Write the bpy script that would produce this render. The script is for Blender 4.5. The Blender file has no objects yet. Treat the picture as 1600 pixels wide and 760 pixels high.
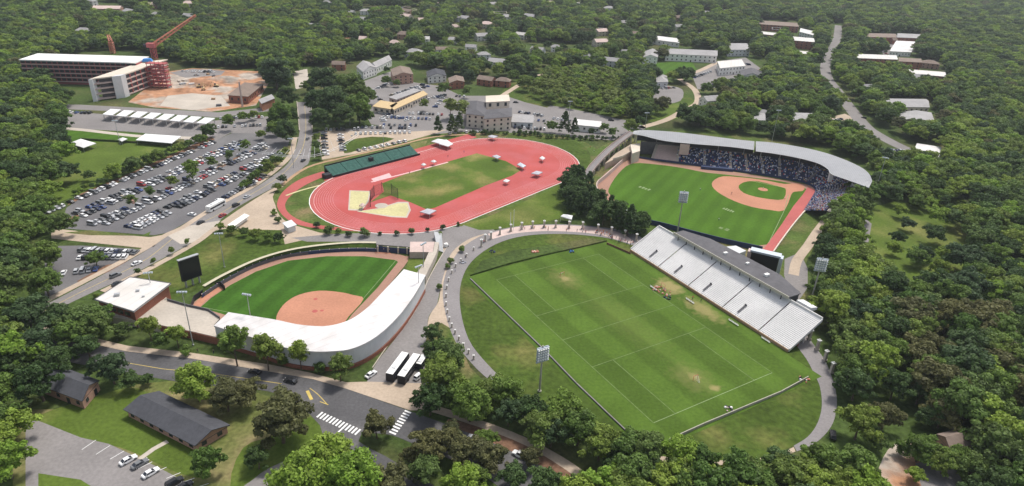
import bpy, bmesh, math, random
import numpy as np
from mathutils import Vector, Matrix, Euler
from mathutils.geometry import tessellate_polygon
random.seed(7); rng = np.random.default_rng(7)
S = bpy.context.scene
COL = S.collection
# ---------------------------------------------------------------- camera
F_PX, PITCH, ROLL, HCAM = 1027.4, 0.4602065, 0.04544249, 139.83
cd = bpy.data.cameras.new('camera'); cam = bpy.data.objects.new('camera', cd); COL.objects.link(cam)
_c, _s = math.cos(PITCH), math.sin(PITCH)
FW = Vector((0, _c, -_s)); UP0 = Vector((0, _s, _c)); RT0 = Vector((1, 0, 0))
RT = math.cos(ROLL)*RT0 + math.sin(ROLL)*UP0; UP = -math.sin(ROLL)*RT0 + math.cos(ROLL)*UP0
cam.matrix_world = Matrix(((RT.x, UP.x, -FW.x, 0), (RT.y, UP.y, -FW.y, 0), (RT.z, UP.z, -FW.z, HCAM), (0, 0, 0, 1)))
cd.sensor_fit = 'HORIZONTAL'; cd.sensor_width = 36; cd.lens = 36*F_PX/1600
cd.clip_start = 1; cd.clip_end = 12000
S.camera = cam
S.render.resolution_x = 1024; S.render.resolution_y = 486
# ---------------------------------------------------------------- sky and sun
SUN_EL, SUN_AZ = math.radians(64), math.radians(35)      # azimuth measured from +Y towards +X
w = bpy.data.worlds.new('World'); S.world = w; w.use_nodes = True
nt = w.node_tree; nt.nodes.clear()
sky = nt.nodes.new('ShaderNodeTexSky'); sky.sky_type = 'NISHITA'; sky.sun_disc = False
sky.sun_elevation = SUN_EL; sky.sun_rotation = SUN_AZ; sky.air_density = 1.0; sky.dust_density = 3.0; sky.ozone_density = 1.0
bg = nt.nodes.new('ShaderNodeBackground'); bg.inputs[1].default_value = 0.14
wo = nt.nodes.new('ShaderNodeOutputWorld')
hs_ = nt.nodes.new('ShaderNodeHueSaturation'); hs_.inputs['Saturation'].default_value = .5      # thin high cloud whitens the sky
nt.links.new(sky.outputs[0], hs_.inputs['Color']); nt.links.new(hs_.outputs[0], bg.inputs[0]); nt.links.new(bg.outputs[0], wo.inputs[0])
sl = bpy.data.lights.new('sun', 'SUN'); sl.energy = 2.6; sl.angle = math.radians(10); sl.color = (1.0, .95, .87)
so = bpy.data.objects.new('sun', sl); COL.objects.link(so)
_sd = Vector((math.sin(SUN_AZ)*math.cos(SUN_EL), math.cos(SUN_AZ)*math.cos(SUN_EL), math.sin(SUN_EL)))
so.rotation_euler = _sd.to_track_quat('Z', 'Y').to_euler(); so.location = (0, 0, 300)
S.view_settings.view_transform = 'Standard'; S.view_settings.look = 'None'
S.view_settings.exposure = 0.3; S.view_settings.gamma = 1.0; S.view_settings.use_curve_mapping = False
S.render.engine = 'CYCLES'
# ---------------------------------------------------------------- helpers: where the ground is
def U(x, y, z=0.0):
    d = FW + RT*((x-800)/F_PX) - UP*((y-380)/F_PX)
    t = (z-HCAM)/d.z
    return Vector((d.x*t, d.y*t, z))
def DIST(p): return (Vector(p)-Vector((0, 0, HCAM))).dot(FW)
def PX(p):
    q = Vector(p)-Vector((0, 0, HCAM)); z = q.dot(FW)
    return (800+F_PX*q.dot(RT)/z, 380-F_PX*q.dot(UP)/z)
def HT(x, y, ytop):                 # height of an upright thing whose foot is at x, y and whose top reaches ytop
    g = U(x, y); lo, hi = 0, 80
    for _ in range(30):
        m = (lo+hi)/2
        if PX((g.x, g.y, m))[1] > ytop: lo = m
        else: hi = m
    return lo
def UU(pts, z=0.0): return [U(a, b, z) for a, b in pts]
def smooth(pts, n=5, closed=False):
    P = [Vector(p) for p in pts]; out = []; N = len(P)
    rg = range(N if closed else N-1)
    for i in rg:
        if closed: a, b, c, d = P[i-1], P[i], P[(i+1) % N], P[(i+2) % N]
        else: a, b, c, d = P[max(i-1, 0)], P[i], P[i+1], P[min(i+2, N-1)]
        for k in range(n):
            t = k/n
            out.append(.5*((2*b)+(c-a)*t+(2*a-5*b+4*c-d)*t*t+(3*b-3*c+d-a)*t**3))
    if not closed: out.append(P[-1])
    return out
# ---------------------------------------------------------------- materials
MT = {}
def mat(name, col, rough=.85, var=.12, scale=.5, var2=0, scale2=.05, spec=.2, metal=0, bump=0, col2=None, c2s=.08, c2t=.5, w2=.12):
    """base colour with two octaves of brightness noise and optionally patches of a second colour, all in world metres"""
    if name in MT: return MT[name]
    m = bpy.data.materials.new(name); m.use_nodes = True; n = m.node_tree; N = n.nodes; L = n.links
    b = N['Principled BSDF']; b.inputs['Roughness'].default_value = rough; b.inputs['Specular IOR Level'].default_value = spec
    b.inputs['Metallic'].default_value = metal
    g = N.new('ShaderNodeNewGeometry')
    rgb = N.new('ShaderNodeRGB'); rgb.outputs[0].default_value = (*col, 1); cur = rgb.outputs[0]
    def noise(sc, det=4):
        t = N.new('ShaderNodeTexNoise'); t.inputs['Scale'].default_value = sc; t.inputs['Detail'].default_value = det
        L.new(g.outputs['Position'], t.inputs['Vector']); return t.outputs['Fac']
    if col2:
        r = N.new('ShaderNodeMapRange'); r.inputs[1].default_value = c2t-w2; r.inputs[2].default_value = c2t+w2
        L.new(noise(c2s, 6), r.inputs[0])
        mx = N.new('ShaderNodeMix'); mx.data_type = 'RGBA'; L.new(r.outputs[0], mx.inputs[0]); L.new(cur, mx.inputs[6])
        mx.inputs[7].default_value = (*col2, 1); cur = mx.outputs[2]
    for v, sc in ((var, scale), (var2, scale2)):
        if v:
            r = N.new('ShaderNodeMapRange'); r.inputs[1].default_value = .3; r.inputs[2].default_value = .7
            r.inputs[3].default_value = 1-v; r.inputs[4].default_value = 1+v; L.new(noise(sc), r.inputs[0])
            mm = N.new('ShaderNodeVectorMath'); mm.operation = 'SCALE'; L.new(cur, mm.inputs[0]); L.new(r.outputs[0], mm.inputs['Scale']); cur = mm.outputs[0]
    L.new(cur, b.inputs['Base Color'])
    m['cur'] = 1
    if bump:
        bp = N.new('ShaderNodeBump'); bp.inputs['Strength'].default_value = bump; bp.inputs['Distance'].default_value = .3
        L.new(noise(1.5), bp.inputs['Height']); L.new(bp.outputs[0], b.inputs['Normal'])
    MT[name] = m; return m
def modulate(m, build):
    """insert a real surface pattern (mowing, seams, brick) between the colour and the shader"""
    n = m.node_tree; N = n.nodes; L = n.links; b = N['Principled BSDF']
    src = b.inputs['Base Color'].links[0].from_socket
    L.new(build(N, L, src), b.inputs['Base Color']); return m
def stripes(N, L, src, ax, ang, period, lo, hi, objsp=False, soft=.06, duty=0.0):
    if objsp: tc = N.new('ShaderNodeTexCoord'); v = tc.outputs['Object']
    else: tc = N.new('ShaderNodeNewGeometry'); v = tc.outputs['Position']
    mp = N.new('ShaderNodeMapping'); mp.inputs['Rotation'].default_value = (0, 0, ang); L.new(v, mp.inputs[0])
    sp = N.new('ShaderNodeSeparateXYZ'); L.new(mp.outputs[0], sp.inputs[0])
    m1 = N.new('ShaderNodeMath'); m1.operation = 'MULTIPLY'; m1.inputs[1].default_value = 2*math.pi/period; L.new(sp.outputs[ax], m1.inputs[0])
    m2 = N.new('ShaderNodeMath'); m2.operation = 'SINE'; L.new(m1.outputs[0], m2.inputs[0])
    r = N.new('ShaderNodeMapRange'); r.inputs[1].default_value = duty-soft*4; r.inputs[2].default_value = duty+soft*4; r.inputs[3].default_value = lo; r.inputs[4].default_value = hi
    L.new(m2.outputs[0], r.inputs[0])
    s = N.new('ShaderNodeVectorMath'); s.operation = 'SCALE'; L.new(src, s.inputs[0]); L.new(r.outputs[0], s.inputs['Scale']); return s.outputs[0]
G = lambda v: (v, v, v*1.02)
M = dict(
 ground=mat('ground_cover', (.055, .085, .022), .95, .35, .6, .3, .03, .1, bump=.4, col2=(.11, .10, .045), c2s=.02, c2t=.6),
 lawn=mat('lawn_grass', (.088, .132, .022), .95, .2, .9, .2, .06, .1, bump=.3, col2=(.17, .165, .055), c2s=.03, c2t=.62),
 rough=mat('rough_grass', (.075, .115, .025), .95, .3, .8, .25, .08, .1, bump=.4, col2=(.18, .14, .07), c2s=.05, c2t=.58),
 dryg=mat('dry_grass', (.125, .145, .042), .95, .25, .8, .2, .06, .1, col2=(.21, .175, .085), c2s=.06, c2t=.55),
 slope=mat('bank_grass', (.058, .092, .016), .95, .3, .5, .2, .05, .1, bump=.4, col2=(.16, .15, .05), c2s=.04, c2t=.63),
 bright=mat('field_grass', (.060, .128, .013), .95, .12, .8, .12, .04, .1),
 soft=mat('softball_grass', (.042, .105, .013), .95, .14, .8, .12, .05, .1),
 lax=mat('pitch_grass', (.070, .122, .018), .95, .14, .9, .10, .04, .1),
 infld=mat('track_infield_grass', (.080, .128, .02), .95, .15, .8, .15, .05, .1, col2=(.21, .19, .065), c2s=.045, c2t=.56, w2=.1),
 red=mat('red_track', (.41, .078, .070), .8, .06, .8, .08, .04, .2, col2=(.43, .10, .10), c2s=.06, c2t=.55),
 redd=mat('dark_red_track', (.40, .10, .09), .8, .08, .8, .1, .05, .2),
 clay=mat('clay', (.45, .215, .14), .9, .08, 1.2, .08, .08, .1),
 warn=mat('warning_track', (.34, .20, .15), .9, .1, 1.2, .1, .06, .1),
 redwarn=mat('red_gravel', (.42, .12, .11), .9, .08, 1.2, .1, .06, .1),
 asph=mat('asphalt', (.135, .13, .135), .9, .1, 1.2, .15, .04, .2, col2=(.17, .165, .165), c2s=.03, c2t=.55),
 asphd=mat('dark_asphalt', (.098, .096, .10), .9, .14, 1.2, .18, .06, .2, col2=(.14, .135, .135), c2s=.045, c2t=.56, w2=.05),
 asphl=mat('worn_asphalt', (.22, .205, .20), .9, .12, 1.0, .12, .05, .2),
 path=mat('grey_path', (.23, .215, .215), .9, .1, 1.2, .08, .06, .2),
 conc=mat('concrete', (.46, .41, .35), .9, .08, 1, .12, .08, .2),
 tan=mat('tan_paving', (.43, .345, .265), .9, .1, 1, .12, .08, .2),
 stand=mat('stand_concrete', (.68, .665, .655), .9, .04, .8, .10, .07, .2),
 sand=mat('throwing_grass', (.52, .48, .26), .95, .1, .8, .1, .1, .1),
 dirt=mat('orange_dirt', (.40, .215, .125), .95, .25, .25, .25, .06, .1, bump=.6, col2=(.40, .345, .29), c2s=.035, c2t=.52, w2=.05),
 mulch=mat('brown_mulch', (.20, .115, .075), .95, .25, 1, .2, .1, .1),
 white=mat('white_paint', (.80, .80, .78), .6, .02, .5), lane=mat('lane_paint', (.68, .42, .42), .7, .1, .5),
 fline=mat('field_paint', (.15, .21, .085), .9, .3, .6), fline2=mat('strong_field_paint', (.22, .29, .14), .9, .2, .6),
 yellow=mat('yellow_paint', (.55, .42, .12), .7, .1, .5),
 wroof=mat('white_roof', (.66, .64, .635), .6, .05, .4, .06, .08, .3, col2=(.55, .52, .50), c2s=.12, c2t=.6), wroof2=mat('white_membrane_roof', (.64, .62, .595), .7, .06, .4, .06, .1, col2=(.52, .49, .45), c2s=.1, c2t=.58),
 mroof=mat('grey_metal_roof', (.25, .255, .27), .5, .05, .4, .05, .1, .5, metal=.2),
 gwall=mat('pale_grey_wall', (.60, .61, .62), .7, .04, .4, .05, .1), droof=mat('charcoal_roof', (.07, .072, .082), .85, .12, 1, .1, .2),
 proof=mat('dark_grey_roof', (.115, .112, .12), .85, .1, .8, .1, .2), groof=mat('mid_grey_roof', (.33, .32, .32), .85, .1, .6, .1, .1),
 broof=mat('brown_roof', (.22, .17, .14), .85, .15, .6, .1, .1), yroof=mat('yellow_roof', (.54, .40, .22), .7, .08, .6),
 brick=mat('red_brick', (.30, .12, .08), .9, .18, 2.0, .1, .2), brickp=mat('pale_brick', (.42, .25, .19), .9, .15, 2.0, .1, .2),
 cream=mat('cream_wall', (.62, .55, .46), .8, .06, .5, .06, .1), beige=mat('beige_stucco', (.66, .585, .50), .8, .08, .5, .06, .1),
 wwall=mat('white_wall', (.76, .75, .72), .7, .04, .5, .05, .1), glass=mat('window_glass', (.03, .035, .045), .15, 0, 1, spec=.6),
 dark=mat('dark_metal', (.03, .03, .035), .6, .1, 1), steel=mat('galvanised_steel', (.45, .46, .47), .5, .05, 1, metal=.4),
 pole=mat('weathered_pole', (.40, .38, .32), .7, .08, 1), redst=mat('red_steel', (.42, .11, .11), .6, .1, 1), crane=mat('crane_orange', (.55, .22, .15), .6, .1, 1),
 green=mat('green_bleacher', (.07, .17, .14), .7, .15, .6), navy=mat('navy_wall', (.035, .05, .11), .7, .1, 1),
 bark=mat('bark', (.13, .10, .075), .95, .3, 2.0), tarp=mat('white_canvas', (.70, .70, .70), .6, .02, 1), grayt=mat('grey_tarp', (.42, .42, .46), .7, .1, 1),
 blue=mat('blue_tarp', (.06, .25, .60), .6, .1, 1), net=mat('netting', (.05, .05, .05), .8, .1, 1), wood=mat('timber', (.40, .26, .16), .9, .1, 1),
 rubber=mat('tyre_rubber', (.02, .02, .02), .9, .1, 2), lampg=mat('lamp_housing', (.52, .57, .62), .4, .03, 1, metal=.3), screen=mat('dark_screen', (.012, .012, .015), .35, .1, 1, spec=.4),
 pinkc=mat('pink_concrete', (.55, .43, .39), .9, .08, 1, .1, .1), blk=mat('black_cloth', (.02, .02, .022), .9, .1, 1),
 redplas=mat('red_plastic', (.5, .05, .05), .5, .05, 1), hedge=None)
# mowing pattern, track lanes, brick courses, seams: patterns the surfaces really carry
modulate(M['bright'], lambda N, L, s: stripes(N, L, s, 0, .5, 9, .93, 1.07, soft=.15))
modulate(M['soft'], lambda N, L, s: stripes(N, L, stripes(N, L, s, 0, .25, 9, .90, 1.12, soft=.12), 1, .25, 11, .97, 1.04, soft=.2))
modulate(M['lax'], lambda N, L, s: stripes(N, L, stripes(N, L, s, 0, 0, 18.288, .88, 1.11, True, .08), 1, 0, 18.288, .97, 1.04, True, .15))
modulate(M['mroof'], lambda N, L, s: stripes(N, L, s, 0, .2, 1.2, .92, 1.03, soft=.1))
modulate(M['wroof'], lambda N, L, s: stripes(N, L, s, 0, .9, 3.2, .86, 1.0, soft=.04, duty=-.93))
modulate(M['wroof2'], lambda N, L, s: stripes(N, L, s, 0, .3, 3.6, .88, 1.0, soft=.04, duty=-.93))
modulate(M['brick'], lambda N, L, s: stripes(N, L, s, 2, 0, .5, .85, 1.05))
def spots(N, L, src, lst, col):
    tc = N.new('ShaderNodeTexCoord'); nz = N.new('ShaderNodeTexNoise'); nz.inputs['Scale'].default_value = .35; nz.inputs['Detail'].default_value = 5; L.new(tc.outputs['Object'], nz.inputs[0])
    for (x, y, rx, ry, k) in lst:
        mp = N.new('ShaderNodeMapping'); mp.vector_type = 'POINT'; mp.inputs['Location'].default_value = (-x/rx, -y/ry, 0); mp.inputs['Scale'].default_value = (1/rx, 1/ry, 0); L.new(tc.outputs['Object'], mp.inputs[0])
        ln = N.new('ShaderNodeVectorMath'); ln.operation = 'LENGTH'; L.new(mp.outputs[0], ln.inputs[0])
        ad = N.new('ShaderNodeMath'); ad.operation = 'MULTIPLY_ADD'; ad.inputs[1].default_value = 1.6; L.new(nz.outputs['Fac'], ad.inputs[0]); L.new(ln.outputs['Value'], ad.inputs[2])
        r = N.new('ShaderNodeMapRange'); r.inputs[1].default_value = 1.15; r.inputs[2].default_value = 1.9; r.inputs[3].default_value = k; r.inputs[4].default_value = 0; L.new(ad.outputs[0], r.inputs[0])
        mx = N.new('ShaderNodeMix'); mx.data_type = 'RGBA'; L.new(r.outputs[0], mx.inputs[0]); L.new(src, mx.inputs[6]); mx.inputs[7].default_value = (*col, 1); src = mx.outputs[2]
    return src
modulate(M['lax'], lambda N, L, s: spots(N, L, s, [(0, 38, 7, 10, .28), (0, 38, 2.6, 3, .8), (0, -39, 7, 10, .24), (1, -39, 2.2, 2.4, .8), (3, -47, 2, 2, .8), (37, 12, 6, 8, .9), (36, -8, 5, 12, .7), (2, 0, 9, 30, .08)], (.30, .25, .11)))
# foliage
def leafmat(name, cols, transl=.38):
    m = bpy.data.materials.new(name); m.use_nodes = True; n = m.node_tree; N = n.nodes; L = n.links
    b = N['Principled BSDF']; b.inputs['Roughness'].default_value = .6; b.inputs['Specular IOR Level'].default_value = .25
    oi = N.new('ShaderNodeObjectInfo'); rp = N.new('ShaderNodeValToRGB'); rp.color_ramp.interpolation = 'LINEAR'
    els = rp.color_ramp.elements
    while len(els) < len(cols): els.new(.5)
    for i, c in enumerate(cols): els[i].position = i/(len(cols)-1); els[i].color = (*c, 1)
    L.new(oi.outputs['Random'], rp.inputs[0])
    at = N.new('ShaderNodeAttribute'); at.attribute_name = 'tint'
    r = N.new('ShaderNodeMapRange'); r.inputs[3].default_value = .6; r.inputs[4].default_value = 1.75; L.new(at.outputs['Fac'], r.inputs[0])
    s = N.new('ShaderNodeVectorMath'); s.operation = 'SCALE'; L.new(rp.outputs[0], s.inputs[0]); L.new(r.outputs[0], s.inputs['Scale'])
    L.new(s.outputs[0], b.inputs['Base Color'])
    t = N.new('ShaderNodeBsdfTranslucent'); L.new(s.outputs[0], t.inputs[0])
    mx = N.new('ShaderNodeMixShader'); mx.inputs[0].default_value = transl; L.new(b.outputs[0], mx.inputs[1]); L.new(t.outputs[0], mx.inputs[2])
    L.new(mx.outputs[0], N['Material Output'].inputs[0]); return m
LM = dict(mid=leafmat('foliage_mid', [(0.083, 0.147, 0.031), (0.143, 0.215, 0.040), (0.097, 0.158, 0.035), (0.176, 0.232, 0.044), (0.077, 0.130, 0.042), (0.132, 0.186, 0.044)]),
          dark=leafmat('foliage_dark', [(0.048, 0.090, 0.026), (0.068, 0.113, 0.031), (0.057, 0.096, 0.040)]),
          bright=leafmat('foliage_bright', [(0.165, 0.266, 0.035), (0.209, 0.288, 0.046), (0.187, 0.243, 0.042)]),
          olive=leafmat('foliage_olive', [(0.105, 0.111, 0.046), (0.138, 0.136, 0.051), (0.094, 0.106, 0.044)]),
          pale=leafmat('foliage_pale', [(0.220, 0.271, 0.072), (0.187, 0.232, 0.066)]))
# ---------------------------------------------------------------- mesh building
class MB:
    def __init__(s): s.v = []; s.f = []; s.mi = []; s.cm = 0
    def add(s, vs, fs):
        o = len(s.v); s.v += [tuple(v) for v in vs]; s.f += [tuple(i+o for i in f) for f in fs]; s.mi += [s.cm]*len(fs); return s
    def prism(s, poly, z0, z1, z1s=None):
        n = len(poly); a = sum(poly[i][0]*poly[(i+1) % n][1]-poly[(i+1) % n][0]*poly[i][1] for i in range(n))
        if a < 0: poly = poly[::-1]; z1s = z1s[::-1] if z1s else None
        vs = [(p[0], p[1], z0) for p in poly]+[(p[0], p[1], z1s[i] if z1s else z1) for i, p in enumerate(poly)]
        return s.add(vs, [tuple(range(n-1, -1, -1)), tuple(range(n, 2*n))]+[(i, (i+1) % n, n+(i+1) % n, n+i) for i in range(n)])
    def box(s, c, d, rz=0, taper=1.0):
        x, y, z = d[0]/2, d[1]/2, d[2]/2; R = Matrix.Rotation(rz, 3, 'Z'); vs = []
        for sz in (-1, 1):
            k = taper if sz > 0 else 1
            for a, b in ((-1, -1), (1, -1), (1, 1), (-1, 1)): vs.append(Vector(c)+R @ Vector((a*x*k, b*y*k, sz*z)))
        return s.add(vs, [(3, 2, 1, 0), (4, 5, 6, 7), (0, 1, 5, 4), (1, 2, 6, 5), (2, 3, 7, 6), (3, 0, 4, 7)])
    def tube(s, a, b, r0, r1=None, n=6):
        r1 = r0 if r1 is None else r1; a = Vector(a); b = Vector(b); d = (b-a).normalized(); q = d.to_track_quat('Z', 'Y'); vs = []
        for p, r in ((a, r0), (b, r1)):
            for i in range(n): t = 2*math.pi*i/n; vs.append(p+q @ Vector((r*math.cos(t), r*math.sin(t), 0)))
        return s.add(vs, [(i, (i+1) % n, n+(i+1) % n, n+i) for i in range(n)]+[tuple(range(n-1, -1, -1)), tuple(range(n, 2*n))])
    def loft(s, A, B):
        n = len(A); vs = list(A)+list(B); return s.add(vs, [(i, i+1, n+i+1, n+i) for i in range(n-1)])
    def lathe(s, c, prof, n=12):
        vs = []; m = len(prof)
        for r, z in prof:
            for i in range(n): t = 2*math.pi*i/n; vs.append((c[0]+r*math.cos(t), c[1]+r*math.sin(t), c[2]+z))
        fs = [(j*n+i, j*n+(i+1) % n, (j+1)*n+(i+1) % n, (j+1)*n+i) for j in range(m-1) for i in range(n)]
        return s.add(vs, fs+[tuple(range(n-1, -1, -1)), tuple(range((m-1)*n, m*n))])
    def wall(s, pts, h, t, z0=0):          # a wall of thickness t along a line of points
        for a, b in zip(pts[:-1], pts[1:]):
            a = Vector((a[0], a[1], 0)); b = Vector((b[0], b[1], 0)); d = b-a
            if d.length < 1e-3: continue
            n = Vector((-d.y, d.x, 0)).normalized()*t/2; e = d.normalized()*t*.2
            s.prism([a-n-e, b-n+e, b+n+e, a+n-e], z0, z0+h)
        return s
    def mesh(s, name, off=(0, 0, 0)):
        me = bpy.data.meshes.new(name); o = Vector(off)
        me.from_pydata([tuple(Vector(v)-o) for v in s.v], [], s.f); return me
    def build(s, name, m, parent=None, shade=False):
        off = parent['_o'] if parent is not None and '_o' in parent else (0, 0, 0)
        me = s.mesh(name, off); ms = m if isinstance(m, (list, tuple)) else [m]
        for q in ms: me.materials.append(q)
        if len(ms) > 1: me.polygons.foreach_set('material_index', s.mi)
        if shade: me.polygons.foreach_set('use_smooth', [True]*len(me.polygons))
        me.update(); ob = bpy.data.objects.new(name, me); COL.objects.link(ob)
        if parent is not None: ob.parent = parent
        return ob
def tag(o, label=None, cat=None, group=None, kind=None):
    if label: o['label'] = label
    if cat: o['category'] = cat
    if group: o['group'] = group
    if kind: o['kind'] = kind
    return o
def thing(name, label, cat, loc=(0, 0, 0), rz=0, group=None, world=False):
    """Empty at the thing's base; world=True: parts are then given in world metres and stored relative to it"""
    o = bpy.data.objects.new(name, None); COL.objects.link(o); o.location = loc; o.rotation_euler = (0, 0, rz); o.empty_display_size = 1
    if world: o['_o'] = tuple(loc)
    return tag(o, label, cat, group)
def clone(root, loc=None, rz=None, label=None, group=None, scale=None, mats=None):
    r = root.copy(); COL.objects.link(r)
    if loc is not None: r.location = loc
    if rz is not None: r.rotation_euler = (0, 0, rz)
    if scale is not None: r.scale = scale
    if label: r['label'] = label
    if group: r['group'] = group
    for ch in list(root.children):
        c = ch.copy(); COL.objects.link(c); c.parent = r
        for g in list(ch.children):
            d = g.copy(); COL.objects.link(d); d.parent = c
    return r
def single(name, mb, m, label, cat, group=None, base=None, shade=False):
    """a thing that is one mesh, its origin moved to its base"""
    vs = np.array([tuple(v) for v in mb.v]); b = base if base is not None else (vs[:, 0].mean(), vs[:, 1].mean(), vs[:, 2].min())
    b = tuple(float(q) for q in b)
    mb.v = [tuple(Vector(v)-Vector(b)) for v in mb.v]
    o = mb.build(name, m, None, shade); o.location = b; return tag(o, label, cat, group)
def sheet(name, pts, m, z, sm=0, closed=True, px=True):
    P = UU(pts) if px else [Vector((p[0], p[1], 0)) for p in pts]
    if sm: P = smooth(P, sm, closed)
    a = sum(P[i].x*P[(i+1) % len(P)].y-P[(i+1) % len(P)].x*P[i].y for i in range(len(P)))
    if a < 0: P = P[::-1]
    me = bpy.data.meshes.new(name); me.from_pydata([(p.x, p.y, z) for p in P], [], [tuple(range(len(P)))])
    me.materials.append(m); o = bpy.data.objects.new(name, me); COL.objects.link(o); return tag(o, kind='structure')
def band(L_, R_, sm=4, n=60):
    """closed outline between two pixel polylines"""
    return smooth(UU(L_), sm)+smooth(UU(R_), sm)[::-1]
def bandsheet(name, L_, R_, m, z, sm=4): return sheet(name, band(L_, R_, sm), m, z, px=False)
def offs(P, d):
    out = []
    for i, p in enumerate(P):
        a = P[max(i-1, 0)]; b = P[min(i+1, len(P)-1)]; t = (b-a).normalized(); out.append(p+Vector((-t.y, t.x, 0))*d)
    return out
def ribbon(name, P, wd, m, z):
    A = offs(P, wd/2); B = offs(P, -wd/2); mb = MB(); mb.loft([(p.x, p.y, z) for p in B], [(p.x, p.y, z) for p in A])
    return tag(mb.build(name, m), kind='structure')
def bowhead(a, b): return math.atan2(b[1]-a[1], b[0]-a[0])
# ================================================================ GROUND
FC = Vector((43.77, 217.21, 0)); FA = math.radians(31.5534)
FX = Vector((math.cos(FA), math.sin(FA), 0)); FY = Vector((-math.sin(FA), math.cos(FA), 0))
def FP(x, y, z=0): return FC+FX*x+FY*y+Vector((0, 0, z))
TC = Vector((-34.88, 366.54, 0)); TA = math.radians(50.02)
TX = Vector((math.cos(TA), math.sin(TA), 0)); TY = Vector((-math.sin(TA), math.cos(TA), 0))
def TP(x, y, z=0): return TC+TX*x+TY*y+Vector((0, 0, z))
LO = U(130, 309); LE = Vector((.26596, .96398, 0)); LN = Vector((.96398, -.26596, 0))
def LP(e, n, z=0): return LO+LE*e+LN*n+Vector((0, 0, z))
mb = MB(); n = 24; R = 9000
mb.add([(-R, -500, 0), (R, -500, 0), (R, 9000, 0), (-R, 9000, 0)], [(0, 1, 2, 3)])
tag(mb.build('ground', M['ground']), kind='structure')
# grass and planted areas
sheet('lawn', [(20, 640), (126, 640), (215, 600), (330, 590), (480, 640), (560, 690), (560, 790), (20, 790)], M['dryg'], .02)
sheet('lawn', [(60, 650), (150, 620), (215, 607), (285, 650), (300, 700), (330, 745), (280, 740), (190, 700), (60, 670)], M['lawn'], .03, 3)
sheet('lawn', [(380, 700), (430, 680), (495, 650), (540, 690), (520, 760), (400, 780), (360, 760)], M['lawn'], .035, 3)
sheet('lawn', [(200, 440), (330, 365), (440, 360), (600, 372), (560, 385), (420, 405), (330, 445), (250, 470)], M['slope'], .03, 3)
sheet('meadow', [(60, 205), (126, 200), (215, 210), (300, 225), (330, 222), (240, 262), (126, 303), (60, 330)], M['lawn'], .03)
sheet('meadow', [(100, 204), (215, 209), (222, 222), (126, 222), (90, 222)], M['bright'], .045)
sheet('meadow', [(1320, 330), (1380, 320), (1500, 300), (1560, 480), (1475, 560), (1460, 480), (1400, 420), (1340, 400)], M['lawn'], .03, 3)
sheet('meadow', [(1230, 330), (1290, 330), (1275, 365), (1240, 410), (1200, 395), (1215, 370)], M['rough'], .03)
sheet('meadow', [(780, 150), (850, 105), (960, 110), (1040, 130), (1090, 165), (1040, 190), (960, 185), (880, 175)], M['slope'], .03, 3)
sheet('meadow', [(1015, 165), (1080, 160), (1090, 150), (1120, 165), (1060, 185), (1010, 192)], M['lawn'], .04)
sheet('meadow', [(1010, 100), (1080, 95), (1090, 112), (1050, 120), (1000, 112)], M['bright'], .03)
sheet('bare_ground', [(1380, 715), (1405, 690), (1430, 700), (1440, 770), (1370, 770)], M['dirt'], .03, 3)
sheet('bare_ground', [(700, 655), (780, 672), (860, 705), (950, 760), (900, 765), (820, 720), (740, 690), (690, 672)], M['mulch'], .03)
# foreground road with its side street and crossing
fr_t = [(-120, 470), (60, 520), (200, 549), (300, 560), (420, 580), (489, 593), (541, 608), (641, 643), (720, 672), (800, 706), (870, 742), (960, 800)]
fr_b = [(-120, 510), (60, 556), (200, 583), (300, 600), (420, 612), (495, 646), (560, 674), (610, 680), (660, 700), (740, 735), (800, 775), (850, 800)]
bandsheet('road', fr_t, fr_b, M['asphd'], .06)
sheet('road', [(470, 632), (500, 640), (565, 668), (560, 690), (600, 712), (650, 742), (700, 775), (720, 800), (630, 800), (590, 765), (520, 725), (505, 690), (500, 665)], M['asphd'], .064, 2)
sheet('sidewalk', [(60, 508), (200, 541), (300, 552), (420, 570), (480, 582), (541, 598), (575, 597), (605, 598), (668, 600), (662, 622), (652, 642), (641, 642), (541, 608), (489, 593), (420, 581), (300, 561), (200, 550), (60, 520)], M['tan'], .12)
bandsheet('sidewalk', [(655, 628), (700, 640), (800, 675), (880, 715), (950, 765)], [(650, 638), (700, 652), (800, 687), (865, 722), (930, 768)], M['tan'], .08)
sheet('driveway', [(360, 780), (395, 750), (420, 732), (460, 716), (480, 720), (440, 750), (410, 790)], M['asphl'], .06, 2)
sheet('parking_lot', [(40, 650), (126, 684), (170, 694), (230, 722), (300, 758), (330, 800), (40, 800)], M['asphl'], .05)
sheet('grass_verge', [(60, 740), (126, 750), (150, 765), (120, 800), (60, 800)], M['lawn'], .07)
ribbon('footpath', UU([(218, 718), (240, 702), (262, 690)]), 1.6, M['conc'], .07)
for i in range(9):                        # painted bays
    a = U(128+i*22, 703+i*7.5); b = U(150+i*22, 688+i*8.5)
    mb = MB(); d = (b-a).normalized(); q = Vector((-d.y, d.x, 0))*.08
    mb.add([a-q+Vector((0, 0, .06)), b-q+Vector((0, 0, .06)), b+q+Vector((0, 0, .06)), a+q+Vector((0, 0, .06))], [(0, 1, 2, 3)])
    tag(mb.build('bay_line', M['white']), kind='structure')
def zebra(a, b, n, dx, dy):
    A = U(*a); B = U(*b); k = U(a[0]+dx, a[1]+dy)-A; mb = MB()
    st = (B-A)/n
    for i in range(n):
        p = A+st*i; q = st*.5; z = Vector((0, 0, .075))
        mb.add([p+z, p+q+z, p+q+k+z, p+k+z], [(0, 1, 2, 3)])
    return tag(mb.build('crosswalk', M['white']), kind='structure')
zebra((503, 644), (567, 673), 13, -9, 8)
zebra((633, 641), (606, 678), 9, 10, 4)
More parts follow.
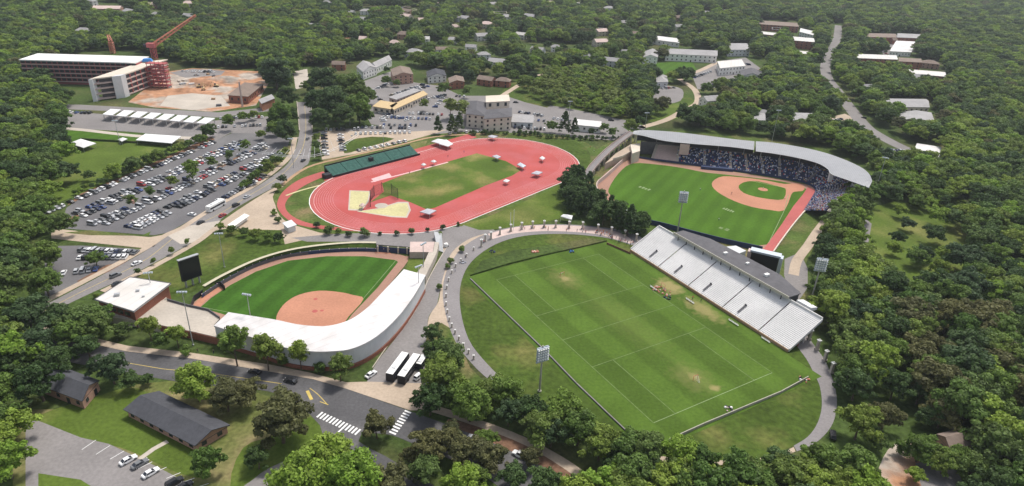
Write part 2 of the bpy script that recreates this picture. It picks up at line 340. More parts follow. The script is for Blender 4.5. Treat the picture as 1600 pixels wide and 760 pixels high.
ribbon('yellow_line', UU([(160, 561), (255, 577), (330, 584), (440, 600)]), .22, M['yellow'], .075)
mb = MB()
P = smooth(UU([(484, 607), (497, 617), (511, 632)]), 4); mb.loft([p+Vector((0, 0, .076)) for p in offs(P, .12)], [p+Vector((0, 0, .076)) for p in offs(P, -.12)])
P = UU([(480, 611), (487, 625)]); mb.loft([p+Vector((0, 0, .076)) for p in offs(P, .5)], [p+Vector((0, 0, .076)) for p in offs(P, -.5)])
P = UU([(500, 628), (513, 633)]); mb.loft([p+Vector((0, 0, .076)) for p in offs(P, .15)], [p+Vector((0, 0, .076)) for p in offs(P, -.15)])
tag(mb.build('yellow_hatching', M['yellow']), kind='structure')
ribbon('stop_line', UU([(536, 669), (526, 678)]), .5, M['white'], .076)
# the diagonal avenue and its bridge
cr_t = [(-160, 590), (60, 482), (126, 448), (160, 430), (225, 394), (262, 369), (304, 347), (344, 322), (399, 293), (425, 276), (449, 257), (461, 235), (468, 206), (466, 180), (464, 160)]
cr_b = [(-160, 620), (60, 500), (126, 466), (190, 437), (236, 414), (304, 377), (330, 355), (373, 323), (417, 299), (455, 279), (474, 262), (484, 250), (488, 206), (487, 180), (486, 160)]
bandsheet('road', cr_t, cr_b, M['asphl'], .06)
ribbon('sidewalk', smooth(UU([(-100, 558), (126, 443), (225, 390), (257, 369), (285, 356), (310, 340), (344, 319), (400, 289), (440, 258), (455, 240), (461, 215)]), 3), 3.2, M['tan'], .12)
ribbon('sidewalk', smooth(UU([(160, 456), (206, 433), (240, 417), (306, 380), (330, 362), (375, 330), (417, 303), (440, 291)]), 3), 3, M['tan'], .12)
ribbon('lane_line', smooth(UU([(60, 491), (126, 457), (176, 433), (231, 404), (284, 363), (337, 338), (386, 308), (436, 277), (462, 250), (474, 228), (478, 200), (476, 165)]), 4), .2, M['yellow'], .07)
sheet('plaza', [(262, 369), (285, 355), (345, 345), (330, 362), (300, 380), (282, 382)], M['conc'], .1)
# the big car park and the smaller one across the walk
sheet('parking_lot', [(95, 352), (104, 325), (126, 310), (300, 240), (340, 218), (370, 205), (440, 205), (455, 215), (440, 252), (400, 285), (344, 316), (304, 341), (262, 364), (240, 368), (95, 357)], M['asph'], .05)
sheet('parking_lot', [(280, 205), (320, 190), (420, 182), (440, 195), (440, 210), (360, 208), (300, 240)], M['asphl'], .056)
sheet('walkway', [(80, 357), (126, 362), (235, 371), (262, 366), (240, 386), (225, 388), (126, 378), (80, 373)], M['tan'], .06)
sheet('parking_lot', [(70, 385), (126, 384), (208, 389), (222, 392), (200, 405), (150, 432), (70, 474)], M['asph'], .05)
sheet('grass_verge', [(100, 364), (140, 360), (222, 368), (236, 362), (232, 369), (140, 368)], M['rough'], .07)
sheet('grass_verge', [(120, 440), (165, 415), (200, 408), (170, 425), (126, 442)], M['mulch'], .07)
sheet('grass_verge', [(372, 296), (392, 272), (412, 254), (440, 232), (456, 226), (452, 244), (430, 262), (405, 282), (382, 298)], M['dryg'], .07)
sheet('grass_verge', [(126, 303), (210, 268), (290, 232), (330, 214), (336, 218), (300, 236), (214, 272), (126, 311), (104, 322)], M['mulch'], .058)
for e, nn in ((-14, 16), (-8, 50), (20, 34), (52, 16), (40, 51), (70, 33), (88, 32), (92, 14), (72, 49)):
    P = [LP(e-9, nn-1.4), LP(e+9, nn-1.4), LP(e+9, nn+1.4), LP(e-9, nn+1.4)]
    sheet('planting_island', P, M['mulch'] if (e % 3) else M['rough'], .065, px=False)
# plaza between avenue, track and softball field
sheet('plaza', [(330, 362), (375, 333), (415, 306), (430, 300), (432, 325), (452, 350), (500, 364), (560, 370), (640, 374), (700, 366), (705, 400), (668, 384), (590, 380), (480, 374), (445, 382), (440, 360), (350, 358)], M['tan'], .04)
sheet('walkway', [(455, 372), (520, 366), (600, 364), (700, 356), (760, 350), (775, 362), (745, 380), (700, 385), (670, 381), (560, 378), (480, 378)], M['asphl'], .06)
bandsheet('road', [(724, 352), (699, 384), (667, 439), (652, 476), (625, 520), (590, 565), (572, 600)], [(762, 364), (716, 386), (704, 400), (696, 421), (688, 452), (682, 478), (669, 498), (668, 545), (664, 580), (668, 604)], M['asphl'], .07)
ribbon('kerb', smooth(UU([(700, 384), (683, 412), (668, 440), (657, 470), (640, 500), (610, 535), (582, 575)]), 4), .35, M['conc'], .16)
bandsheet('sidewalk', [(757, 366), (735, 373), (715, 386), (703, 400), (696, 421), (689, 447), (685, 472), (670, 497), (668, 530)], [(772, 371), (745, 384), (720, 398), (708, 415), (702, 432), (699, 450), (698, 470), (701, 492), (706, 512)], M['tan'], .085)
sheet('planting_bed', [(670, 515), (690, 505), (706, 515), (735, 575), (760, 600), (668, 604), (662, 545)], M['rough'], .09)
# oval walk round the big pitch
ov_in = [(1240, 697), (1262, 683), (1277, 662), (1284, 635), (1281, 605), (1272, 585), (1262, 565), (1250, 548), (1240, 535)]
ov_out = [(1245, 706), (1275, 692), (1298, 668), (1307, 640), (1306, 612), (1298, 585), (1288, 562), (1272, 540), (1258, 520)]
bandsheet('oval_walk', ov_in, ov_out, M['path'], .10)
ov2_in = [(1000, 388), (970, 378), (940, 371), (880, 366), (820, 369), (775, 382), (738, 408), (721, 440), (719, 480), (732, 530), (762, 570), (800, 606)]
ov2_out = [(1010, 376), (980, 362), (935, 355), (880, 351), (820, 353), (770, 362), (728, 383), (702, 415), (692, 450), (696, 490), (712, 535), (745, 577), (785, 610)]
bandsheet('oval_walk', ov2_in, ov2_out, M['path'], .10)
bandsheet('oval_walk', [(1240, 699), (1210, 712), (1170, 718), (1110, 720), (1050, 716), (1000, 705)], [(1243, 706), (1212, 719), (1170, 725), (1110, 727), (1048, 724), (996, 712)], M['tan'], .09)
sheet('oval_lawn', ov2_in[::-1]+[(1010, 400), (1150, 480), (1235, 540)]+ov_in[::-1]+[(1210, 712), (1170, 718), (1110, 720), (1050, 716), (1000, 705), (900, 660), (840, 628)], M['slope'], .05, 2)
sheet('bank', [(738, 430), (752, 408), (800, 392), (860, 383), (925, 372), (948, 377), (905, 386), (850, 397), (790, 412)], M['ground'], .075)  # flat strip: shade of the slope put into a darker ground colour
bandsheet('oval_walk', [(985, 381), (960, 374), (930, 366), (880, 362), (840, 362), (800, 366), (770, 374)], [(990, 377), (970, 365), (935, 356.5), (880, 352.5), (830, 353), (798, 357), (762, 366)], M['pinkc'], .106)
# big pitch: laid in its own frame so the mowing follows the lines
def fsheet(name, pts, m, z):
    me = bpy.data.meshes.new(name); a = sum(pts[i][0]*pts[(i+1) % len(pts)][1]-pts[(i+1) % len(pts)][0]*pts[i][1] for i in range(len(pts)))
    if a < 0: pts = pts[::-1]
    me.from_pydata([(x, y, 0) for x, y in pts], [], [tuple(range(len(pts)))]); me.materials.append(m)
    o = bpy.data.objects.new(name, me); COL.objects.link(o); o.location = (FC.x, FC.y, z); o.rotation_euler = (0, 0, FA); return tag(o, kind='structure')
fsheet('pitch', [(-39, 58), (-39, -60), (41.5, -60), (41.5, 60), (10, 60)], M['lax'], .11)
yd = .9144
def fline(x0, y0, x1, y1, wd=.22, m='fline', nm='pitch_line'):
    d = Vector((x1-x0, y1-y0)).normalized()*wd/2; q = Vector((-d.y, d.x))
    return fsheet(nm, [(x0-q.x, y0-q.y), (x1-q.x, y1-q.y), (x1+q.x, y1+q.y), (x0+q.x, y0+q.y)], M[m], .125)
for x in (-30, 30): fline(x*yd, -55*yd, x*yd, 55*yd)
for y in (-55, -20, 0, 20, 55): fline(-30*yd+.12, y*yd, 30*yd-.12, y*yd, m='fline2' if y in (-55,) else 'fline')
for x in (-20, 20):
    for sg in (-1, 1): fline(x*yd, (20*yd+.12)*sg, x*yd, (55*yd-.12)*sg)
# the track
def stad(R_, S_=84.39, n=24):
    out = []
    for i in range(n+1): t = -math.pi/2+math.pi*i/n; out.append(TP(S_/2+R_*math.cos(t), R_*math.sin(t)))
    for i in range(n+1): t = math.pi/2+math.pi*i/n; out.append(TP(-S_/2+R_*math.cos(t), R_*math.sin(t)))
    return out
Ri = 36.5; Ro = Ri+8*1.22
sheet('track_surround', [(430, 300), (470, 268), (520, 245), (600, 225), (680, 210), (780, 205), (880, 212), (930, 232), (945, 262), (925, 300), (880, 325), (800, 350), (700, 362), (600, 370), (500, 362), (445, 345), (430, 320)], M['rough'], .05, 3)
sheet('bank', [(790, 213), (850, 214), (900, 222), (922, 240), (918, 262), (905, 275), (898, 262), (893, 245), (868, 228), (830, 219)], M['slope'], .065, 3)
sheet('bank', [(720, 352), (760, 340), (860, 297), (905, 272), (905, 300), (880, 340), (800, 356), (740, 360)], M['lawn'], .065, 2)
bandsheet('outer_red_path', [(505, 268), (470, 280), (444, 298), (433, 318), (440, 335), (462, 350), (500, 358), (560, 362)], [(512, 274), (480, 288), (458, 303), (446, 318), (450, 332), (470, 345), (505, 353), (560, 358)], M['redd'], .08)
sheet('red_surround', stad(Ro+2.2), M['redd'], .085, px=False)
sheet('track', stad(Ro), M['red'], .10, px=False)
def ringline(R_, wd=.12, z=.115, m='lane'):
    A = stad(R_+wd/2); B = stad(R_-wd/2); A.append(A[0]); B.append(B[0]); mb = MB()
    mb.loft([p+Vector((0, 0, z)) for p in B], [p+Vector((0, 0, z)) for p in A]); return tag(mb.build('lane_line', M[m]), kind='structure')
for k in range(9): ringline(Ri+k*1.22, .09 if k < 8 else .22)
ringline(Ro+2.3, .4, .115, 'white')
# red apron inside the left bend, sprint straight extension
sheet('sprint_straight', [TP(-60, Ro), TP(66, Ro), TP(66, Ro+9), TP(-52, Ro+9)], M['red'], .104, px=False)
for k in (1, 2, 3): 
    A = [TP(-55, Ro+k*1.22), TP(60, Ro+k*1.22)]; ribbon('lane_line', A, .09, M['lane'], .115)
sheet('track_infield', [(578, 317), (600, 300), (597, 287), (640, 270), (735, 243), (745, 240), (790, 252), (815, 266), (800, 275), (760, 290), (680, 325), (667, 328), (640, 316), (610, 306)], M['infld'], .12)
for pts in ([(548, 299), (577, 300), (574, 315), (564, 328), (546, 327)], [(560, 331), (590, 327), (622, 318), (636, 318), (639, 328), (634, 339), (612, 338)]):
    sheet('throwing_sector', pts, M['sand'], .125)
sheet('throwing_sector_kerb', [(546, 298), (579, 299), (576, 316), (565, 330), (544, 329)], M['conc'], .1225)
sheet('throwing_sector_kerb', [(557, 331), (590, 326), (622, 316), (638, 316), (642, 329), (636, 341), (612, 340)], M['conc'], .1225)
ribbon('runway', UU([(580, 285), (640, 270), (700, 254)]), 1.3, M['lane'], .127)
sheet('jump_pit', [(580, 280), (608, 271), (612, 276), (585, 285)], M['lane'], .126)
ribbon('steeple_path', smooth(UU([(447, 306), (470, 298), (500, 290)]), 3), 1.4, M['sand'], .095)
# softball field
sheet('warning_track', [(296, 484), (318, 462), (355, 438), (395, 417), (440, 402), (500, 395), (560, 393), (610, 396), (634, 401), (640, 405), (600, 455), (560, 498), (540, 515), (440, 530), (345, 500)], M['warn'], .10, 3)
sheet('softball_outfield', [(313, 481), (330, 466), (360, 446), (400, 425), (450, 408), (510, 401), (570, 401), (618, 407), (622, 410), (590, 450), (550, 492), (530, 520), (430, 520), (350, 492)], M['soft'], .12)
sheet('softball_infield', [(432, 505), (434, 490), (447, 473), (468, 461), (498, 455), (530, 457), (553, 462), (568, 468), (545, 495), (520, 520), (440, 525)], M['clay'], .14, 3)
ribbon('foul_line', UU([(567, 468), (620, 406)]), .22, M['fline2'], .15)
ribbon('foul_line', UU([(432, 503), (318, 481)]), .22, M['fline2'], .15)
for (x, y, r) in ((492, 487, 1.1), (503, 486, .7), (493, 468, .8)):
    c = U(x, y); sheet('worn_patch', [c+Vector((r*math.cos(t), r*math.sin(t), 0)) for t in [i*math.pi/6 for i in range(12)]], M['redd'], .155, px=False)
# baseball field
sheet('service_ground', [(880, 330), (905, 270), (930, 235), (985, 205), (1120, 205), (1260, 225), (1370, 270), (1375, 300), (1330, 330), (1290, 350), (1250, 430), (1270, 510), (1245, 470), (1180, 410), (1050, 352), (1000, 385), (940, 360)], M['rough'], .045)
sheet('ball_field_warning_track', [(933, 292), (945, 272), (985, 246), (1030, 253), (1085, 260), (1140, 268), (1207, 279), (1260, 289), (1275, 298), (1258, 330), (1232, 360), (1207, 395), (1185, 388), (1100, 372), (1040, 352), (985, 345), (950, 325)], M['warn'], .10, 2)
sheet('ball_field', [(951, 296), (966, 272), (988, 256), (1030, 258), (1066, 263), (1102, 270), (1130, 273), (1200, 281), (1240, 288), (1260, 296), (1262, 301), (1250, 320), (1228, 350), (1203, 382), (1140, 380), (1090, 370), (1040, 352), (990, 336), (965, 318), (954, 306)], M['bright'], .12, 3)
sheet('ball_infield', [(1112, 288), (1117, 281), (1130, 276), (1150, 277), (1180, 280), (1205, 284), (1226, 288), (1248, 287), (1257, 293), (1254, 299), (1242, 300), (1236, 305), (1226, 329), (1205, 329), (1175, 324), (1148, 315), (1128, 305), (1116, 296)], M['clay'], .14, 2)
sheet('infield_grass', [(1154, 294), (1157, 288), (1168, 284), (1185, 284), (1206, 289), (1224, 294), (1228, 298), (1224, 312), (1205, 312), (1180, 308), (1162, 302)], M['bright'], .15, 2)
c = U(1192, 296.5); sheet('pitchers_mound', [c+Vector((2.9*math.cos(t), 2.9*math.sin(t), 0)) for t in [i*math.pi/8 for i in range(16)]], M['clay'], .16, px=False)
ribbon('foul_line', UU([(1232, 305), (1226, 328), (1201, 380)]), .3, M['fline2'], .165)
ribbon('foul_line', UU([(1232, 295), (1172, 283)]), .3, M['sand'], .165)
sheet('red_warning_track', [(1262, 293), (1275, 298), (1258, 330), (1240, 350), (1209, 394), (1192, 391), (1222, 350), (1240, 322), (1254, 305)], M['redwarn'], .13)
for (cx, cy, n_, m_) in ((1006, 296, 4, 'fline2'), (1137, 330, 5, 'fline2'), (1131, 360, 2, 'fline')):   # faint mown marks in the outfield
    a = U(cx-9, cy-3); b = U(cx+9, cy+3); d = (b-a)/max(n_, 1); mb = MB()
    for i in range(n_):
        p = a+d*i+Vector((0, 0, .15)); e = d*.62; k = Vector((-d.y, d.x, 0)).normalized()*(3.0 if i % 2 else 2.4)
        mb.add([p, p+e, p+e+k, p+k], [(0, 1, 2, 3)])
    tag(mb.build('field_marking', M[m_]), kind='structure')
ribbon('footpath', smooth(UU([(1300, 330), (1290, 345), (1275, 365), (1262, 385), (1245, 408), (1240, 430)]), 3), 4.5, M['tan'], .08)
sheet('plaza', [(1226, 405), (1250, 395), (1262, 420), (1262, 450), (1248, 470), (1232, 455), (1225, 430)], M['asphl'], .07)
# right hand roads
ribbon('road', smooth(UU([(1310, 40), (1308, 60), (1300, 78), (1290, 100), (1293, 122), (1308, 142), (1325, 165), (1345, 190), (1365, 207), (1420, 235), (1500, 260)]), 5), 11, M['asphl'], .06)
sheet('parking_lot', [(1290, 185), (1320, 178), (1345, 190), (1370, 208), (1330, 214), (1290, 210)], M['tan'], .05)
sheet('parking_lot', [(1370, 60), (1400, 55), (1440, 58), (1430, 82), (1380, 86)], M['asphl'], .05)
sheet('parking_lot', [(1356, 235), (1420, 232), (1475, 240), (1470, 262), (1400, 262), (1378, 268)], M['asphl'], .05)
sheet('road', [(1340, 365), (1350, 340), (1362, 350), (1356, 385), (1352, 402), (1340, 395)], M['asphl'], .07)
sheet('parking_lot', [(1455, 530), (1500, 520), (1560, 540), (1560, 560), (1460, 545)], M['tan'], .05)
ribbon('road', smooth(UU([(1350, 400), (1354, 420), (1352, 450)]), 3), 6, M['asphl'], .06)
sheet('driveway', [(1430, 725), (1460, 715), (1500, 740), (1520, 800), (1450, 800)], M['asphl'], .06)
# commercial strip behind the track
sheet('road', [(440, 222), (490, 212), (520, 250), (620, 222), (700, 208), (800, 206), (900, 215), (960, 220), (985, 207), (960, 190), (880, 175), (820, 160), (790, 150), (770, 150), (700, 150), (690, 180), (600, 195), (560, 200), (500, 205)], M['asphl'], .045)
sheet('parking_lot', [(498, 205), (530, 205), (620, 207), (700, 203), (640, 220), (560, 240), (503, 250)], M['tan'], .06)
sheet('grass_verge', [(540, 222), (580, 214), (616, 217), (590, 226), (562, 234), (538, 240)], M['slope'], .075, 2)
sheet('grass_verge', [(510, 262), (560, 247), (640, 225), (668, 220), (660, 236), (560, 262), (510, 275)], M['dryg'], .07)
ribbon('footpath', smooth(UU([(440, 290), (480, 262), (540, 246), (620, 228), (680, 214), (760, 209)]), 4), 2.2, M['wood'], .085)
sheet('parking_lot', [(560, 130), (610, 112), (640, 128), (690, 135), (720, 150), (700, 185), (660, 200), (580, 195), (560, 160)], M['asphl'], .05)
sheet('parking_lot', [(780, 168), (830, 170), (860, 180), (850, 208), (795, 208)], M['asphl'], .06)
bandsheet('road', [(860, 165), (900, 172), (985, 190), (1010, 200)], [(850, 172), (900, 182), (975, 198), (1000, 206)], M['asphl'], .06)
ribbon('road', smooth(UU([(1000, 200), (1040, 188), (1070, 172), (1090, 160), (1085, 140), (1060, 120), (1090, 112), (1120, 98)]), 4), 6, M['tan'], .06)
sheet('parking_lot', [(1015, 140), (1040, 134), (1066, 140), (1063, 158), (1030, 163), (1018, 155)], M['asphl'], .05, 3)
sheet('parking_lot', [(1080, 115), (1120, 96), (1165, 90), (1195, 112), (1190, 130), (1140, 135), (1090, 140)], M['asphl'], .045)
ribbon('road', smooth(UU([(770, 160), (800, 140), (840, 118), (880, 118), (920, 130)]), 4), 5, M['tan'], .06)
# left middle: yard, courts, building site
sheet('building_site', [(200, 160), (262, 112), (300, 107), (410, 112), (420, 130), (400, 165), (330, 175), (240, 168)], M['dirt'], .05)
sheet('building_site', [(262, 150), (300, 146), (345, 150), (360, 166), (300, 172), (250, 166)], M['conc'], .06)
sheet('building_site', [(265, 114), (300, 108), (352, 111), (345, 118), (290, 122)], M['asphl'], .062)
sheet('road', [(60, 162), (126, 164), (240, 170), (340, 176), (420, 168), (420, 174), (340, 184), (240, 177), (126, 172), (60, 170)], M['asphl'], .055)
sheet('parking_lot', [(60, 178), (126, 176), (340, 192), (330, 208), (290, 214), (200, 206), (60, 198)], M['asphl'], .05)
bandsheet('kerb', [(60, 197), (126, 201), (215, 211), (300, 214)], [(60, 201), (126, 205), (215, 215), (300, 218)], M['conc'], .07)
sheet('yard', [(458, 112), (480, 108), (484, 135), (462, 140)], M['conc'], .05)
# ================================================================ GRANDSTANDS
def V(x, y, z): return Vector((x, y, z))
M['sand2'] = mat('pale_path', (.50, .46, .34), .9, .08, 1)
# --- big concrete grandstand beside the pitch (field frame: x 43..58, y -45..46)
g = thing('grandstand', 'long white concrete grandstand facing the big rectangular pitch', 'grandstand', FP(50, 0), world=True)
X0, X1, Y0, Y1, NR = 43.0, 58.8, -44.5, 46.0, 24
def rowz(k): return 1.2+k*(8.6/NR)
bays = [(-44.5, -27.4), (-27.0, -9.9), (-9.5, 8.1), (8.5, 26.1), (26.5, 46.0)]
bays = [(-44.5, -30.6), (-30.2, -11.9), (-11.5, 7.6), (8.0, 26.6), (27.0, 46.0)]
for (a, b) in bays:
    mb = MB(); dx = (X1-X0)/NR
    for k in range(NR):
        x = X0+k*dx; z = rowz(k); zn = rowz(k+1)
        # tread and bench riser
        xr = x+dx*.5; p = [FP(x, a, z), FP(xr, a, z), FP(xr, b, z), FP(x, b, z)]
        mb.add(p, [(0, 1, 2, 3)])
        mb.add([FP(xr, a, z), FP(x+dx, a, zn), FP(x+dx, b, zn), FP(xr, b, z)], [(0, 1, 2, 3)])
    mb.build('seating_bay', M['stand'], g)
for y in (Y0, Y1):
    for sgn in (1,):
        mb = MB()
        yy = y+(-.35 if y < 0 else .35)
        a, b = min(y, yy), max(y, yy)
        mb.add([FP(X0, a, .4), FP(X1, a, rowz(NR)-.9), FP(X1, a, rowz(NR)+.35), FP(X0, a, 1.6), FP(X0, b, .4), FP(X1, b, rowz(NR)-.9), FP(X1, b, rowz(NR)+.35), FP(X0, b, 1.6)],
               [(0, 1, 2, 3), (7, 6, 5, 4), (0, 4, 5, 1), (1, 5, 6, 2), (2, 6, 7, 3), (3, 7, 4, 0)])
        mb.build('end_beam', M['stand'], g)
MB().prism([FP(X1, Y0), FP(X1+.4, Y0), FP(X1+.4, Y1), FP(X1, Y1)], rowz(NR)-1.2, rowz(NR)+.7).build('back_wall', M['stand'], g)
MB().prism([FP(X0-.35, Y0), FP(X0-.05, Y0), FP(X0-.05, Y1), FP(X0-.35, Y1)], 0, 1.15).build('front_wall', M['wood'], g)
mb = MB()
for i in range(40):
    y = Y0+i*(Y1-Y0)/39; mb.box(FP(X0-.2, y, 1.6), (.08, .08, .9), FA)
mb.prism([FP(X0-.24, Y0), FP(X0-.16, Y0), FP(X0-.16, Y1), FP(X0-.24, Y1)], 1.95, 2.03)
mb.build('railing', M['steel'], g)
for y in (34.5, 18.0, 0.5, -18.5, ):   # dark stair openings low in the bank
    mb = MB(); k0, k1 = 2, 8
    xa = X0+k0*dx; xb = X0+k1*dx
    mb.add([FP(xa, y-.4, rowz(2)+.36), FP(xb, y-.4, rowz(8)+.36), FP(xb, y+.4, rowz(8)+.36), FP(xa, y+.4, rowz(2)+.36)], [(0, 1, 2, 3)])
    mb.prism([FP(xb, y-.5), FP(xb+.2, y-.5), FP(xb+.2, y+.5), FP(xb, y+.5)], rowz(6), rowz(8)+.8)
    mb.build('stair_opening', M['proof'], g)
for i in range(9):
    y = Y0+1.5+i*(Y1-Y0-3)/8; MB().prism([FP(X1-6, y-.25), FP(X1-5.4, y-.25), FP(X1-5.4, y+.25), FP(X1-6, y+.25)], 0, 5.4).build('support_column', M['stand'], g)
MB().prism([FP(X0+6, Y0+.5), FP(X0+6.3, Y0+.5), FP(X0+6.3, Y1-.5), FP(X0+6, Y1-.5)], 0, 4).build('under_wall', M['brick'], g)
# press box standing along the top of the bank
pb = thing('press_box', 'long low press box with dark grey roof behind the white grandstand', 'press box', FP(63, -1), world=True)
PA, PBY = -28.5, 33.5
MB().prism([FP(60.6, PA), FP(66.0, PA), FP(68.2, -16), FP(68.2, 20), FP(63, PBY), FP(60.6, PBY)], 0, 11.4).build('wall', M['proof'], pb)
MB().prism([FP(60.40, PA+.8), FP(60.58, PA+.8), FP(60.58, PBY-.8), FP(60.40, PBY-.8)], 10.0, 11.3).build('window_band', M['glass'], pb)
MB().prism([FP(57.6, PA-1.5), FP(64.5, PA-1.5), FP(69.8, -16), FP(69.4, 3), FP(68.6, 22), FP(63.4, PBY+1), FP(57.6, PBY+1)], 11.42, 11.8).build('roof', M['proof'], pb)
MB().prism([FP(57.2, PA-1.6), FP(57.55, PA-1.6), FP(57.55, PBY+1), FP(57.2, PBY+1)], 11.1, 12.2).build('fascia', M['pole'], pb)
for i in range(12):
    y = PA+2+i*(PBY-PA-4)/11; MB().prism([FP(57.6, y-.12), FP(57.9, y-.12), FP(57.9, y+.12), FP(57.6, y+.12)], rowz(22), 11.4).build('post', M['dark'], pb)
for (x, y, s) in ((63, 8, 1.2), (64.5, -3, 1.0), (63.5, -14, 1.4)): MB().box(FP(x, y, 11.82+s*.35), (s*1.6, s, s*.7), FA).build('rooftop_unit', M['wwall'], pb)
single('canvas_shelter', MB().prism([FP(59.8, -38.5), FP(64, -38.5), FP(64, -32), FP(59.8, -32)], 9.2, 10.4, [11.2, 10.2, 10.2, 11.2]), M['tarp'], 'white canvas shelter at the right end of the press box', 'shelter')
# --- pillars round the oval walk

PIL = None
def pillar(x, y, i, s=1.0, grp=0):
    global PIL
    loc = U(x, y)
    L1 = ('pale stone pillar in the row along the top of the oval walk', 'pale stone pillar beside the oval walk at the right end of the grandstand', 'short pale post along the left curve of the oval walk')[grp]
    G1 = ('pillars along the top of the oval walk', 'pillars at the right end of the grandstand', 'posts along the left curve of the oval walk')[grp]
    if PIL is None:
        PIL = thing('stone_pillar', L1, 'pillar', loc, 0, G1)
        b = MB(); b.box((0, 0, .3), (1.2, 1.2, .6)); b.build('base', M['conc'], PIL)
        b = MB(); b.box((0, 0, 2.1), (.85, .85, 3.0), taper=.92); b.build('shaft', M['conc'], PIL)
        b = MB(); b.box((0, 0, 3.75), (1.15, 1.15, .3)); b.box((0, 0, 4.1), (.75, .75, .4), taper=.35); b.build('cap', M['wwall'], PIL); o = PIL
    else: o = clone(PIL, loc, None, L1, G1)
    o.scale = (s if grp < 2 else .62, s if grp < 2 else .62, s); o.rotation_euler.z = random.random()*.4
for i, (x, y) in enumerate([(752, 386), (758, 378), (767, 374), (781, 367), (798, 362), (815, 359), (832, 357), (850, 356), (868, 356), (889, 357), (910, 358), (934, 362), (955, 366), (976, 371), (994, 377)]): pillar(x, y, i, 1.0, 0)
for i, (x, y) in enumerate([(1264, 531), (1276, 547), (1288, 564), (1298, 583), (1308, 601)]): pillar(x, y, i, 1.15, 1)
for i, (x, y) in enumerate([(740, 392), (729, 402), (720, 410), (712, 418), (706, 428), (701, 440), (698, 452), (697, 465), (697, 478), (699, 490), (702, 502), (706, 512), (711, 522), (717, 532), (724, 543), (732, 553), (740, 562)]): pillar(x, y, i, .5, 2)
# low kerb wall along the oval, fence along the pitch
single('pitch_side_wall', MB().wall(UU([(735, 437), (790, 490), (850, 548), (900, 600), (950, 648), (990, 686)]), .6, .4), M['asphl'], 'low grey wall along the near long side of the big pitch', 'wall')
single('pitch_end_fence', MB().wall(UU([(1045, 690), (1100, 665), (1160, 640), (1220, 615), (1262, 592)]), 1.1, .25), M['pole'], 'pale fence along the lower right end of the big pitch', 'fence')
single('pitch_end_fence', MB().wall(UU([(735, 432), (790, 415), (850, 400), (905, 388), (948, 378)]), .8, .12), M['ground'], 'dark low fence along the upper end of the big pitch', 'fence')
single('hedge_fence', MB().wall(smooth(UU([(948, 382), (985, 398)]), 2), 1.1, .2), M['mulch'], 'brown fence between pitch corner and left end of the grandstand', 'fence')
# --- softball stand with its curved white roof
IN_ = [(357, 488), (395, 494), (432, 500), (465, 507), (500, 510), (525, 507), (550, 498), (575, 480), (600, 454), (618, 435), (631, 421)]
OUT_ = [(334, 509), (372, 521), (410, 532), (445, 543), (485, 549), (520, 549), (553, 544), (588, 526), (620, 497), (646, 463), (665, 430)]
sr = thing('softball_grandstand', 'softball grandstand under a long curved white roof', 'grandstand', U(490, 560), world=True)
Ia = smooth(UU(IN_, 9.5), 4); Oa = smooth(UU(OUT_, 8.2), 4)
def slab(name, A, B, t, m, parent):
    mb = MB(); n = len(A); D = V(0, 0, t)
    vs = list(A)+list(B)+[p-D for p in A]+[p-D for p in B]
    fs = []
    for i in range(n-1):
        fs += [(i, n+i, n+i+1, i+1), (2*n+i, 2*n+i+1, 3*n+i+1, 3*n+i), (i, i+1, 2*n+i+1, 2*n+i), (n+i, 3*n+i, 3*n+i+1, n+i+1)]
    fs += [(0, 2*n, 3*n, n), (n-1, 2*n-1, 4*n-1, 3*n-1)]
    mb.add(vs, fs); return mb.build(name, m, parent)
rf = slab('roof', Ia, Oa, .5, M['wroof'], sr)
def lerp(A, B, t): return [a+(b-a)*t for a, b in zip(A, B)]
mb = MB()
for j in range(0, len(Ia), 2):
    mb.tube(Ia[j]+V(0, 0, .04), Oa[j]+V(0, 0, .04), .07, n=4)
mb.build('roof_seam', M['gwall'], rf)
for j in (6, 13, 19, 26, 32, 37):
    p = lerp(Ia, Oa, .35+.25*(j % 2))[j]; MB().box((p.x, p.y, p.z+.35), (1.1, .8, .7), j*.2).build('roof_vent', M['steel'], rf)
rail = MB()
for k in (.1, .24):
    P = lerp(Oa, Ia, k)
    for a, b in zip(P[:-1], P[1:]): rail.tube(a+V(0, 0, .35), b+V(0, 0, .35), .12, n=4)
rail.build('roof_edge', M['gwall'], rf)
def drop(P, z): return [V(p.x, p.y, z) for p in P]
Ob = lerp(Oa, Ia, .04)
Obo = drop(lerp(Oa, Ia, .05), 1.5)
mb = MB(); mb.loft(Obo, [p-V(0, 0, .55) for p in Ob]); mb.loft([p+V(0, 0, 0) for p in drop(lerp(Oa, Ia, .09), 1.5)][::-1], [p-V(0, 0, .55) for p in lerp(Oa, Ia, .07)][::-1])
mb.build('rear_wall', M['gwall'], sr)
mb = MB(); A = drop(lerp(Oa, Ia, .02), 0); mb.loft(A, drop(A, 1.4)); mb.loft(drop(A, 1.42), drop(lerp(Oa, Ia, .16), 1.42)); mb.build('plinth', M['brick'], sr)
# tiers of seats below
nI = drop(lerp(Ia, Oa, -.02), 0); nO = drop(lerp(Oa, Ia, .3), 0); mb = MB()
for k in range(9):
    a = lerp(nI, nO, k/9); b = lerp(nI, nO, (k+1)/9); z = .8+k*.45
    mb.loft(drop(a, z), drop(b, z)); mb.loft(drop(b, z), drop(b, z+.45))
mb.build('seating', M['conc'], sr)
MB().wall(nI, 1.0, .2).build('front_wall', M['navy'], sr)
for j in range(2, len(Ia), 5):
    p = lerp(Ia, Oa, .45)[j]; MB().tube(V(p.x, p.y, 0), V(p.x, p.y, p.z-.5), .22).build('column', M['steel'], sr)
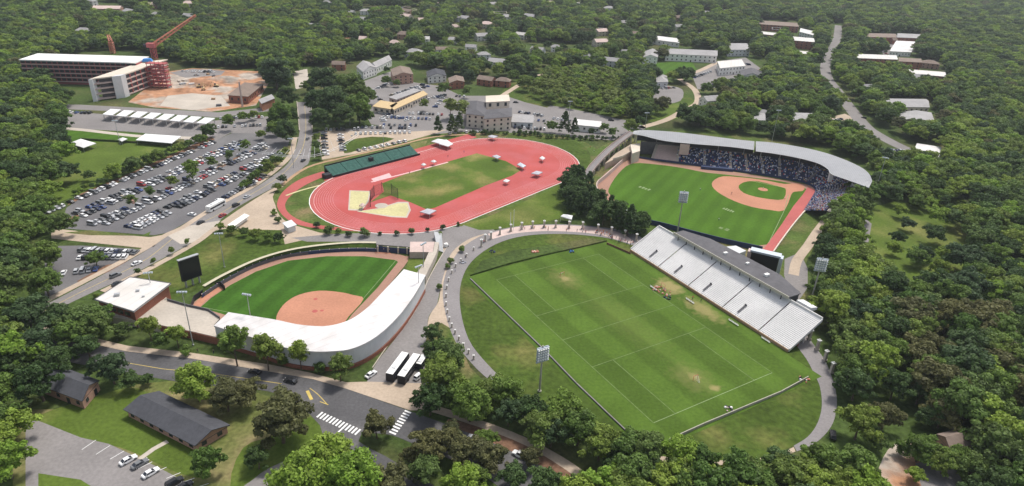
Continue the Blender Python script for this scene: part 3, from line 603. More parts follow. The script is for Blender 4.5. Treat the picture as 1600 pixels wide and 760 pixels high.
# sunk softball concourse: deck, retaining wall, field house
ch = thing('softball_concourse', 'raised tan concourse deck with brick retaining wall left of the white roof', 'concourse', U(280, 510), world=True)
MB().prism(UU([(150, 478), (166, 492), (215, 500), (250, 508), (300, 518), (352, 530), (366, 524), (334, 508), (343, 498), (326, 486), (290, 478), (262, 470), (240, 468), (209, 490)], 3.2), 2.9, 3.2).build('deck', M['conc'], ch)
MB().wall(UU([(250, 508), (300, 518), (352, 530), (365, 533)], 3.2), 2.9, .5).build('retaining_wall', M['brick'], ch)
MB().wall(UU([(150, 478), (166, 492), (215, 500), (250, 508)], 3.2), 2.9, .5).build('front_wall', M['cream'], ch)
MB().wall(UU([(262, 470), (290, 478), (326, 486), (343, 498)], 3.2), 4.1, .3).build('parapet', M['proof'], ch)
fh = thing('field_house', 'square field house with flat white roof at the left of the softball field', 'building', U(205, 480), world=True)
c4 = UU([(148, 468), (203, 433), (267, 443), (209, 487)], 7.5)
cc = sum(c4, Vector())/4
ins = [p+(cc-p).normalized()*1.0 for p in c4]
MB().prism(ins, 0, 7.0).build('wall', M['brick'], fh)
MB().prism(c4, 7.02, 7.5).build('roof', M['wroof2'], fh)
for (u_, v_, z_) in ((.3, .3, 1.0), (.62, .55, .7), (.5, .8, .5)):
    p = c4[0]+(c4[1]-c4[0])*u_+(c4[3]-c4[0])*v_; MB().box((p.x, p.y, 7.5+z_/2), (1.8*z_, 1.3*z_, z_), .4).build('rooftop_unit', M['steel'], fh)
mb = MB(); mb.wall(c4+[c4[0]], .12, .3, 7.502); mb.build('roof_edge', M['proof'], fh)
e0, e1 = ins[3], ins[0]
for t in (.2, .4, .6, .8):
    p = e0.lerp(e1, t); MB().box((p.x, p.y, 5.0), (2.4, .5, 1.4), bowhead(e0, e1)).build('window', M['glass'], fh)
e0, e1 = ins[2], ins[3]
for t in (.2, .5, .8):
    p = e0.lerp(e1, t); MB().box((p.x, p.y, 1.6), (2.6, .5, 2.8), bowhead(e0, e1)).build('door', M['cream'], fh)
# outfield berm with its pale rim walk
rim = smooth(UU([(318, 447), (350, 429), (400, 406), (450, 391), (500, 383), (550, 379), (588, 379)], 3.2), 4)
inn = smooth(UU([(316, 466), (350, 443), (395, 419), (440, 404), (500, 396), (560, 393), (610, 395)], 0.15), 4)
lip = lerp(rim, inn, .15)
bm_ = MB(); bm_.loft(drop(lip, 3.1), [V(p.x, p.y, 1.0) for p in lerp(rim, inn, .8)]); bm_.loft(rim, drop(rim, 0)); o = bm_.build('outfield_bank', M['slope']); tag(o, kind='structure')
o = MB().loft(drop(offs(rim, .8), 3.2), drop(offs(rim, -.8), 3.2)).build('rim_walk', M['sand2']); tag(o, kind='structure')
fw = thing('outfield_fence', 'dark padded fence round the softball outfield', 'fence', (inn[12].x, inn[12].y, 0), world=True)
fl = lerp(rim, inn, .93)
MB().wall(drop(fl, 0), 1.6, .25).build('fence_panel', M['navy'], fw)
mb = MB()
fb = lerp(rim, inn, .76)
MB().wall(drop(fb, 0), 1.5, .9).build('back_bench', M['proof'], fw)
for i in range(0, len(fl), 1): MB().box((fl[i].x, fl[i].y, 1.75), (.3, .3, .3)).build('post_cap', M['pinkc'], fw)
# bullpens, upper right concourse
def simple(name, label, cat, px, z, z0, m, pz=None, group=None, extra=None):
    return single(name, MB().prism(UU(px, z if pz is None else pz), z0, z), m, label, cat, group)
sheet('bullpen', [(298, 482), (318, 460), (338, 448), (350, 452), (322, 470), (306, 488)], M['clay'], .16)
sheet('bullpen', [(586, 388), (600, 386), (612, 398), (586, 396)], M['clay'], .16)
single('bullpen_fence', MB().wall(UU([(298, 488), (304, 470), (330, 452), (345, 447), (352, 454)]), 2.2, .2), M['dark'], 'dark fence round the left bullpen of the softball field', 'fence')
rc = thing('entry_plaza_block', 'pinkish concourse block with pale strip deck at the upper right corner of the softball field', 'concourse', U(660, 400), world=True)
MB().prism(UU([(641, 378), (679, 378), (676, 394), (640, 394)], 3.4), 0, 3.4).build('deck', M['pinkc'], rc)
MB().prism(UU([(679.5, 378), (686, 379), (682, 396), (665, 431), (648, 431), (662, 412), (670, 394), (676.5, 394)], 3.4), 0, 3.38).build('walkway', M['conc'], rc)
MB().prism(UU([(588, 376), (641, 377), (641, 386), (588, 382)], 3.4), 2.9, 3.36).build('bridge_deck', M['asphl'], rc)
MB().wall(UU([(588, 384), (640, 388)], 3), 2.6, .3).build('shade_wall', M['navy'], rc)
for x in (590, 606, 622, 636): 
    p = U(x, 385+(x-588)*.06, 3); MB().box((p.x, p.y, 1.6), (.7, .7, 3.2)).build('column', M['conc'], rc)
sheet('bank', [(640, 396), (676, 396), (655, 428), (634, 424)], M['lawn'], .17)
single('entry_stair', MB().prism(UU([(678, 372), (690, 374), (693, 396), (684, 392)]), 0, .3, [3.4, 3.4, .4, .4]), M['steel'], 'grey ramped stair at the corner of the softball concourse', 'stair')
# --- scoreboard of the softball field
sb = thing('scoreboard', 'tall black scoreboard on posts behind the softball outfield', 'scoreboard', U(300, 448), world=True)
a = U(288, 452); b = U(318, 441); d = (b-a).normalized(); nn = V(-d.y, d.x, 0); h0, h1 = 3.2, 12.6
q = nn*1.2
MB().prism([a-q*.0, b-q*.0, b+q, a+q], h0, h1).build('cabinet', M['dark'], sb)
fr = MB(); e = nn*-.12
fr.prism([a+d*.4+e, b-d*.4+e, b-d*.4+nn*-.01, a+d*.4+nn*-.01], h0+.4, h1-.4); fr.build('display_panel', M['screen'], sb)
MB().prism([a-d*.2-nn*.2, b+d*.2-nn*.2, b+d*.2+q*1.05, a-d*.2+q*1.05], h1+.01, h1+.35).build('top_cover', M['steel'], sb)
for t in (.15, .5, .85):
    p = a.lerp(b, t)+nn*.6; MB().box((p.x, p.y, h0/2), (.6, .6, h0)).build('post', M['steel'], sb)
# --- baseball stand
F_ = [(962, 276), (975, 262), (987, 247), (1008, 249), (1029, 252), (1084, 259), (1139, 267), (1174, 272), (1207, 277), (1240, 283), (1259, 288), (1272, 296), (1270, 308), (1256, 333)]
bs = thing('baseball_grandstand', 'curved baseball grandstand with dark blue seats under a grey metal roof', 'grandstand', U(1150, 250), world=True)
FF = smooth(UU([(987, 246), (1029, 252), (1084, 259), (1139, 267), (1174, 272), (1207, 277), (1240, 283), (1258, 287), (1270, 293), (1274, 300), (1266, 315), (1256, 331)]), 4)
BB = smooth(UU([(1001, 225), (1035, 227), (1085, 232), (1139, 238), (1170, 242), (1205, 246), (1252, 254), (1293, 266), (1325, 281), (1332, 292), (1312, 312), (1291, 329)], 7), 4)
FF = drop(FF, 0); BB = drop(BB, 0); NR = 14
zt = lambda i, k: .9+k*(.46 if i > 0 else .46)
nn_ = len(FF)
segs = []; i = 3
while i < nn_-1: segs.append((i, min(i+3, nn_-1))); i += 3
for si, (i0, i1) in enumerate(segs):
    mb = MB()
    for k in range(NR):
        a = lerp(FF, BB, k/NR)[i0:i1+1]; b = lerp(FF, BB, (k+1)/NR)[i0:i1+1]; z = .9+k*.45
        mb.loft(drop(a, z), drop(b, z)); mb.loft(drop(b, z), drop(b, z+.45))
    mb.build('seating_section', M['pinkc'] if i0 < 6 else M['navy'], bs)
    # row of seat backs
    mb = MB()
    if i0 >= 6:
        A0, B0 = FF[i0].lerp(FF[i0+1], .12), FF[i1]; 
    # aisle
    mb = MB(); w_ = 1.7
    for k in range(NR):
        p = FF[i0].lerp(BB[i0], k/NR); q = FF[i0].lerp(BB[i0], (k+1)/NR); t = (FF[min(i0+1, nn_-1)]-FF[i0]).normalized()*w_; z = .9+k*.45
        mb.add([V(p.x, p.y, z+.06), V(p.x+t.x, p.y+t.y, z+.06), V(q.x+t.x, q.y+t.y, z+.06), V(q.x, q.y, z+.06)], [(0, 1, 2, 3)])
        mb.add([V(q.x, q.y, z+.06), V(q.x+t.x, q.y+t.y, z+.06), V(q.x+t.x, q.y+t.y, z+.51), V(q.x, q.y, z+.51)], [(0, 1, 2, 3)])
    mb.build('aisle', M['conc'], bs)
MB().wall(FF, 1.3, .4).build('front_wall', M['navy'], bs)
B2 = lerp(FF, BB, 1.02)
MB().wall(B2[:-6], 8.8, .5).build('rear_wall', M['proof'], bs)
mb = MB(); A = lerp(FF, BB, 1.03); C_ = lerp(FF, BB, 1.35); mb.loft(drop(A, 7.2), drop(C_, 7.2)); mb.loft(drop(C_, 7.2), drop(C_, 0)); mb.build('concourse', M['conc'], bs)
MB().wall(lerp(FF, BB, 1.36)[-14:], 7.6, .4).build('brick_wall', M['cream'], bs)
# two roof sections
RU1 = [(990, 205), (1010, 203.5), (1060, 207), (1110, 213), (1150, 218), (1179, 221)]; RL1 = [(989, 209), (1006, 212), (1040, 220), (1090, 225), (1140, 229), (1178, 234)]
RU2 = [(1181, 221), (1207, 223), (1240, 228), (1270, 234), (1296, 241), (1323, 251), (1346, 262), (1358, 272), (1363, 283)]
RL2 = [(1181, 236), (1205, 239), (1235, 244), (1262, 250), (1281, 256), (1294, 264), (1300, 272), (1325, 281), (1358, 293)]
def rroof(U1, L1, zu, zl, nm):
    A = smooth(UU(U1, zu), 4); B = smooth(UU(L1, zl), 4); return slab(nm, B, A, .45, M['mroof'], bs), A, B
r1, A1, B1 = rroof(RU1, RL1, 14.5, 13.5, 'roof'); r2, A2, B2_ = rroof(RU2, RL2, 15.6, 14.2, 'roof')
for A, B in ((A1, B1), (A2, B2_)):
    for j in range(2, len(A), 4):
        p = B[j].lerp(A[j], .55); MB().tube(V(p.x, p.y, 0), V(p.x, p.y, p.z-.2), .25).build('column', M['steel'], bs)
    mb = MB()
    for a, b in zip(B[:-1], B[1:]): mb.tube(a-V(0, 0, .2), b-V(0, 0, .2), .22, n=4)
    mb.build('roof_fascia', M['gwall'], bs)
MB().wall(drop(lerp(B1, A1, .55), 0)[2:], 5.2, .4, 8.2).build('press_level', M['dark'], bs)
MB().wall(drop(lerp(B2_, A2, .6), 0)[:-10], 6.0, .4, 8.2).build('press_level', M['dark'], bs)
p = U(1297, 276, 10); MB().prism([p+V(-1, -1, 0), p+V(1.2, -1.2, 0), p+V(1.6, .6, 0), p+V(-.6, .9, 0)], 7, 13.5).build('white_banner', M['white'], bs)
p = U(1070, 229, 11); MB().box((p.x, p.y, 9), (6, 1.2, 7), -.15).build('stair_tower', M['pinkc'], bs)
p = U(1345, 288, 10); MB().box((p.x, p.y, 8.5), (8, 7, 4), .7).build('end_block', M['gwall'], bs)
MB().prism(UU([(985, 226), (1000, 224), (1000, 236), (988, 240)], 7), 0, 7).build('corner_block', M['cream'], bs)
# dugouts
for (x, y, L_, a_, lb) in ((1120, 266, 20, -.13, 'long dark dugout roof in front of the left seats of the baseball stand'),):
    p = U(x, y); single('dugout', MB().box((p.x, p.y, .9), (L_, 2.4, 1.8), a_), M['navy'], lb, 'dugout')
# crowd in the seats (one mass far off)
cm = bpy.data.materials.new('crowd_clothes'); cm.use_nodes = True
at = cm.node_tree.nodes.new('ShaderNodeAttribute'); at.attribute_name = 'Col'; cm.node_tree.links.new(at.outputs[0], cm.node_tree.nodes['Principled BSDF'].inputs[0])
cm.node_tree.nodes['Principled BSDF'].inputs['Roughness'].default_value = .9
vs, fs, cols = [], [], []
def seated(p, c, hc):
    for (z0, z1, w0, w1, col) in ((0, .62, .30, .22, c), (.62, .88, .12, .10, hc)):
        o = len(vs)
        for z, w_ in ((z0, w0), (z1, w1)):
            for a, b in ((-1, -1), (1, -1), (1, 1), (-1, 1)): vs.append((p.x+a*w_, p.y+b*w_, p.z+z))
        for f in ((0, 1, 5, 4), (1, 2, 6, 5), (2, 3, 7, 6), (3, 0, 4, 7), (4, 5, 6, 7)): fs.append(tuple(o+k for k in f)); cols.append(col)
pal = [(.8, .8, .82), (.8, .78, .8), (.55, .6, .8), (.08, .12, .35), (.05, .06, .12), (.35, .42, .65), (.6, .1, .1), (.7, .45, .2), (.02, .02, .03), (.5, .55, .7), (.75, .75, .78), (.1, .15, .4), (.3, .3, .32)]
for i in range(6, nn_-1):
    dens = .30 if i < 30 else .78
    L_ = (FF[i+1]-FF[i]).length; L2 = (BB[i+1]-BB[i]).length
    for k in range(NR):
        ll = L_+(L2-L_)*k/NR; n = int(ll/.62)
        a = lerp(FF, BB, (k+.5)/NR)
        for j in range(n):
            if random.random() < dens*(1.1 if k > 3 else .7):
                p = a[i].lerp(a[i+1], (j+.5)/n); seated(V(p.x, p.y, .95+k*.45), random.choice(pal), random.choice([(.45, .28, .2), (.1, .06, .04), (.7, .7, .7), (.06, .08, .2)]))
me = bpy.data.meshes.new('crowd'); me.from_pydata(vs, [], fs); at = me.color_attributes.new('Col', 'FLOAT_COLOR', 'CORNER')
cl = []
for c, f in zip(cols, fs): cl += [(*c, 1)]*len(f)
at.data.foreach_set('color', [x for c in cl for x in c]); me.materials.append(cm)
o = bpy.data.objects.new('crowd', me); COL.objects.link(o); tag(o, 'seated crowd filling the baseball grandstand', 'crowd', kind='stuff')
# elevated walkway to the stand
wk = thing('elevated_walkway', 'elevated walkway rising to the left end of the baseball stand', 'walkway', U(940, 262), world=True)
A = UU([(903, 290), (912, 268), (935, 246), (958, 228), (984, 210)], 5.0); A = [V(p.x, p.y, z) for p, z in zip(A, (.3, 3, 5.5, 6.5, 7))]
Bp = [V(*p) for p in offs(A, -4.2)]
for i, p in enumerate(Bp): p.z = A[i].z
A = smooth(A, 3); Bp = smooth(Bp, 3)
slab('deck', A, Bp, .6, M['path'], wk)
for P in (A, Bp):
    mb = MB()
    for a, b in zip(P[:-1], P[1:]): mb.add([a, b, b+V(0, 0, 1.1), a+V(0, 0, 1.1)], [(0, 1, 2, 3)]); mb.add([a+V(0.15, .1, 0), b+V(.15, .1, 0), b+V(.15, .1, 1.1), a+V(.15, .1, 1.1)], [(3, 2, 1, 0)]); mb.add([a+V(0, 0, 1.1), b+V(0, 0, 1.1), b+V(.15, .1, 1.1), a+V(.15, .1, 1.1)], [(0, 1, 2, 3)])
    mb.build('parapet', M['pinkc'], wk)
for i in range(3, len(Bp)):
    p = Bp[i]; MB().box((p.x, p.y, (p.z-.6)/2), (.8, .8, p.z-.6)).build('column', M['conc'], wk)
    q = (Bp[i]+Bp[i-1])/2; MB().box((q.x+.25, q.y-.1, q.z-2.0), (1.6, .5, 2.0), bowhead(Bp[i-1], Bp[i])).build('window', M['glass'], wk)
tr = thing('terrace', 'tan terrace between the elevated walkway and the baseball outfield wall', 'terrace', U(965, 250), world=True)
MB().prism(UU([(945, 256), (962, 240), (985, 226), (990, 236), (972, 246), (958, 250)], 4.5), 0, 4.5).build('deck', M['tan'], tr)
MB().wall(UU([(958, 250), (972, 246), (990, 236)], 4.5), 1.1, .25, 4.5).build('parapet', M['cream'], tr)
single('outfield_wall', MB().wall(smooth(UU([(985, 243), (965, 262), (945, 280), (932, 292), (935, 306), (948, 320), (962, 332), (985, 345)]), 3), 2.8, .5), M['pinkc'], 'pinkish outfield wall at the left corner of the baseball field', 'wall')
single('outfield_wall', MB().wall(smooth(UU([(985, 345), (1030, 354), (1075, 366), (1130, 380), (1190, 393)]), 3), 2.6, .4), M['navy'], 'dark outfield wall between the baseball field and the press box', 'wall')
single('sideline_wall', MB().wall(smooth(UU([(1257, 332), (1240, 352), (1222, 376), (1208, 396)]), 3), 1.3, .6), M['cream'], 'pale wall along the red warning track on the right of the baseball field', 'wall')
single('batting_shed', MB().prism(UU([(962, 332), (978, 329), (1003, 342), (985, 350)], 3.2), 0, 3.2, [3.9, 3.9, 3.0, 3.0]), M['gwall'], 'pale grey roofed shed beneath the dark trees by the baseball outfield', 'shed')
# big video board
vb = thing('video_board', 'big grey framed video board behind the press box roof', 'scoreboard', U(1200, 425), world=True)
a = U(1173, 400, 9); b = U(1216, 410, 9); a.z = b.z = 0; d = (b-a).normalized(); nn = V(-d.y, d.x, 0)
H0, H1 = 2.5, 11.5
MB().prism([a+nn*.3, b+nn*.3, b+nn*2.2, a+nn*2.2], H0, H1-.4).build('cabinet', M['dark'], vb)
mb = MB(); mb.prism([a-d*.6-nn*.6, b+d*.6-nn*.6, b+d*.6+nn*3.2, a-d*.6+nn*3.2], H1-.38, H1+.5); mb.build('top_frame', M['lampg'], vb)
mb = MB(); mb.prism([b+d*.1-nn*.4, b+d*1.6-nn*.4, b+d*1.6+nn*3.2, b+d*.1+nn*3.2], 0, H1-.4); mb.build('side_frame', M['lampg'], vb)
mb = MB(); mb.prism([a-d*1.6-nn*.4, a-d*.1-nn*.4, a-d*.1+nn*3.2, a-d*1.6+nn*3.2], 0, H1-.4); mb.build('side_frame', M['pinkc'], vb)
MB().prism([a+d*.3+nn*.05, b-d*.3+nn*.05, b-d*.3+nn*.28, a+d*.3+nn*.28], H0+.3, H1-.8).build('display_panel', M['screen'], vb)
single('camera_platform', MB().prism(UU([(1132, 386), (1150, 384), (1166, 392), (1150, 398)], 4), 0, 4), M['gwall'], 'small pale platform between the press box and the baseball outfield', 'platform')
# ================================================================ BUILDINGS
WMESH = {}
def wmesh(wd, hg, m):
    k = (round(wd, 1), round(hg, 1), m.name)
    if k not in WMESH:
        b = MB(); b.box((0, 0, 0), (wd, .16, hg)); me = b.mesh('window'); me.materials.append(m); WMESH[k] = me
    return WMESH[k]
def bld(name, label, cor, h, wall='wwall', roof='groof', kind='flat', rh=2.0, over=.6, win=(1, 3.5, 1.2, 1.3), cat='building', group=None, chim=0, units=0, px=True, gable='wall'):
    """cor: four roof corners in the photograph at eave height h, going round; windows = rows, spacing, width, height"""
    c = UU(cor, h) if px else [V(p[0], p[1], h) for p in cor]
    a = sum(c[i].x*c[(i+1) % 4].y-c[(i+1) % 4].x*c[i].y for i in range(4))
    if a < 0: c = c[::-1]
    ctr = sum(c, Vector())/4; base = V(ctr.x, ctr.y, 0)
    t = thing(name, label, cat, base, world=True, group=group)
    # square it up: average opposite edges
    e1 = ((c[1]-c[0])+(c[2]-c[3]))/2; e2 = ((c[3]-c[0])+(c[2]-c[1]))/2
    c = [ctr-e1/2-e2/2, ctr+e1/2-e2/2, ctr+e1/2+e2/2, ctr-e1/2+e2/2]
    if kind != 'flat' and e1.length < e2.length: c = c[1:]+c[:1]; e1, e2 = e2, -e1
    u1 = e1.normalized(); u2 = e2.normalized()
    w = [c[0]+u1*over+u2*over, c[1]-u1*over+u2*over, c[2]-u1*over-u2*over, c[3]+u1*over-u2*over]
    if kind == 'flat': MB().prism(w, 0, h-.32).build('wall', M[wall], t)
    if kind == 'flat':
        rf = MB().prism(c, h-.3, h).build('roof', M[roof], t)
        MB().wall(c+[c[0]], .45, .35, h+.002).build('parapet', M[wall] if wall != 'brick' else M['wwall'], rf)
    else:
        ins_ = 0 if kind == 'gable' else min(e2.length/2, e1.length*.35)
        r0 = (c[0]+c[3])/2+u1*ins_+V(0, 0, rh); r1 = (c[1]+c[2])/2-u1*ins_+V(0, 0, rh)
        D = V(0, 0, .22); vs = c+[r0, r1]; vs2 = [p-D for p in vs]
        mb = MB(); mb.add(vs+vs2, [(0, 1, 5, 4), (2, 3, 4, 5), (1, 2, 5), (3, 0, 4), (7, 6, 10, 11), (9, 8, 11, 10)]+([(8, 7, 11), (6, 9, 10)])+[(0, 6, 7, 1), (1, 7, 8, 2), (2, 8, 9, 3), (3, 9, 6, 0)])
        if kind == 'gable': mb.f = [f for f in mb.f if len(f) != 3]; mb.mi = mb.mi[:len(mb.f)]; mb.add(vs+vs2, [(4, 10, 6, 0), (4, 3, 9, 10), (1, 7, 11, 5), (2, 5, 11, 8)])
        rf = mb.build('roof', M[roof], t)
        k = over/(e2.length/2)
        if kind == 'gable':
            hz = h-.24
            g0 = (w[0]+w[3])/2; g1 = (w[1]+w[2])/2; rz = h+rh-.3-rh*.0
            we = h-.24+rh*k
            vs = [V(p.x, p.y, 0) for p in w]+[V(p.x, p.y, we) for p in w]+[V(g0.x, g0.y, rz), V(g1.x, g1.y, rz)]
            MB().add(vs, [(0, 1, 5, 4), (2, 3, 7, 6), (1, 2, 6, 9, 5), (3, 0, 4, 8, 7)]).build('wall', M[wall], t)
        else: MB().prism(w, 0, h-.23).build('wall', M[wall], t)
        for i in range(chim):
            p = r0.lerp(r1, .35+.3*i)-u2*(e2.length*.12); MB().box((p.x, p.y, p.z+.2), (1.1, .9, 1.8), bowhead(c[0], c[1])).build('chimney', M['brickp'], rf)
    cp = V(0, 0, 0)
    if win:
        rows, sp, ww, wh = win
        for i in range(4):
            a, b = w[i], w[(i+1) % 4]; d = (b-a); L_ = d.length; nrm = V(d.y, -d.x, 0).normalized(); mid = (a+b)/2
            if nrm.dot(V(mid.x, mid.y, 0)) > 0: continue              # faces away from the photographed side
            n = max(1, int((L_-1.5)/sp)); n = min(n, 14)
            for r in range(rows):
                z = (h-.3)/rows*(r+.55)
                for j in range(n):
                    p = a+d*((j+.5)/n)+nrm*.03
                    door = (r == 0 and j == n//2 and L_ > 9 and i in (0, 1))
                    if door: o = bpy.data.objects.new('door', wmesh(1.3, 2.2, M['dark'])); zz = 1.1
                    else: o = bpy.data.objects.new('window', wmesh(ww, wh, M['glass'])); zz = z
                    COL.objects.link(o); o.parent = t; o.location = (p.x-base.x, p.y-base.y, zz); o.rotation_euler = (0, 0, math.atan2(d.y, d.x))
    for i in range(units):
        p = c[0]+e1*(.15+.7*random.random())+e2*(.2+.6*random.random()); s = .8+random.random()
        MB().box((p.x, p.y, h+.5*s), (2.2*s, 1.6*s, s), bowhead(c[0], c[1])).build('rooftop_unit', M['steel'], rf)
    return t
# foreground
t = bld('brick_house', 'long single storey brick house with charcoal gable roof and small chimney vent', [(197, 641), (244, 610), (365, 665), (299, 696)], 3.0, 'brickp', 'droof', 'gable', 1.9, .7, (1, 3.6, 1.5, 1.3), 'house', chim=1)
bld('brick_house', 'brick house with dark roof at the left edge of the photo beside dark trees', [(95, 572), (153, 594), (131, 628), (60, 602)], 3.6, 'brickp', 'droof', 'gable', 2.2, .5, (1, 3.5, 1.3, 1.3), 'house')
bld('brick_house', 'small brown house at the lower right edge among the trees', [(1464, 678), (1500, 670), (1524, 694), (1484, 704)], 4.0, 'brickp', 'broof', 'gable', 2, .5, (1, 3.5, 1.3, 1.3), 'house')
# commercial strip
bld('shop', 'yellow roofed shop wing, left half of the angled pair', [(582, 165), (594, 158), (622, 160), (610, 172)], 5, 'cream', 'yroof', 'flat', win=(1, 4, 2.2, 1.8), cat='shop', units=1)
bld('shop', 'long yellow roofed shop wing, right half of the angled pair', [(608, 165), (662, 142), (668, 147), (616, 172)], 5, 'cream', 'yroof', 'flat', win=(1, 4, 2.2, 1.8), cat='shop', units=2)
bld('shop', 'low pale roofed shop behind the yellow roofed shops', [(608, 152), (645, 138), (660, 141), (618, 156)], 4.5, 'pinkc', 'groof', 'flat', win=(1, 4, 2.2, 1.6), cat='shop', units=2)
bld('white_house', 'white house with grey gable roof left of the brick flats', [(556, 104), (578, 97), (588, 106), (568, 113)], 7, 'wwall', 'groof', 'gable', 3.5, .3, (2, 4, 1.2, 1.4), 'house')
bld('white_hall', 'long white hall running back behind the white gabled house', [(578, 100), (604, 88), (612, 94), (588, 106)], 6, 'wwall', 'groof', 'gable', 3, .3, (1, 5, 1.2, 2.0), 'hall')
bld('apartment_building', 'brick flats with brown grey roof above the shop car park', [(610, 108), (640, 106), (646, 116), (614, 120)], 8, 'brickp', 'broof', 'gable', 2.5, .3, (3, 4, 1.2, 1.2), 'flats')
bld('white_house', 'white building with dark panelled roof right of the brick flats', [(666, 112), (694, 110), (698, 118), (668, 121)], 6, 'wwall', 'droof', 'gable', 2.5, .3, (2, 4, 1.2, 1.4), 'house')
bld('apartment_building', 'low brown brick building half hidden by trees right of the dark panelled roof', [(700, 122), (724, 120), (726, 128), (702, 130)], 6, 'brick', 'broof', 'gable', 2, .3, (2, 4, 1.2, 1.2), 'flats')
bld('hotel', 'large beige hotel wing with grey hip roof behind the track, nearer the willows', [(730, 158), (762, 160), (757, 182), (730, 178)], 10, 'beige', 'proof', 'hip', 2.6, .4, (3, 4, 1.4, 1.5), 'hotel')
bld('hotel', 'large beige hotel wing with grey hip roof and arched door bays, right of its twin', [(758, 172), (800, 168), (800, 183), (756, 186)], 10, 'beige', 'proof', 'hip', 2.2, .4, (3, 4, 1.4, 1.5), 'hotel')
bld('hotel', 'tall beige hotel tower block behind the two hip roofed wings', [(758, 150), (796, 148), (796, 158), (760, 160)], 14, 'beige', 'cream', 'flat', 2, .3, (3, 4.5, 2.0, 2.6), 'hotel')
bld('white_building', 'long low building with bright white roof behind the conifers of the track', [(898, 186), (940, 190), (940, 199), (897, 195)], 5, 'wwall', 'wroof', 'flat', win=(1, 4, 1.5, 1.5), units=1)
bld('white_building', 'small grey roofed building beside the long white roof', [(800, 178), (836, 180), (832, 192), (800, 191)], 4, 'gwall', 'groof', 'flat', win=(1, 4, 1.5, 1.5), units=3)
# upper right
bld('long_hall', 'very long white hall with pale grey roof below the far forest', [(1042, 76), (1120, 79), (1121, 88), (1040, 84)], 8, 'wwall', 'groof', 'gable', 3, .4, (2, 5, 1.5, 1.6), 'hall')
bld('white_building', 'bright white flat roofed building just beyond the very long hall', [(1016, 55), (1058, 60), (1062, 67), (1020, 62)], 6, 'wwall', 'wroof', 'flat', win=(1, 5, 1.5, 1.5))
bld('white_house', 'small white gabled house left of the very long hall', [(1008, 80), (1030, 80), (1028, 90), (1004, 90)], 7, 'wwall', 'groof', 'gable', 3, .3, (2, 4, 1.2, 1.2), 'house')
bld('white_house', 'small grey roofed house by the round car park', [(1024, 118), (1042, 118), (1044, 128), (1026, 129)], 5, 'gwall', 'groof', 'hip', 2.4, .3, (1, 4, 1.2, 1.2), 'house')
bld('church_hall', 'white walled building with dark gable roof beside the white church block', [(1156, 110), (1190, 111), (1192, 120), (1158, 119)], 8, 'wwall', 'proof', 'gable', 3, .3, (2, 4, 1.2, 1.6), 'hall')
bld('church_hall', 'white flat roofed block left of the dark gabled white building', [(1120, 96), (1160, 93), (1164, 103), (1126, 107)], 8, 'wwall', 'wroof2', 'flat', 2, .2, (2, 4, 1.2, 1.6), 'hall', units=2)
bld('apartment_building', 'greyish flats with open court near the white church block', [(1134, 68), (1168, 68), (1172, 78), (1138, 78)], 8, 'gwall', 'groof', 'hip', 2.5, .3, (2, 4, 1.2, 1.4), 'flats')
bld('apartment_building', 'brick flats with brown flat roof, farthest of the cluster left of the straight road', [(1184, 32), (1246, 36), (1248, 42), (1186, 38)], 9, 'brick', 'broof', 'flat', 2, .3, (3, 5, 1.4, 1.4), 'flats')
bld('apartment_building', 'brick flats with narrow white roof, middle of the cluster left of the straight road', [(1234, 57), (1272, 60), (1273, 66), (1235, 63)], 10, 'brick', 'wroof2', 'flat', 2, .3, (3, 5, 1.4, 1.4), 'flats')
bld('apartment_building', 'narrow flats with white roof at the far left of the straight road cluster', [(1188, 49), (1214, 52), (1214, 56), (1188, 53)], 7, 'brick', 'wroof2', 'flat', 2, .3, (2, 5, 1.4, 1.4), 'flats')
bld('apartment_building', 'white topped block nearest the bend of the straight road', [(1250, 44), (1276, 50), (1274, 56), (1250, 50)], 7, 'gwall', 'wroof', 'flat', 2, .3, (2, 5, 1.4, 1.4), 'flats')
bld('apartment_building', 'low brick flats with white roof edge facing the road, nearest of the cluster', [(1243, 79), (1266, 81), (1267, 85), (1243, 83)], 5, 'brick', 'wroof2', 'flat', 2, .3, (1, 5, 1.4, 1.4), 'flats')
bld('apartment_building', 'long brown flats at the top right below the forest, far side of the car park', [(1355, 52), (1400, 53), (1400, 59), (1354, 58)], 8, 'brick', 'broof', 'flat', 2, .3, (2, 5, 1.4, 1.4), 'flats')
bld('apartment_building', 'brown flats with white roof end at the top right', [(1402, 52), (1440, 54), (1440, 60), (1402, 59)], 8, 'brick', 'groof', 'flat', 2, .3, (2, 5, 1.4, 1.4), 'flats')
bld('white_building', 'bright white roofed building between the two rows of flats at the top right', [(1400, 64), (1432, 65), (1424, 82), (1390, 80)], 6, 'wwall', 'wroof', 'flat', units=2)
bld('apartment_building', 'long flats with pale roof, second row from the top right', [(1334, 84), (1402, 87), (1402, 93), (1336, 91)], 9, 'brick', 'wroof2', 'flat', 2, .3, (3, 5, 1.4, 1.4), 'flats')
bld('apartment_building', 'brown roofed flats continuing right of the long pale roofed flats', [(1404, 90), (1440, 92), (1440, 98), (1404, 96)], 9, 'brick', 'broof', 'flat', 2, .3, (3, 5, 1.4, 1.4), 'flats')
bld('apartment_building', 'flats with white and brown roof at the right edge, third row', [(1414, 108), (1478, 113), (1478, 120), (1416, 115)], 8, 'brick', 'wroof2', 'flat', 2, .3, (2, 5, 1.4, 1.4), 'flats')
bld('long_shed', 'long pale roofed building right of the straight road, upper of two', [(1380, 154), (1448, 155), (1452, 168), (1384, 167)], 5, 'cream', 'groof', 'gable', 2, .4, (1, 4, 1.6, 1.4), units=0)
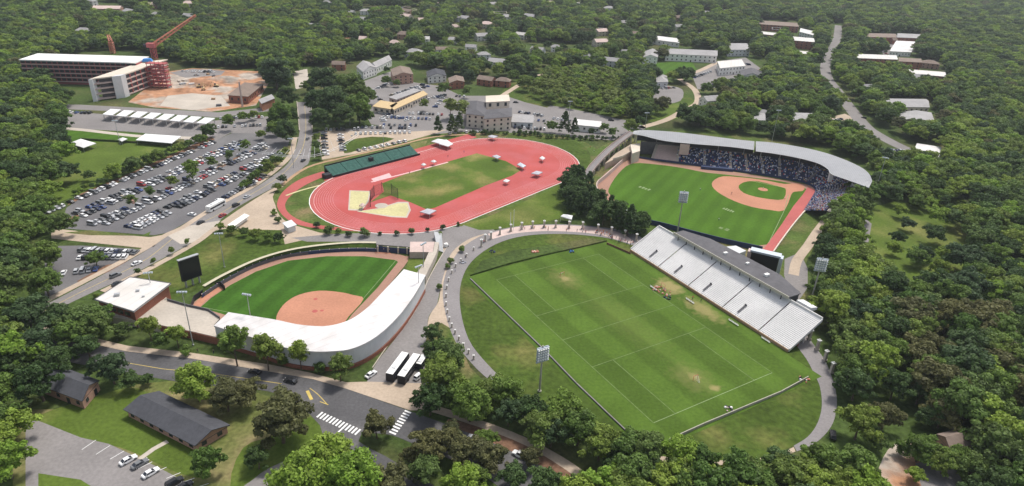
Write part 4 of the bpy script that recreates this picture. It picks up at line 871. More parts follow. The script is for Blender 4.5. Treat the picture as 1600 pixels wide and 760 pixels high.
bld('long_shed', 'pale roofed building with brick porch right of the straight road, lower of two', [(1404, 176), (1456, 176), (1460, 190), (1408, 190)], 5, 'brickp', 'groof', 'gable', 2, .4, (1, 4, 1.6, 1.4))
bld('cottage', 'cream house with pale roof above the trees behind the baseball roof', [(1236, 176), (1270, 177), (1271, 189), (1235, 188)], 7, 'cream', 'groof', 'hip', 2, .4, (2, 4, 1.2, 1.4), 'house')
bld('apartment_building', 'grey flats half hidden behind trees left of the cream house', [(1172, 176), (1196, 177), (1196, 188), (1172, 188)], 7, 'gwall', 'groof', 'flat', 2, .3, (2, 4, 1.3, 1.4), 'flats')
bld('pavilion', 'small house with bright white roof at the right edge near the parking area', [(1432, 225), (1472, 229), (1466, 248), (1426, 240)], 5, 'wwall', 'wroof', 'hip', 1.8, .5, (1, 4, 1.3, 1.4), 'house')
# scattered houses under the forest
hs = [(132, 50, 'grey flats with pink wall at the far left edge of the wood', 'brickp', 'groof', 16), (170, 14, 'wide pinkish roofed block at the top left', 'brickp', 'pinkc', 34), (232, 8, 'second pinkish roofed block at the top left', 'brickp', 'pinkc', 24),
      (246, 24, 'pale roofed building among trees right of the pink roofed blocks', 'wwall', 'groof', 14), (540, 66, 'small house with salmon red roof in the wood', 'brickp', 'clay', 13), (548, 20, 'pale grey house at the top centre left', 'wwall', 'groof', 14),
      (572, 18, 'long pale house at the top centre', 'gwall', 'groof', 18), (636, 18, 'pinkish roofed house at the top centre', 'brickp', 'broof', 14), (664, 63, 'white roofed house in the wood above the brick flats', 'wwall', 'wroof2', 12), (706, 64, 'white gabled house in the wood', 'wwall', 'groof', 13),
      (690, 80, 'brown roofed house with white front in the wood', 'wwall', 'broof', 14), (736, 76, 'pale house half hidden beside the bright green tree', 'wwall', 'groof', 13), (756, 88, 'grey roofed house right of the bright green tree', 'gwall', 'groof', 14), (814, 56, 'pale roofed house in the middle of the wood', 'wwall', 'wroof2', 14),
      (840, 80, 'rambling grey roofed house above the thicket', 'gwall', 'groof', 16), (868, 76, 'small white house above the thicket', 'wwall', 'groof', 12), (912, 90, 'grey house between two dark trees above the thicket', 'gwall', 'groof', 15), (976, 84, 'small white house left of the white gabled house', 'wwall', 'groof', 11),
      (860, 4, 'pinkish roof at the top centre right', 'brickp', 'pinkc', 20), (530, 104, 'brown brick house left of the white gabled house', 'brick', 'broof', 13), (760, 128, 'row of brown brick houses left end', 'brick', 'broof', 16), (786, 130, 'brown brick house behind the hotel tower', 'brick', 'broof', 14), (1395, 64, 'small dark roofed house at the top right car park', 'brick', 'broof', 10), (1090, 56, 'pale roofed house behind the very long hall', 'wwall', 'groof', 12)]
for i, (x, y, lb, wl, rf_, sz) in enumerate(hs):
    p = U(x, y+5); r = random.uniform(-.5, .5); d = V(math.cos(r), math.sin(r), 0)*sz/2; e = V(-math.sin(r), math.cos(r), 0)*sz*.32
    bld('house', lb, [p-d-e, p+d-e, p+d+e, p-d+e], 5.5, wl, rf_, 'gable' if i % 3 else 'hip', 2.8, .4, (2, 4, 1.2, 1.3), 'house', px=False)
RH = []
for i in range(74):
    if i < 52: x, y = random.uniform(480, 1010), random.uniform(-2, 108)
    elif i < 62: x, y = random.uniform(130, 300), random.uniform(0, 40)
    else: x, y = random.choice([(random.uniform(1030, 1180), random.uniform(20, 60)), (random.uniform(1290, 1470), random.uniform(100, 150)), (random.uniform(1060, 1240), random.uniform(140, 200))])
    if any(abs(x-a) < 22 and abs(y-b) < 13 for a, b in RH) or (x < 620 and y > 80) or any(abs(x-q[0]) < 20 and abs(y-q[1]) < 12 for q in hs): continue
    RH.append((x, y))
RH.sort()
for i, (x, y) in enumerate(RH):
    p = U(x, y); r = random.uniform(-.6, .6); sz = random.uniform(12, 20); d = V(math.cos(r), math.sin(r), 0)*sz/2; e = V(-math.sin(r), math.cos(r), 0)*sz*.34
    wl, rf_, wd_ = random.choice([('wwall', 'groof', 'grey roofed white'), ('wwall', 'wroof2', 'white roofed'), ('brickp', 'broof', 'brown roofed brick'), ('gwall', 'groof', 'grey roofed'), ('cream', 'pinkc', 'pinkish roofed')])
    zone = 'upper left corner' if x < 320 else ('wood above track and hotel' if x < 800 else ('wood above the thicket' if x < 1010 else 'upper right woods'))
    k_ = sum(1 for q in RH[:i] if ('upper left corner' if q[0] < 320 else ('wood above track and hotel' if q[0] < 800 else ('wood above the thicket' if q[0] < 1010 else 'upper right woods'))) == zone)
    bld('house', 'small %s house in the %s, %s from left' % (wd_, zone, 'first second third fourth fifth sixth seventh eighth ninth tenth eleventh twelfth thirteenth fourteenth fifteenth sixteenth seventeenth eighteenth nineteenth twentieth twenty-first twenty-second twenty-third twenty-fourth twenty-fifth twenty-sixth twenty-seventh twenty-eighth twenty-ninth thirtieth thirty-first thirty-second thirty-third'.split()[k_]), [p-d-e, p+d-e, p+d+e, p-d+e], 6, wl, rf_, 'gable' if i % 3 else 'hip', 3.2, .4, (2, 4, 1.2, 1.3), 'house', px=False, group='scattered houses in the woods')
# building site
tb = thing('parking_garage', 'unfinished red and white parking deck with open floors by the building site', 'garage', U(195, 160), world=True)
c = UU([(140, 124), (190, 118), (262, 93), (214, 89)], 17)
c = [c[0], c[1], c[2], c[0]+(c[2]-c[1])]
e1 = (c[2]-c[1]); u1 = e1.normalized(); u2 = (c[0]-c[1]).normalized()
for k in range(5):
    z = 1.2+k*3.9
    MB().prism([p for p in c], z-.5, z+.35).build('floor_slab', M['cream'] if k == 4 else M['pinkc'], tb)
MB().prism([c[1]+u1*5+u2*3, c[2]-u1*1+u2*3, c[3]-u1*1-u2*3, c[0]+u1*5-u2*3], 0, 16.2).build('core_wall', M['proof'], tb)
for k in range(4):
    z = 1.2+k*3.9
    for j in range(9):
        p = c[1]+e1*(j+.5)/9+u2*.6; MB().box((p.x, p.y, z+1.9), (.7, .7, 3.0)).build('column', M['redst'], tb)
MB().prism([c[1]-u1*2.0-u2*.5, c[1]+u1*4-u2*.5, c[1]+u1*4+u2*6, c[1]-u1*2+u2*6], 0, 17.2).build('stair_tower', M['gwall'], tb)
MB().prism([c[0]-u1*1.0-u2*2, c[0]+u1*3-u2*2, c[0]+u1*3+u2*.5, c[0]-u1*1+u2*.5], 0, 16.9).build('corner_pier', M['gwall'], tb)
tw = thing('garage_wing', 'long red gridded rear wing of the unfinished parking deck', 'garage', U(150, 130), world=True)
c = [U(30, 94, 19), U(212, 99, 19)]; d = (c[1]-c[0]).normalized(); q = V(-d.y, d.x, 0)*26
MB().prism([c[0]+q*.03, c[1]+q*.03, c[1]+q, c[0]+q], 0, 18.6).build('wall', M['redst'], tw)
MB().prism([c[0]-q*.02, c[1]-q*.02, c[1]+q, c[0]+q], 18.62, 19.5).build('roof', M['wwall'], tw)
for k in range(5):
    MB().prism([c[0]-q*.005, c[1]-q*.005, c[1]+q*.028, c[0]+q*.028], 2+k*3.4, 2.5+k*3.4).build('floor_band', M['pinkc'], tw)
L_ = (c[1]-c[0]).length
for j in range(22):
    p = c[0]+d*(L_*(j+.5)/22)+q*.01
    for k in range(5): 
        o = bpy.data.objects.new('window', wmesh(3.2, 1.9, M['dark'])); COL.objects.link(o); o.parent = tw; b0 = tw['_o']; o.location = (p.x-b0[0], p.y-b0[1], 4.0+k*3.4); o.rotation_euler = (0, 0, math.atan2(d.y, d.x))
sc = thing('scaffold_tower', 'red scaffold stair tower at the right end of the unfinished parking deck', 'scaffold', U(252, 137), world=True)
p0 = U(252, 137)
for a in (-7, -3.5, 0, 3.5, 7):
    for b in (-3, 3): MB().tube(p0+V(a, b, 0), p0+V(a, b, 21), .28, n=4).build('standard', M['redst'], sc)
for k in range(7): MB().box(p0+V(0, 0, 2+k*3), (15.5, 7, .4)).build('deck', M['redst'], sc)
single('blue_tarp', MB().box(U(230, 94, 19)+V(0, 0, .1), (8, 5, 2.0), .3, .7), M['blue'], 'blue tarpaulin heap on top of the unfinished parking deck', 'tarpaulin')
cr = thing('crane', 'tall orange red crane with raised boom over the parking deck', 'crane', U(248, 135), world=True)
b0 = U(248, 122); top = HT(248, 122, 72)
def lattice(a, b, w0, w1, n, r=.22):
    mb = MB(); d = (b-a); q = d.normalized().to_track_quat('Z', 'Y'); X = q @ V(1, 0, 0); Y = q @ V(0, 1, 0); P = []
    for i in range(n+1):
        t = i/n; w_ = (w0+(w1-w0)*t)/2; c_ = a+d*t; P.append([c_+X*w_+Y*w_, c_-X*w_+Y*w_, c_-X*w_-Y*w_, c_+X*w_-Y*w_])
    for i in range(n):
        for k in range(4): mb.tube(P[i][k], P[i+1][k], r, n=4); mb.tube(P[i][k], P[i+1][(k+1) % 4], r*.6, n=4)
    return mb
lattice(b0, b0+V(0, 0, top), 3.4, 3.4, 10, .35).build('mast', M['redst'], cr)
tip = U(304, 22, 0); 
def atdepth(x, y, like):
    d = FW+RT*((x-800)/F_PX)-UP*((y-380)/F_PX); return V(0, 0, HCAM)+d*DIST(like)
tipp = atdepth(306, 24, b0); 
lattice(b0+V(0, 0, top), tipp, 3.0, 1.2, 14, .32).build('boom', M['crane'], cr)
MB().box(b0+V(-1, 0, top+.5), (7, 4, 3.6)).build('cab', M['redst'], cr)
MB().box(b0+V(-6, 0, top), (3, 3, 2.4)).build('counterweight', M['dark'], cr)
cr = thing('crane', 'short pinkish crane behind the rear wing of the parking deck', 'crane', U(176, 96), world=True)
b0 = U(177, 84); t2 = HT(177, 84, 66)
lattice(b0, b0+V(0, 0, t2), 3.4, 3.4, 6, .4).build('mast', M['crane'], cr); lattice(b0+V(0, 0, t2), atdepth(169, 56, b0), 3, 2, 4, .4).build('boom', M['crane'], cr)
bld('site_building', 'brick walled building with brown roof beside the white mast on the site', [(359, 150), (378, 128), (416, 132), (384, 150)], 6, 'brick', 'broof', 'flat', win=(1, 4, 1.4, 2), units=0)
bld('site_building', 'small red brick block right of the white mast', [(404, 155), (424, 148), (430, 153), (408, 163)], 6, 'clay', 'groof', 'flat', win=None)
b0 = U(379, 167); single('site_mast', MB().tube(b0, b0+V(0, 0, HT(379, 167, 128)), .9, .6, 6), M['pinkc'], 'tall pale pink mast in front of the site building', 'mast')
sh = None
for i in range(8):                          # the row of white canopies
    x = 160+i*21; y = 180+i*1.9
    c = UU([(x, y-3), (x+18, y-8+2), (x+24, y-2.5), (x+4, y+3)], 4.5)
    lb = 'long white canopy in the row between the yard and the building site'
    t = thing('canopy', lb, 'canopy', V(c[0].x, c[0].y, 0), world=True, group='white canopies in a row beyond the yard')
    c = UU([(x, y-1), (x+13, y-9), (x+29, y-8), (x+15, y+.5)], 4.5)
    MB().prism(c, 4.2, 4.6, [4.6, 4.8, 4.8, 4.6]).build('roof', M['tarp'], t)
    for p in c: 
        q = p+(sum(c, Vector())/4-p)*.1; MB().box((q.x, q.y, 2.1), (.3, .3, 4.2)).build('post', M['steel'], t)
def tentmk(name, label, pts, h, rh, m='tarp', cat='tent'):
    c = UU(pts, h); ctr = sum(c, Vector())/len(c); t = thing(name, label, cat, V(ctr.x, ctr.y, 0), world=True)
    mb = MB(); n = len(c); vs = c+[ctr+V(0, 0, rh)]; mb.add(vs+[p-V(0, 0, .4) for p in c], [((i+1) % n, i, n)[::-1] for i in range(n)]+[(i, (i+1) % n, n+1+(i+1) % n, n+1+i) for i in range(n)]); mb.build('canopy', M[m], t)
    for p in c: q = p+(ctr-p)*.05; MB().tube(V(q.x, q.y, 0), V(q.x, q.y, h-.2), .09, n=5).build('leg', M['steel'], t)
    return t
tentmk('marquee', 'large flat white marquee at the corner of the left meadow', [(212, 219), (227, 209), (283, 213), (268, 224)], 3.2, .5)
tentmk('marquee', 'white marquee with grey shade at the left edge of the meadow', [(108, 224), (126, 217), (150, 224), (130, 231)], 3.2, 1.2)
tentmk('tent', 'small white tent on the meadow left of the large marquee', [(184, 218), (192, 215), (199, 217), (190, 221)], 2.6, 1)
single('meadow_hedge', MB().wall(UU([(126, 219), (215, 224), (270, 227)]), 1.3, 1.0), M['ground'], 'thin dark hedge across the left meadow below the marquee', 'hedge')
# tents and sheds around the track
tentmk('tent', 'large white tent at the upper edge of the track, beside the green bleachers, left peak', [(674, 221), (684, 217), (697, 219), (688, 225)], 3, 1.4)
tentmk('tent', 'large white tent at the upper edge of the track, right peak of the pair', [(686, 225), (697, 218), (708, 225), (700, 229)], 3, 1.4)
tentmk('tent', 'tiny white tent on the upper straight of the track, left of two', [(658, 257), (662, 255), (666, 257), (662, 259)], 2.6, .9)
tentmk('tent', 'tiny white tent on the upper straight of the track, right of two', [(673, 252), (678, 250), (682, 252), (678, 254)], 2.6, .9)
tentmk('tent', 'small white tent on the right bend of the track', [(843, 247), (847, 244), (852, 247), (848, 250)], 2.6, .9)
tentmk('tent', 'small pinkish tent by the throwing cage on the track', [(561, 321), (566, 317), (571, 320), (566, 323)], 2.4, .8, 'pinkc')
tentmk('shade_canopy', 'large flat grey shade canopy at the lower infield corner', [(656, 331), (668, 326), (682, 329), (671, 335)], 2.6, .5, 'grayt', 'canopy')
tentmk('shade_canopy', 'flat grey canopy on the right bend of the track, widest', [(830, 271), (838, 267), (848, 269), (841, 273)], 2.6, .4, 'grayt', 'canopy')
tentmk('shade_canopy', 'blue grey canopy at the upper right corner of the infield', [(808, 257), (813, 254), (822, 259), (817, 262)], 2.6, .5, 'lampg', 'canopy')
tentmk('shade_canopy', 'small grey canopy at the top corner of the infield', [(769, 244), (776, 242), (783, 245), (777, 248)], 2.6, .4, 'grayt', 'canopy')
tentmk('tent', 'small white tent on the lower straight of the track near the right bend', [(786, 283), (790, 280), (797, 282), (792, 285)], 2.4, .8)
tentmk('shade_canopy', 'dark canopy at the very top of the track', [(762, 213), (768, 211), (778, 213), (771, 216)], 2.6, .4, 'grayt', 'canopy')
bld('ticket_shed', 'pale roofed shed at the lower left end of the track', [(441, 348), (455, 344), (464, 351), (449, 357)], 3.2, 'gwall', 'gwall', 'flat', win=None, cat='shed')
tentmk('tent', 'white rectangular tent between dark trees and pillars above the oval walk', [(876, 338), (880, 335), (895, 337), (893, 343)], 3, 1)
gbz = thing('bleachers', 'long dark green bleachers along the upper side of the track', 'bleachers', U(590, 265), world=True)
a = U(521, 278); b = U(655, 243); d = (b-a).normalized(); q = V(-d.y, d.x, 0); L_ = (b-a).length
for s_ in range(6):
    mb = MB(); p0 = a+d*(L_*s_/6+.15); p1 = a+d*(L_*(s_+1)/6-.15)
    for k in range(10): mb.prism([p0+q*(k*.9), p1+q*(k*.9), p1+q*(k*.9+.9), p0+q*(k*.9+.9)], .3+k*.38-.3, .8+k*.38)
    mb.build('seating_section', M['green'], gbz)
MB().prism([a-q*.3-d*.5, b-q*.3+d*.5, b-q*.05+d*.5, a-q*.05-d*.5], 0, 1.3).build('front_rail', M['dark'], gbz)
MB().prism([a+q*9.2, b+q*9.2, b+q*9.4, a+q*9.4], 0, 5).build('back_rail', M['dark'], gbz)
MB().box(a+d*L_*.47+q*5+V(0, 0, 3.4), (2.6, 2, 2.4), TA).build('judges_box', M['dark'], gbz)
single('timing_hut', MB().prism([a-d*5, a-d*1, a-d*1+q*4, a-d*5+q*4], 0, 2.6), M['dark'], 'dark hut at the left end of the green bleachers', 'hut')
# throwing cage
tc = thing('throwing_cage', 'dark netted throwing cage standing at the left end of the infield', 'throwing cage', U(590, 318), world=True)
pts = UU([(579, 324), (579, 315), (585, 307), (597, 302), (612, 304), (622, 312)])
for p in pts: MB().tube(V(p.x, p.y, 0), V(p.x, p.y, 6.5), .14, n=5).build('pole', M['dark'], tc)
for p0, p1 in zip(pts[:-1], pts[1:]):
    mb = MB(); n = max(2, int((p1-p0).length/.5))
    for i in range(n+1):
        c_ = p0.lerp(p1, i/n); mb.tube(V(c_.x, c_.y, 0), V(c_.x, c_.y, 6.2), .045, n=3)
    for k in range(13): mb.tube(V(p0.x, p0.y, k*.5), V(p1.x, p1.y, k*.5), .035, n=3)
    mb.build('net', M['net'], tc)
p = U(596, 322); MB().lathe((p.x, p.y, .13), [(3.4, 0), (3.4, .05)], 20).build('circle_pad', M['conc'], tc)
# site clutter
for (x, y, r, hh, lb) in ((322, 132, 9, 3.2, 'orange soil heap at the centre of the building site'), (352, 126, 12, 3.5, 'long orange soil heap behind the white mast'), (292, 142, 7, 2.2, 'low soil heap left of the centre of the site'), (306, 127, 6, 2.4, 'small orange soil heap near the parked machines')):
    c0_ = U(x, y); b = MB(); n = 16
    ring = lambda k, z: [(c0_.x+r*k*(1+.25*math.sin(i*1.7+x)+.12*math.sin(i*3.1))*math.cos(i*2*math.pi/n)*1.5, c0_.y+r*k*(1+.2*math.sin(i*2.3+y))*math.sin(i*2*math.pi/n), z) for i in range(n)]
    R_ = [ring(1, .05), ring(.75, hh*.45), ring(.45, hh*.85), ring(.15, hh)]; vs = [p for q in R_ for p in q]
    b.add(vs, [(j*n+i, j*n+(i+1) % n, (j+1)*n+(i+1) % n, (j+1)*n+i) for j in range(3) for i in range(n)]+[tuple(3*n+i for i in range(n))])
    single('soil_heap', b, M['dirt'], lb, 'soil heap', shade=True)
for (x, y, a_, lb) in ((311, 137, .4, 'yellow excavator beside the central soil heap'), (318, 141, 2.0, 'excavator with raised arm at the foot of the central soil heap'), (338, 136, 3.0, 'excavator right of the central soil heap')):
    t = thing('excavator', lb, 'excavator', U(x, y, .05), a_, 'excavators on the building site')
    MB().box((0, -1.1, .45), (3.6, .6, .9), 0, .9).build('track', M['rubber'], t); MB().box((0, 1.1, .45), (3.6, .6, .9), 0, .9).build('track', M['rubber'], t)
    MB().box((-.4, 0, 1.5), (3.2, 2.4, 1.1), 0, .92).build('body', M['yroof'], t); MB().box((.5, .6, 2.5), (1.3, 1.0, 1.2), 0, .85).build('cab', M['glass'], t)
    b = MB(); b.tube((1.0, -.3, 1.8), (3.4, -.3, 4.2), .3, .22, 5); b.build('boom', M['yroof'], t); b = MB(); b.tube((3.4, -.3, 4.2), (5.2, -.3, 1.6), .22, .16, 5); b.box((5.2, -.3, 1.1), (1.0, 1.2, .9), 0, .7); b.build('arm', M['yroof'], t)
for i in range(26):
    x, y = random.choice([(random.uniform(285, 345), random.uniform(111, 120)), (random.uniform(262, 300), random.uniform(124, 150)), (random.uniform(330, 372), random.uniform(152, 168))])
    if i % 2: single('material_stack', MB().box(U(x, y)+V(0, 0, .7), (random.uniform(2, 6), random.uniform(1.5, 3), 1.3), random.random()*3, .96), M[random.choice(['wood', 'steel', 'proof', 'conc', 'wwall'])], 'stack of building material lying on the site ground', 'material stack', 'stacks of material on the building site')
# bridge parapets
for L_p, lb in ((cr_t, 'left'), (cr_b, 'right')):
    P = UU(L_p[-3:]); single('bridge_parapet', MB().wall(P, 1.1, .5), M['conc'], 'pale parapet on the %s side of the avenue bridge' % lb, 'parapet')
# bleachers / retaining walls by the oval, small structures on the end of pitch

# thin summer haze
hz = MB(); hz.box((200, 1500, 109), (4600, 4400, 222)); h_ = hz.build('haze', bpy.data.materials.new('haze'))
hm = h_.data.materials[0]; hm.use_nodes = True; hn = hm.node_tree; hn.nodes.remove(hn.nodes['Principled BSDF'])
pv = hn.nodes.new('ShaderNodeVolumePrincipled'); pv.inputs['Color'].default_value = (.80, .86, .92, 1); pv.inputs['Density'].default_value = .00009; pv.inputs['Anisotropy'].default_value = .2
hn.links.new(pv.outputs[0], hn.nodes['Material Output'].inputs['Volume']); tag(h_, 'thin pale haze over the whole place', 'haze', kind='stuff')
# ================================================================ LIGHT TOWERS AND POLES
def tower(x, y, ytop, label, big=True, xt=None, nrow=5, rzz=None, hy=None):
    h = HT(x, y, ytop); p = U(x, y); t = thing('light_tower' if big else 'light_pole', label, 'floodlight' if big else 'light pole', p, 0, 'tall floodlight towers' if big else 'light poles')
    r = .38 if big else .20
    b = MB(); b.lathe((0, 0, 0), [(r*1.7, 0), (r*1.7, .5), (r, .55), (r*.55, h)], 10); b.build('pole', M['pole'] if big else M['steel'], t)
    fx = 1 if rzz is None else 0; az = rzz if rzz is not None else -.4
    if big:
        w_, hh = 4.2, 6.0; hd = thing('lamp_head', None, None, (0, 0, 0)); del hd
        b = MB(); b.box((0, .0, h-.5-hh/2), (w_, .18, hh), 0)
        for k in range(6): b.box((0, -.35, h-.9-k*hh/6), (w_+.3, .5, .14), 0)
        f = b.build('lamp_frame', M['lampg'], t); f.rotation_euler.z = az
        b = MB()
        for k in range(5):
            for j in range(5): b.lathe((-w_/2+.42+j*(w_-.84)/4, -.62, h-1.45-k*hh/6.2), [(.12, -.3), (.36, 0), (.36, .3), (.1, .42)], 8)
        l = b.build('lamps', M['white'], f)
    else:
        b = MB(); b.box((0, 0, h-.2), (3.4, .25, .3)); 
        for j in range(4): b.box((-1.4+j*.93, -.3, h-.35), (.6, .5, .45))
        f = b.build('lamp_bar', M['lampg'], t); f.rotation_euler.z = az
    return t
tower(843, 612, 540, 'tall floodlight tower on the near long side of the big pitch', rzz=.5)
tower(1263, 484, 402, 'tall floodlight tower among trees right of the grandstand top corner', rzz=-.2)
tower(1058, 366, 298, 'tall floodlight tower in front of the baseball outfield behind the grandstand', rzz=-.1)
tower(302, 540, 455, 'slender leaning looking pole left of the white curved roof', False, rzz=.1)
tower(396, 524, 459, 'light pole standing through the left part of the white curved roof', False, rzz=-.2)
tower(655, 470, 415, 'light pole at the upper end of the white curved roof', False, rzz=.8)
tower(351, 418, 364, 'light pole on the bank behind the softball outfield', False, rzz=.2)
tower(662, 428, 380, 'light pole by the pinkish concourse block of the softball field', False, rzz=1)
tower(241, 468, 425, 'short light pole on the concourse right of the square white roof', False, rzz=.3)
tower(1205, 226, 172, 'light pole behind the middle of the grey baseball roof', False, rzz=.1)
tower(1366, 305, 246, 'light pole at the right end of the grey baseball roof', False, rzz=-.6)
tower(1007, 208, 176, 'light pole on the left tip of the grey baseball roof', False, rzz=.1)
tower(889, 184, 158, 'light pole by the dark trees above the right bend of the track', False, rzz=.1)
tower(600, 238, 206, 'light pole behind the green bleachers', False, rzz=.1)
tower(459, 262, 216, 'light pole at the corner of avenue and track', False, rzz=.1)
tower(188, 226, 188, 'light pole on the left meadow beside the small white tent', False, rzz=.1)
tower(547, 196, 166, 'light pole by the tan car park behind the track', False, rzz=.1)
for x, y, yt, lb in ((797, 361, 332, 'left'), (802, 361, 328, 'right')):
    p = U(x, y); h = HT(x, y, yt); single('goal_post', MB().tube(p, p+V(0, 0, h), .14, .1, 8), M['white'], 'thin tall white post by the oval walk, the %s of a pair' % lb, 'post')
# goals at the ends of the pitch
for y, lb in ((40.5, 'upper'), (-40.5, 'lower')):
    t = thing('goal', 'small goal frame with net near the %s end of the big pitch' % lb, 'goal', FP(0, y), FA, 'pitch goals')
    b = MB(); s_ = 1 if y > 0 else -1
    b.tube((-1, 0, .12), (-1, 0, 1.95), .06); b.tube((1, 0, .12), (1, 0, 1.95), .06); b.tube((-1, 0, 1.95), (1, 0, 1.95), .06); b.build('frame', M['redplas'], t)
    b = MB()
    for i in range(9): b.tube((-1+i*.25, 0, 1.9), (-.3+i*.075, 2.0*s_, .14), .015, n=3)
    b.build('net', M['white'], t)
single('sideline_goal', MB().tube(FP(33.5, 14, .12), FP(33.5, 14, 2), .08).tube(FP(33.5, 11.8, .12), FP(33.5, 11.8, 2), .08).tube(FP(33.5, 14, 2), FP(33.5, 11.8, 2), .08), M['crane'], 'orange goal frame standing on the far side of the big pitch', 'goal')
# ================================================================ VEHICLES
PAINT = {}
for k, c in dict(white=(.78, .78, .78), silver=(.45, .46, .48), grey=(.16, .165, .17), black=(.018, .018, .02), blue=(.05, .09, .25), red=(.35, .03, .03), beige=(.42, .36, .27), navy=(.02, .03, .08)).items():
    m = mat('car_paint_'+k, c, .3, .01, 1, spec=.5); PAINT[k] = m
def hull(L, W, prof):
    """prof: (x, half width, z bottom, z top) stations from tail to nose"""
    vs = []; fs = []
    for x, w_, z0, z1 in prof:
        vs += [(x, -w_*.94, z0), (x, -w_, (z0+z1)/2), (x, -w_*.9, z1), (x, w_*.9, z1), (x, w_, (z0+z1)/2), (x, w_*.94, z0)]
    n = len(prof)
    for i in range(n-1):
        for k in range(6): fs.append((i*6+k, i*6+(k+1) % 6, (i+1)*6+(k+1) % 6, (i+1)*6+k))
    fs += [tuple(range(5, -1, -1)), tuple((n-1)*6+k for k in range(6))]
    fs = [f[::-1] for f in fs]
    return vs, fs
def carmesh(kind):
    b = MB(); g_ = MB(); r = MB()
    if kind == 'suv': L, H, c0, c1, r0, r1, bz = 4.7, 1.75, -2.2, .95, -1.95, .35, 1.02
    elif kind == 'van': L, H, c0, c1, r0, r1, bz = 5.2, 2.0, -2.5, 1.9, -2.4, 1.1, 1.1
    else: L, H, c0, c1, r0, r1, bz = 4.6, 1.43, -1.75, 1.05, -1.1, .3, .88
    h = L/2
    vs, fs = hull(L, 1.8, [(-h, .72, .35, bz-.12), (-h+.15, .86, .22, bz), (-h+1, .92, .2, bz), (h-1.2, .92, .2, bz-.03), (h-.25, .86, .22, bz-.18), (h, .66, .35, bz-.3)])
    b.add(vs, fs)
    # roof panel
    b.prism([(r0, -.62), (r1, -.62), (r1, .62), (r0, .62)], H-.07, H)
    for (x, xr) in ((c0, r0), (c1, r1), ((c0+c1)/2, (r0+r1)/2)):
        for s_ in (-1, 1): b.tube((x, s_*.80, bz-.02), (xr, s_*.62, H-.04), .05, n=4)
    g_.add([(c0, -.8, bz), (c1, -.8, bz), (c1, .8, bz), (c0, .8, bz), (r0, -.62, H-.075), (r1, -.62, H-.075), (r1, .62, H-.075), (r0, .62, H-.075)],
           [(0, 1, 5, 4), (1, 2, 6, 5), (2, 3, 7, 6), (3, 0, 4, 7)])
    bm = b.mesh('car_body'); bm.materials.append(PAINT['white']); gm = g_.mesh('car_windows'); gm.materials.append(M['glass']); return bm, gm, h
w_ = MB(); 
def wheelmesh(r=.33, t=.22):
    b = MB(); n = 14; vs = []
    for y in (-t/2, t/2):
        for i in range(n): a = 2*math.pi*i/n; vs.append((r*math.cos(a), y, r*math.sin(a)))
    b.add(vs, [(i, (i+1) % n, n+(i+1) % n, n+i) for i in range(n)]+[tuple(range(n-1, -1, -1)), tuple(range(n, 2*n))])
    me = b.mesh('wheel'); me.materials.append(M['rubber']); 
    c = MB(); vs = []
    for y in (-t/2-.01, t/2+.01):
        for i in range(n): a = 2*math.pi*i/n; vs.append((r*.55*math.cos(a), y, r*.55*math.sin(a)))
    c.add(vs, [tuple(range(n-1, -1, -1)), tuple(range(n, 2*n))]); rm = c.mesh('rim'); rm.materials.append(M['steel']); return me, rm
WM, RM = wheelmesh()
CM = {k: carmesh(k) for k in ('car', 'suv', 'van')}
lm = MB(); lm.box((0, 0, 0), (.12, .34, .16), 0); LMESH = lm.mesh('headlight'); LMESH.materials.append(M['white'])
PROTO = {}
def car(loc, rz, kind, col, label, group, detail=False, cat=None):
    key = (kind, detail)
    if key not in PROTO:
        t = thing('parked_car', label, 'car', (0, 0, 0)); bm, gm, h = CM[kind]
        o = bpy.data.objects.new('body', bm); COL.objects.link(o); o.parent = t
        o = bpy.data.objects.new('windows', gm); COL.objects.link(o); o.parent = t
        if detail:
            for sx in (-1, 1):
                for sy in (-1, 1):
                    wl = bpy.data.objects.new('wheel', WM); COL.objects.link(wl); wl.parent = t; wl.location = (sx*h*.62, sy*.84, .33)
                    ri = bpy.data.objects.new('rim', RM); COL.objects.link(ri); ri.parent = wl
            for sy in (-1, 1):
                hl = bpy.data.objects.new('headlight', LMESH); COL.objects.link(hl); hl.parent = t; hl.location = (h-.06, sy*.55, .62)
        PROTO[key] = t; o = t
    else: o = clone(PROTO[key])
    o.name = 'parked_car' if group != 'cars on the roads' else 'moving_car'
    o.location = loc; o.rotation_euler = (0, 0, rz); o['label'] = label; o['category'] = cat or {'car': 'car', 'suv': 'car', 'van': 'van'}[kind]; o['group'] = group
    for ch in o.children:
        if ch.name.startswith('body'): ch.material_slots[0].link = 'OBJECT'; ch.material_slots[0].material = PAINT[col]
    return o
ORD = ['first', 'second', 'third', 'fourth', 'fifth', 'sixth', 'seventh', 'eighth', 'ninth', 'tenth', 'eleventh', 'twelfth', 'thirteenth', 'fourteenth', 'fifteenth', 'sixteenth', 'seventeenth', 'eighteenth', 'nineteenth', 'twentieth']
def ordn(i):
    if i < 20: return ORD[i]
    t = (i+1)//10; u = (i+1) % 10; T = ['', '', 'twenty', 'thirty', 'forty', 'fifty', 'sixty'][t]
    return T+'-'+ORD[u-1] if u else T.replace('ty', 'tieth')
NM = {'car': 'car', 'suv': 'tall car', 'van': 'van'}
def rk(): return random.choices(['car', 'suv', 'van'], [.6, .34, .06])[0]
def rc(): return random.choices(['white', 'silver', 'grey', 'black', 'blue', 'red', 'beige', 'navy'], [.27, .24, .14, .14, .06, .04, .04, .07])[0]
CARS = []
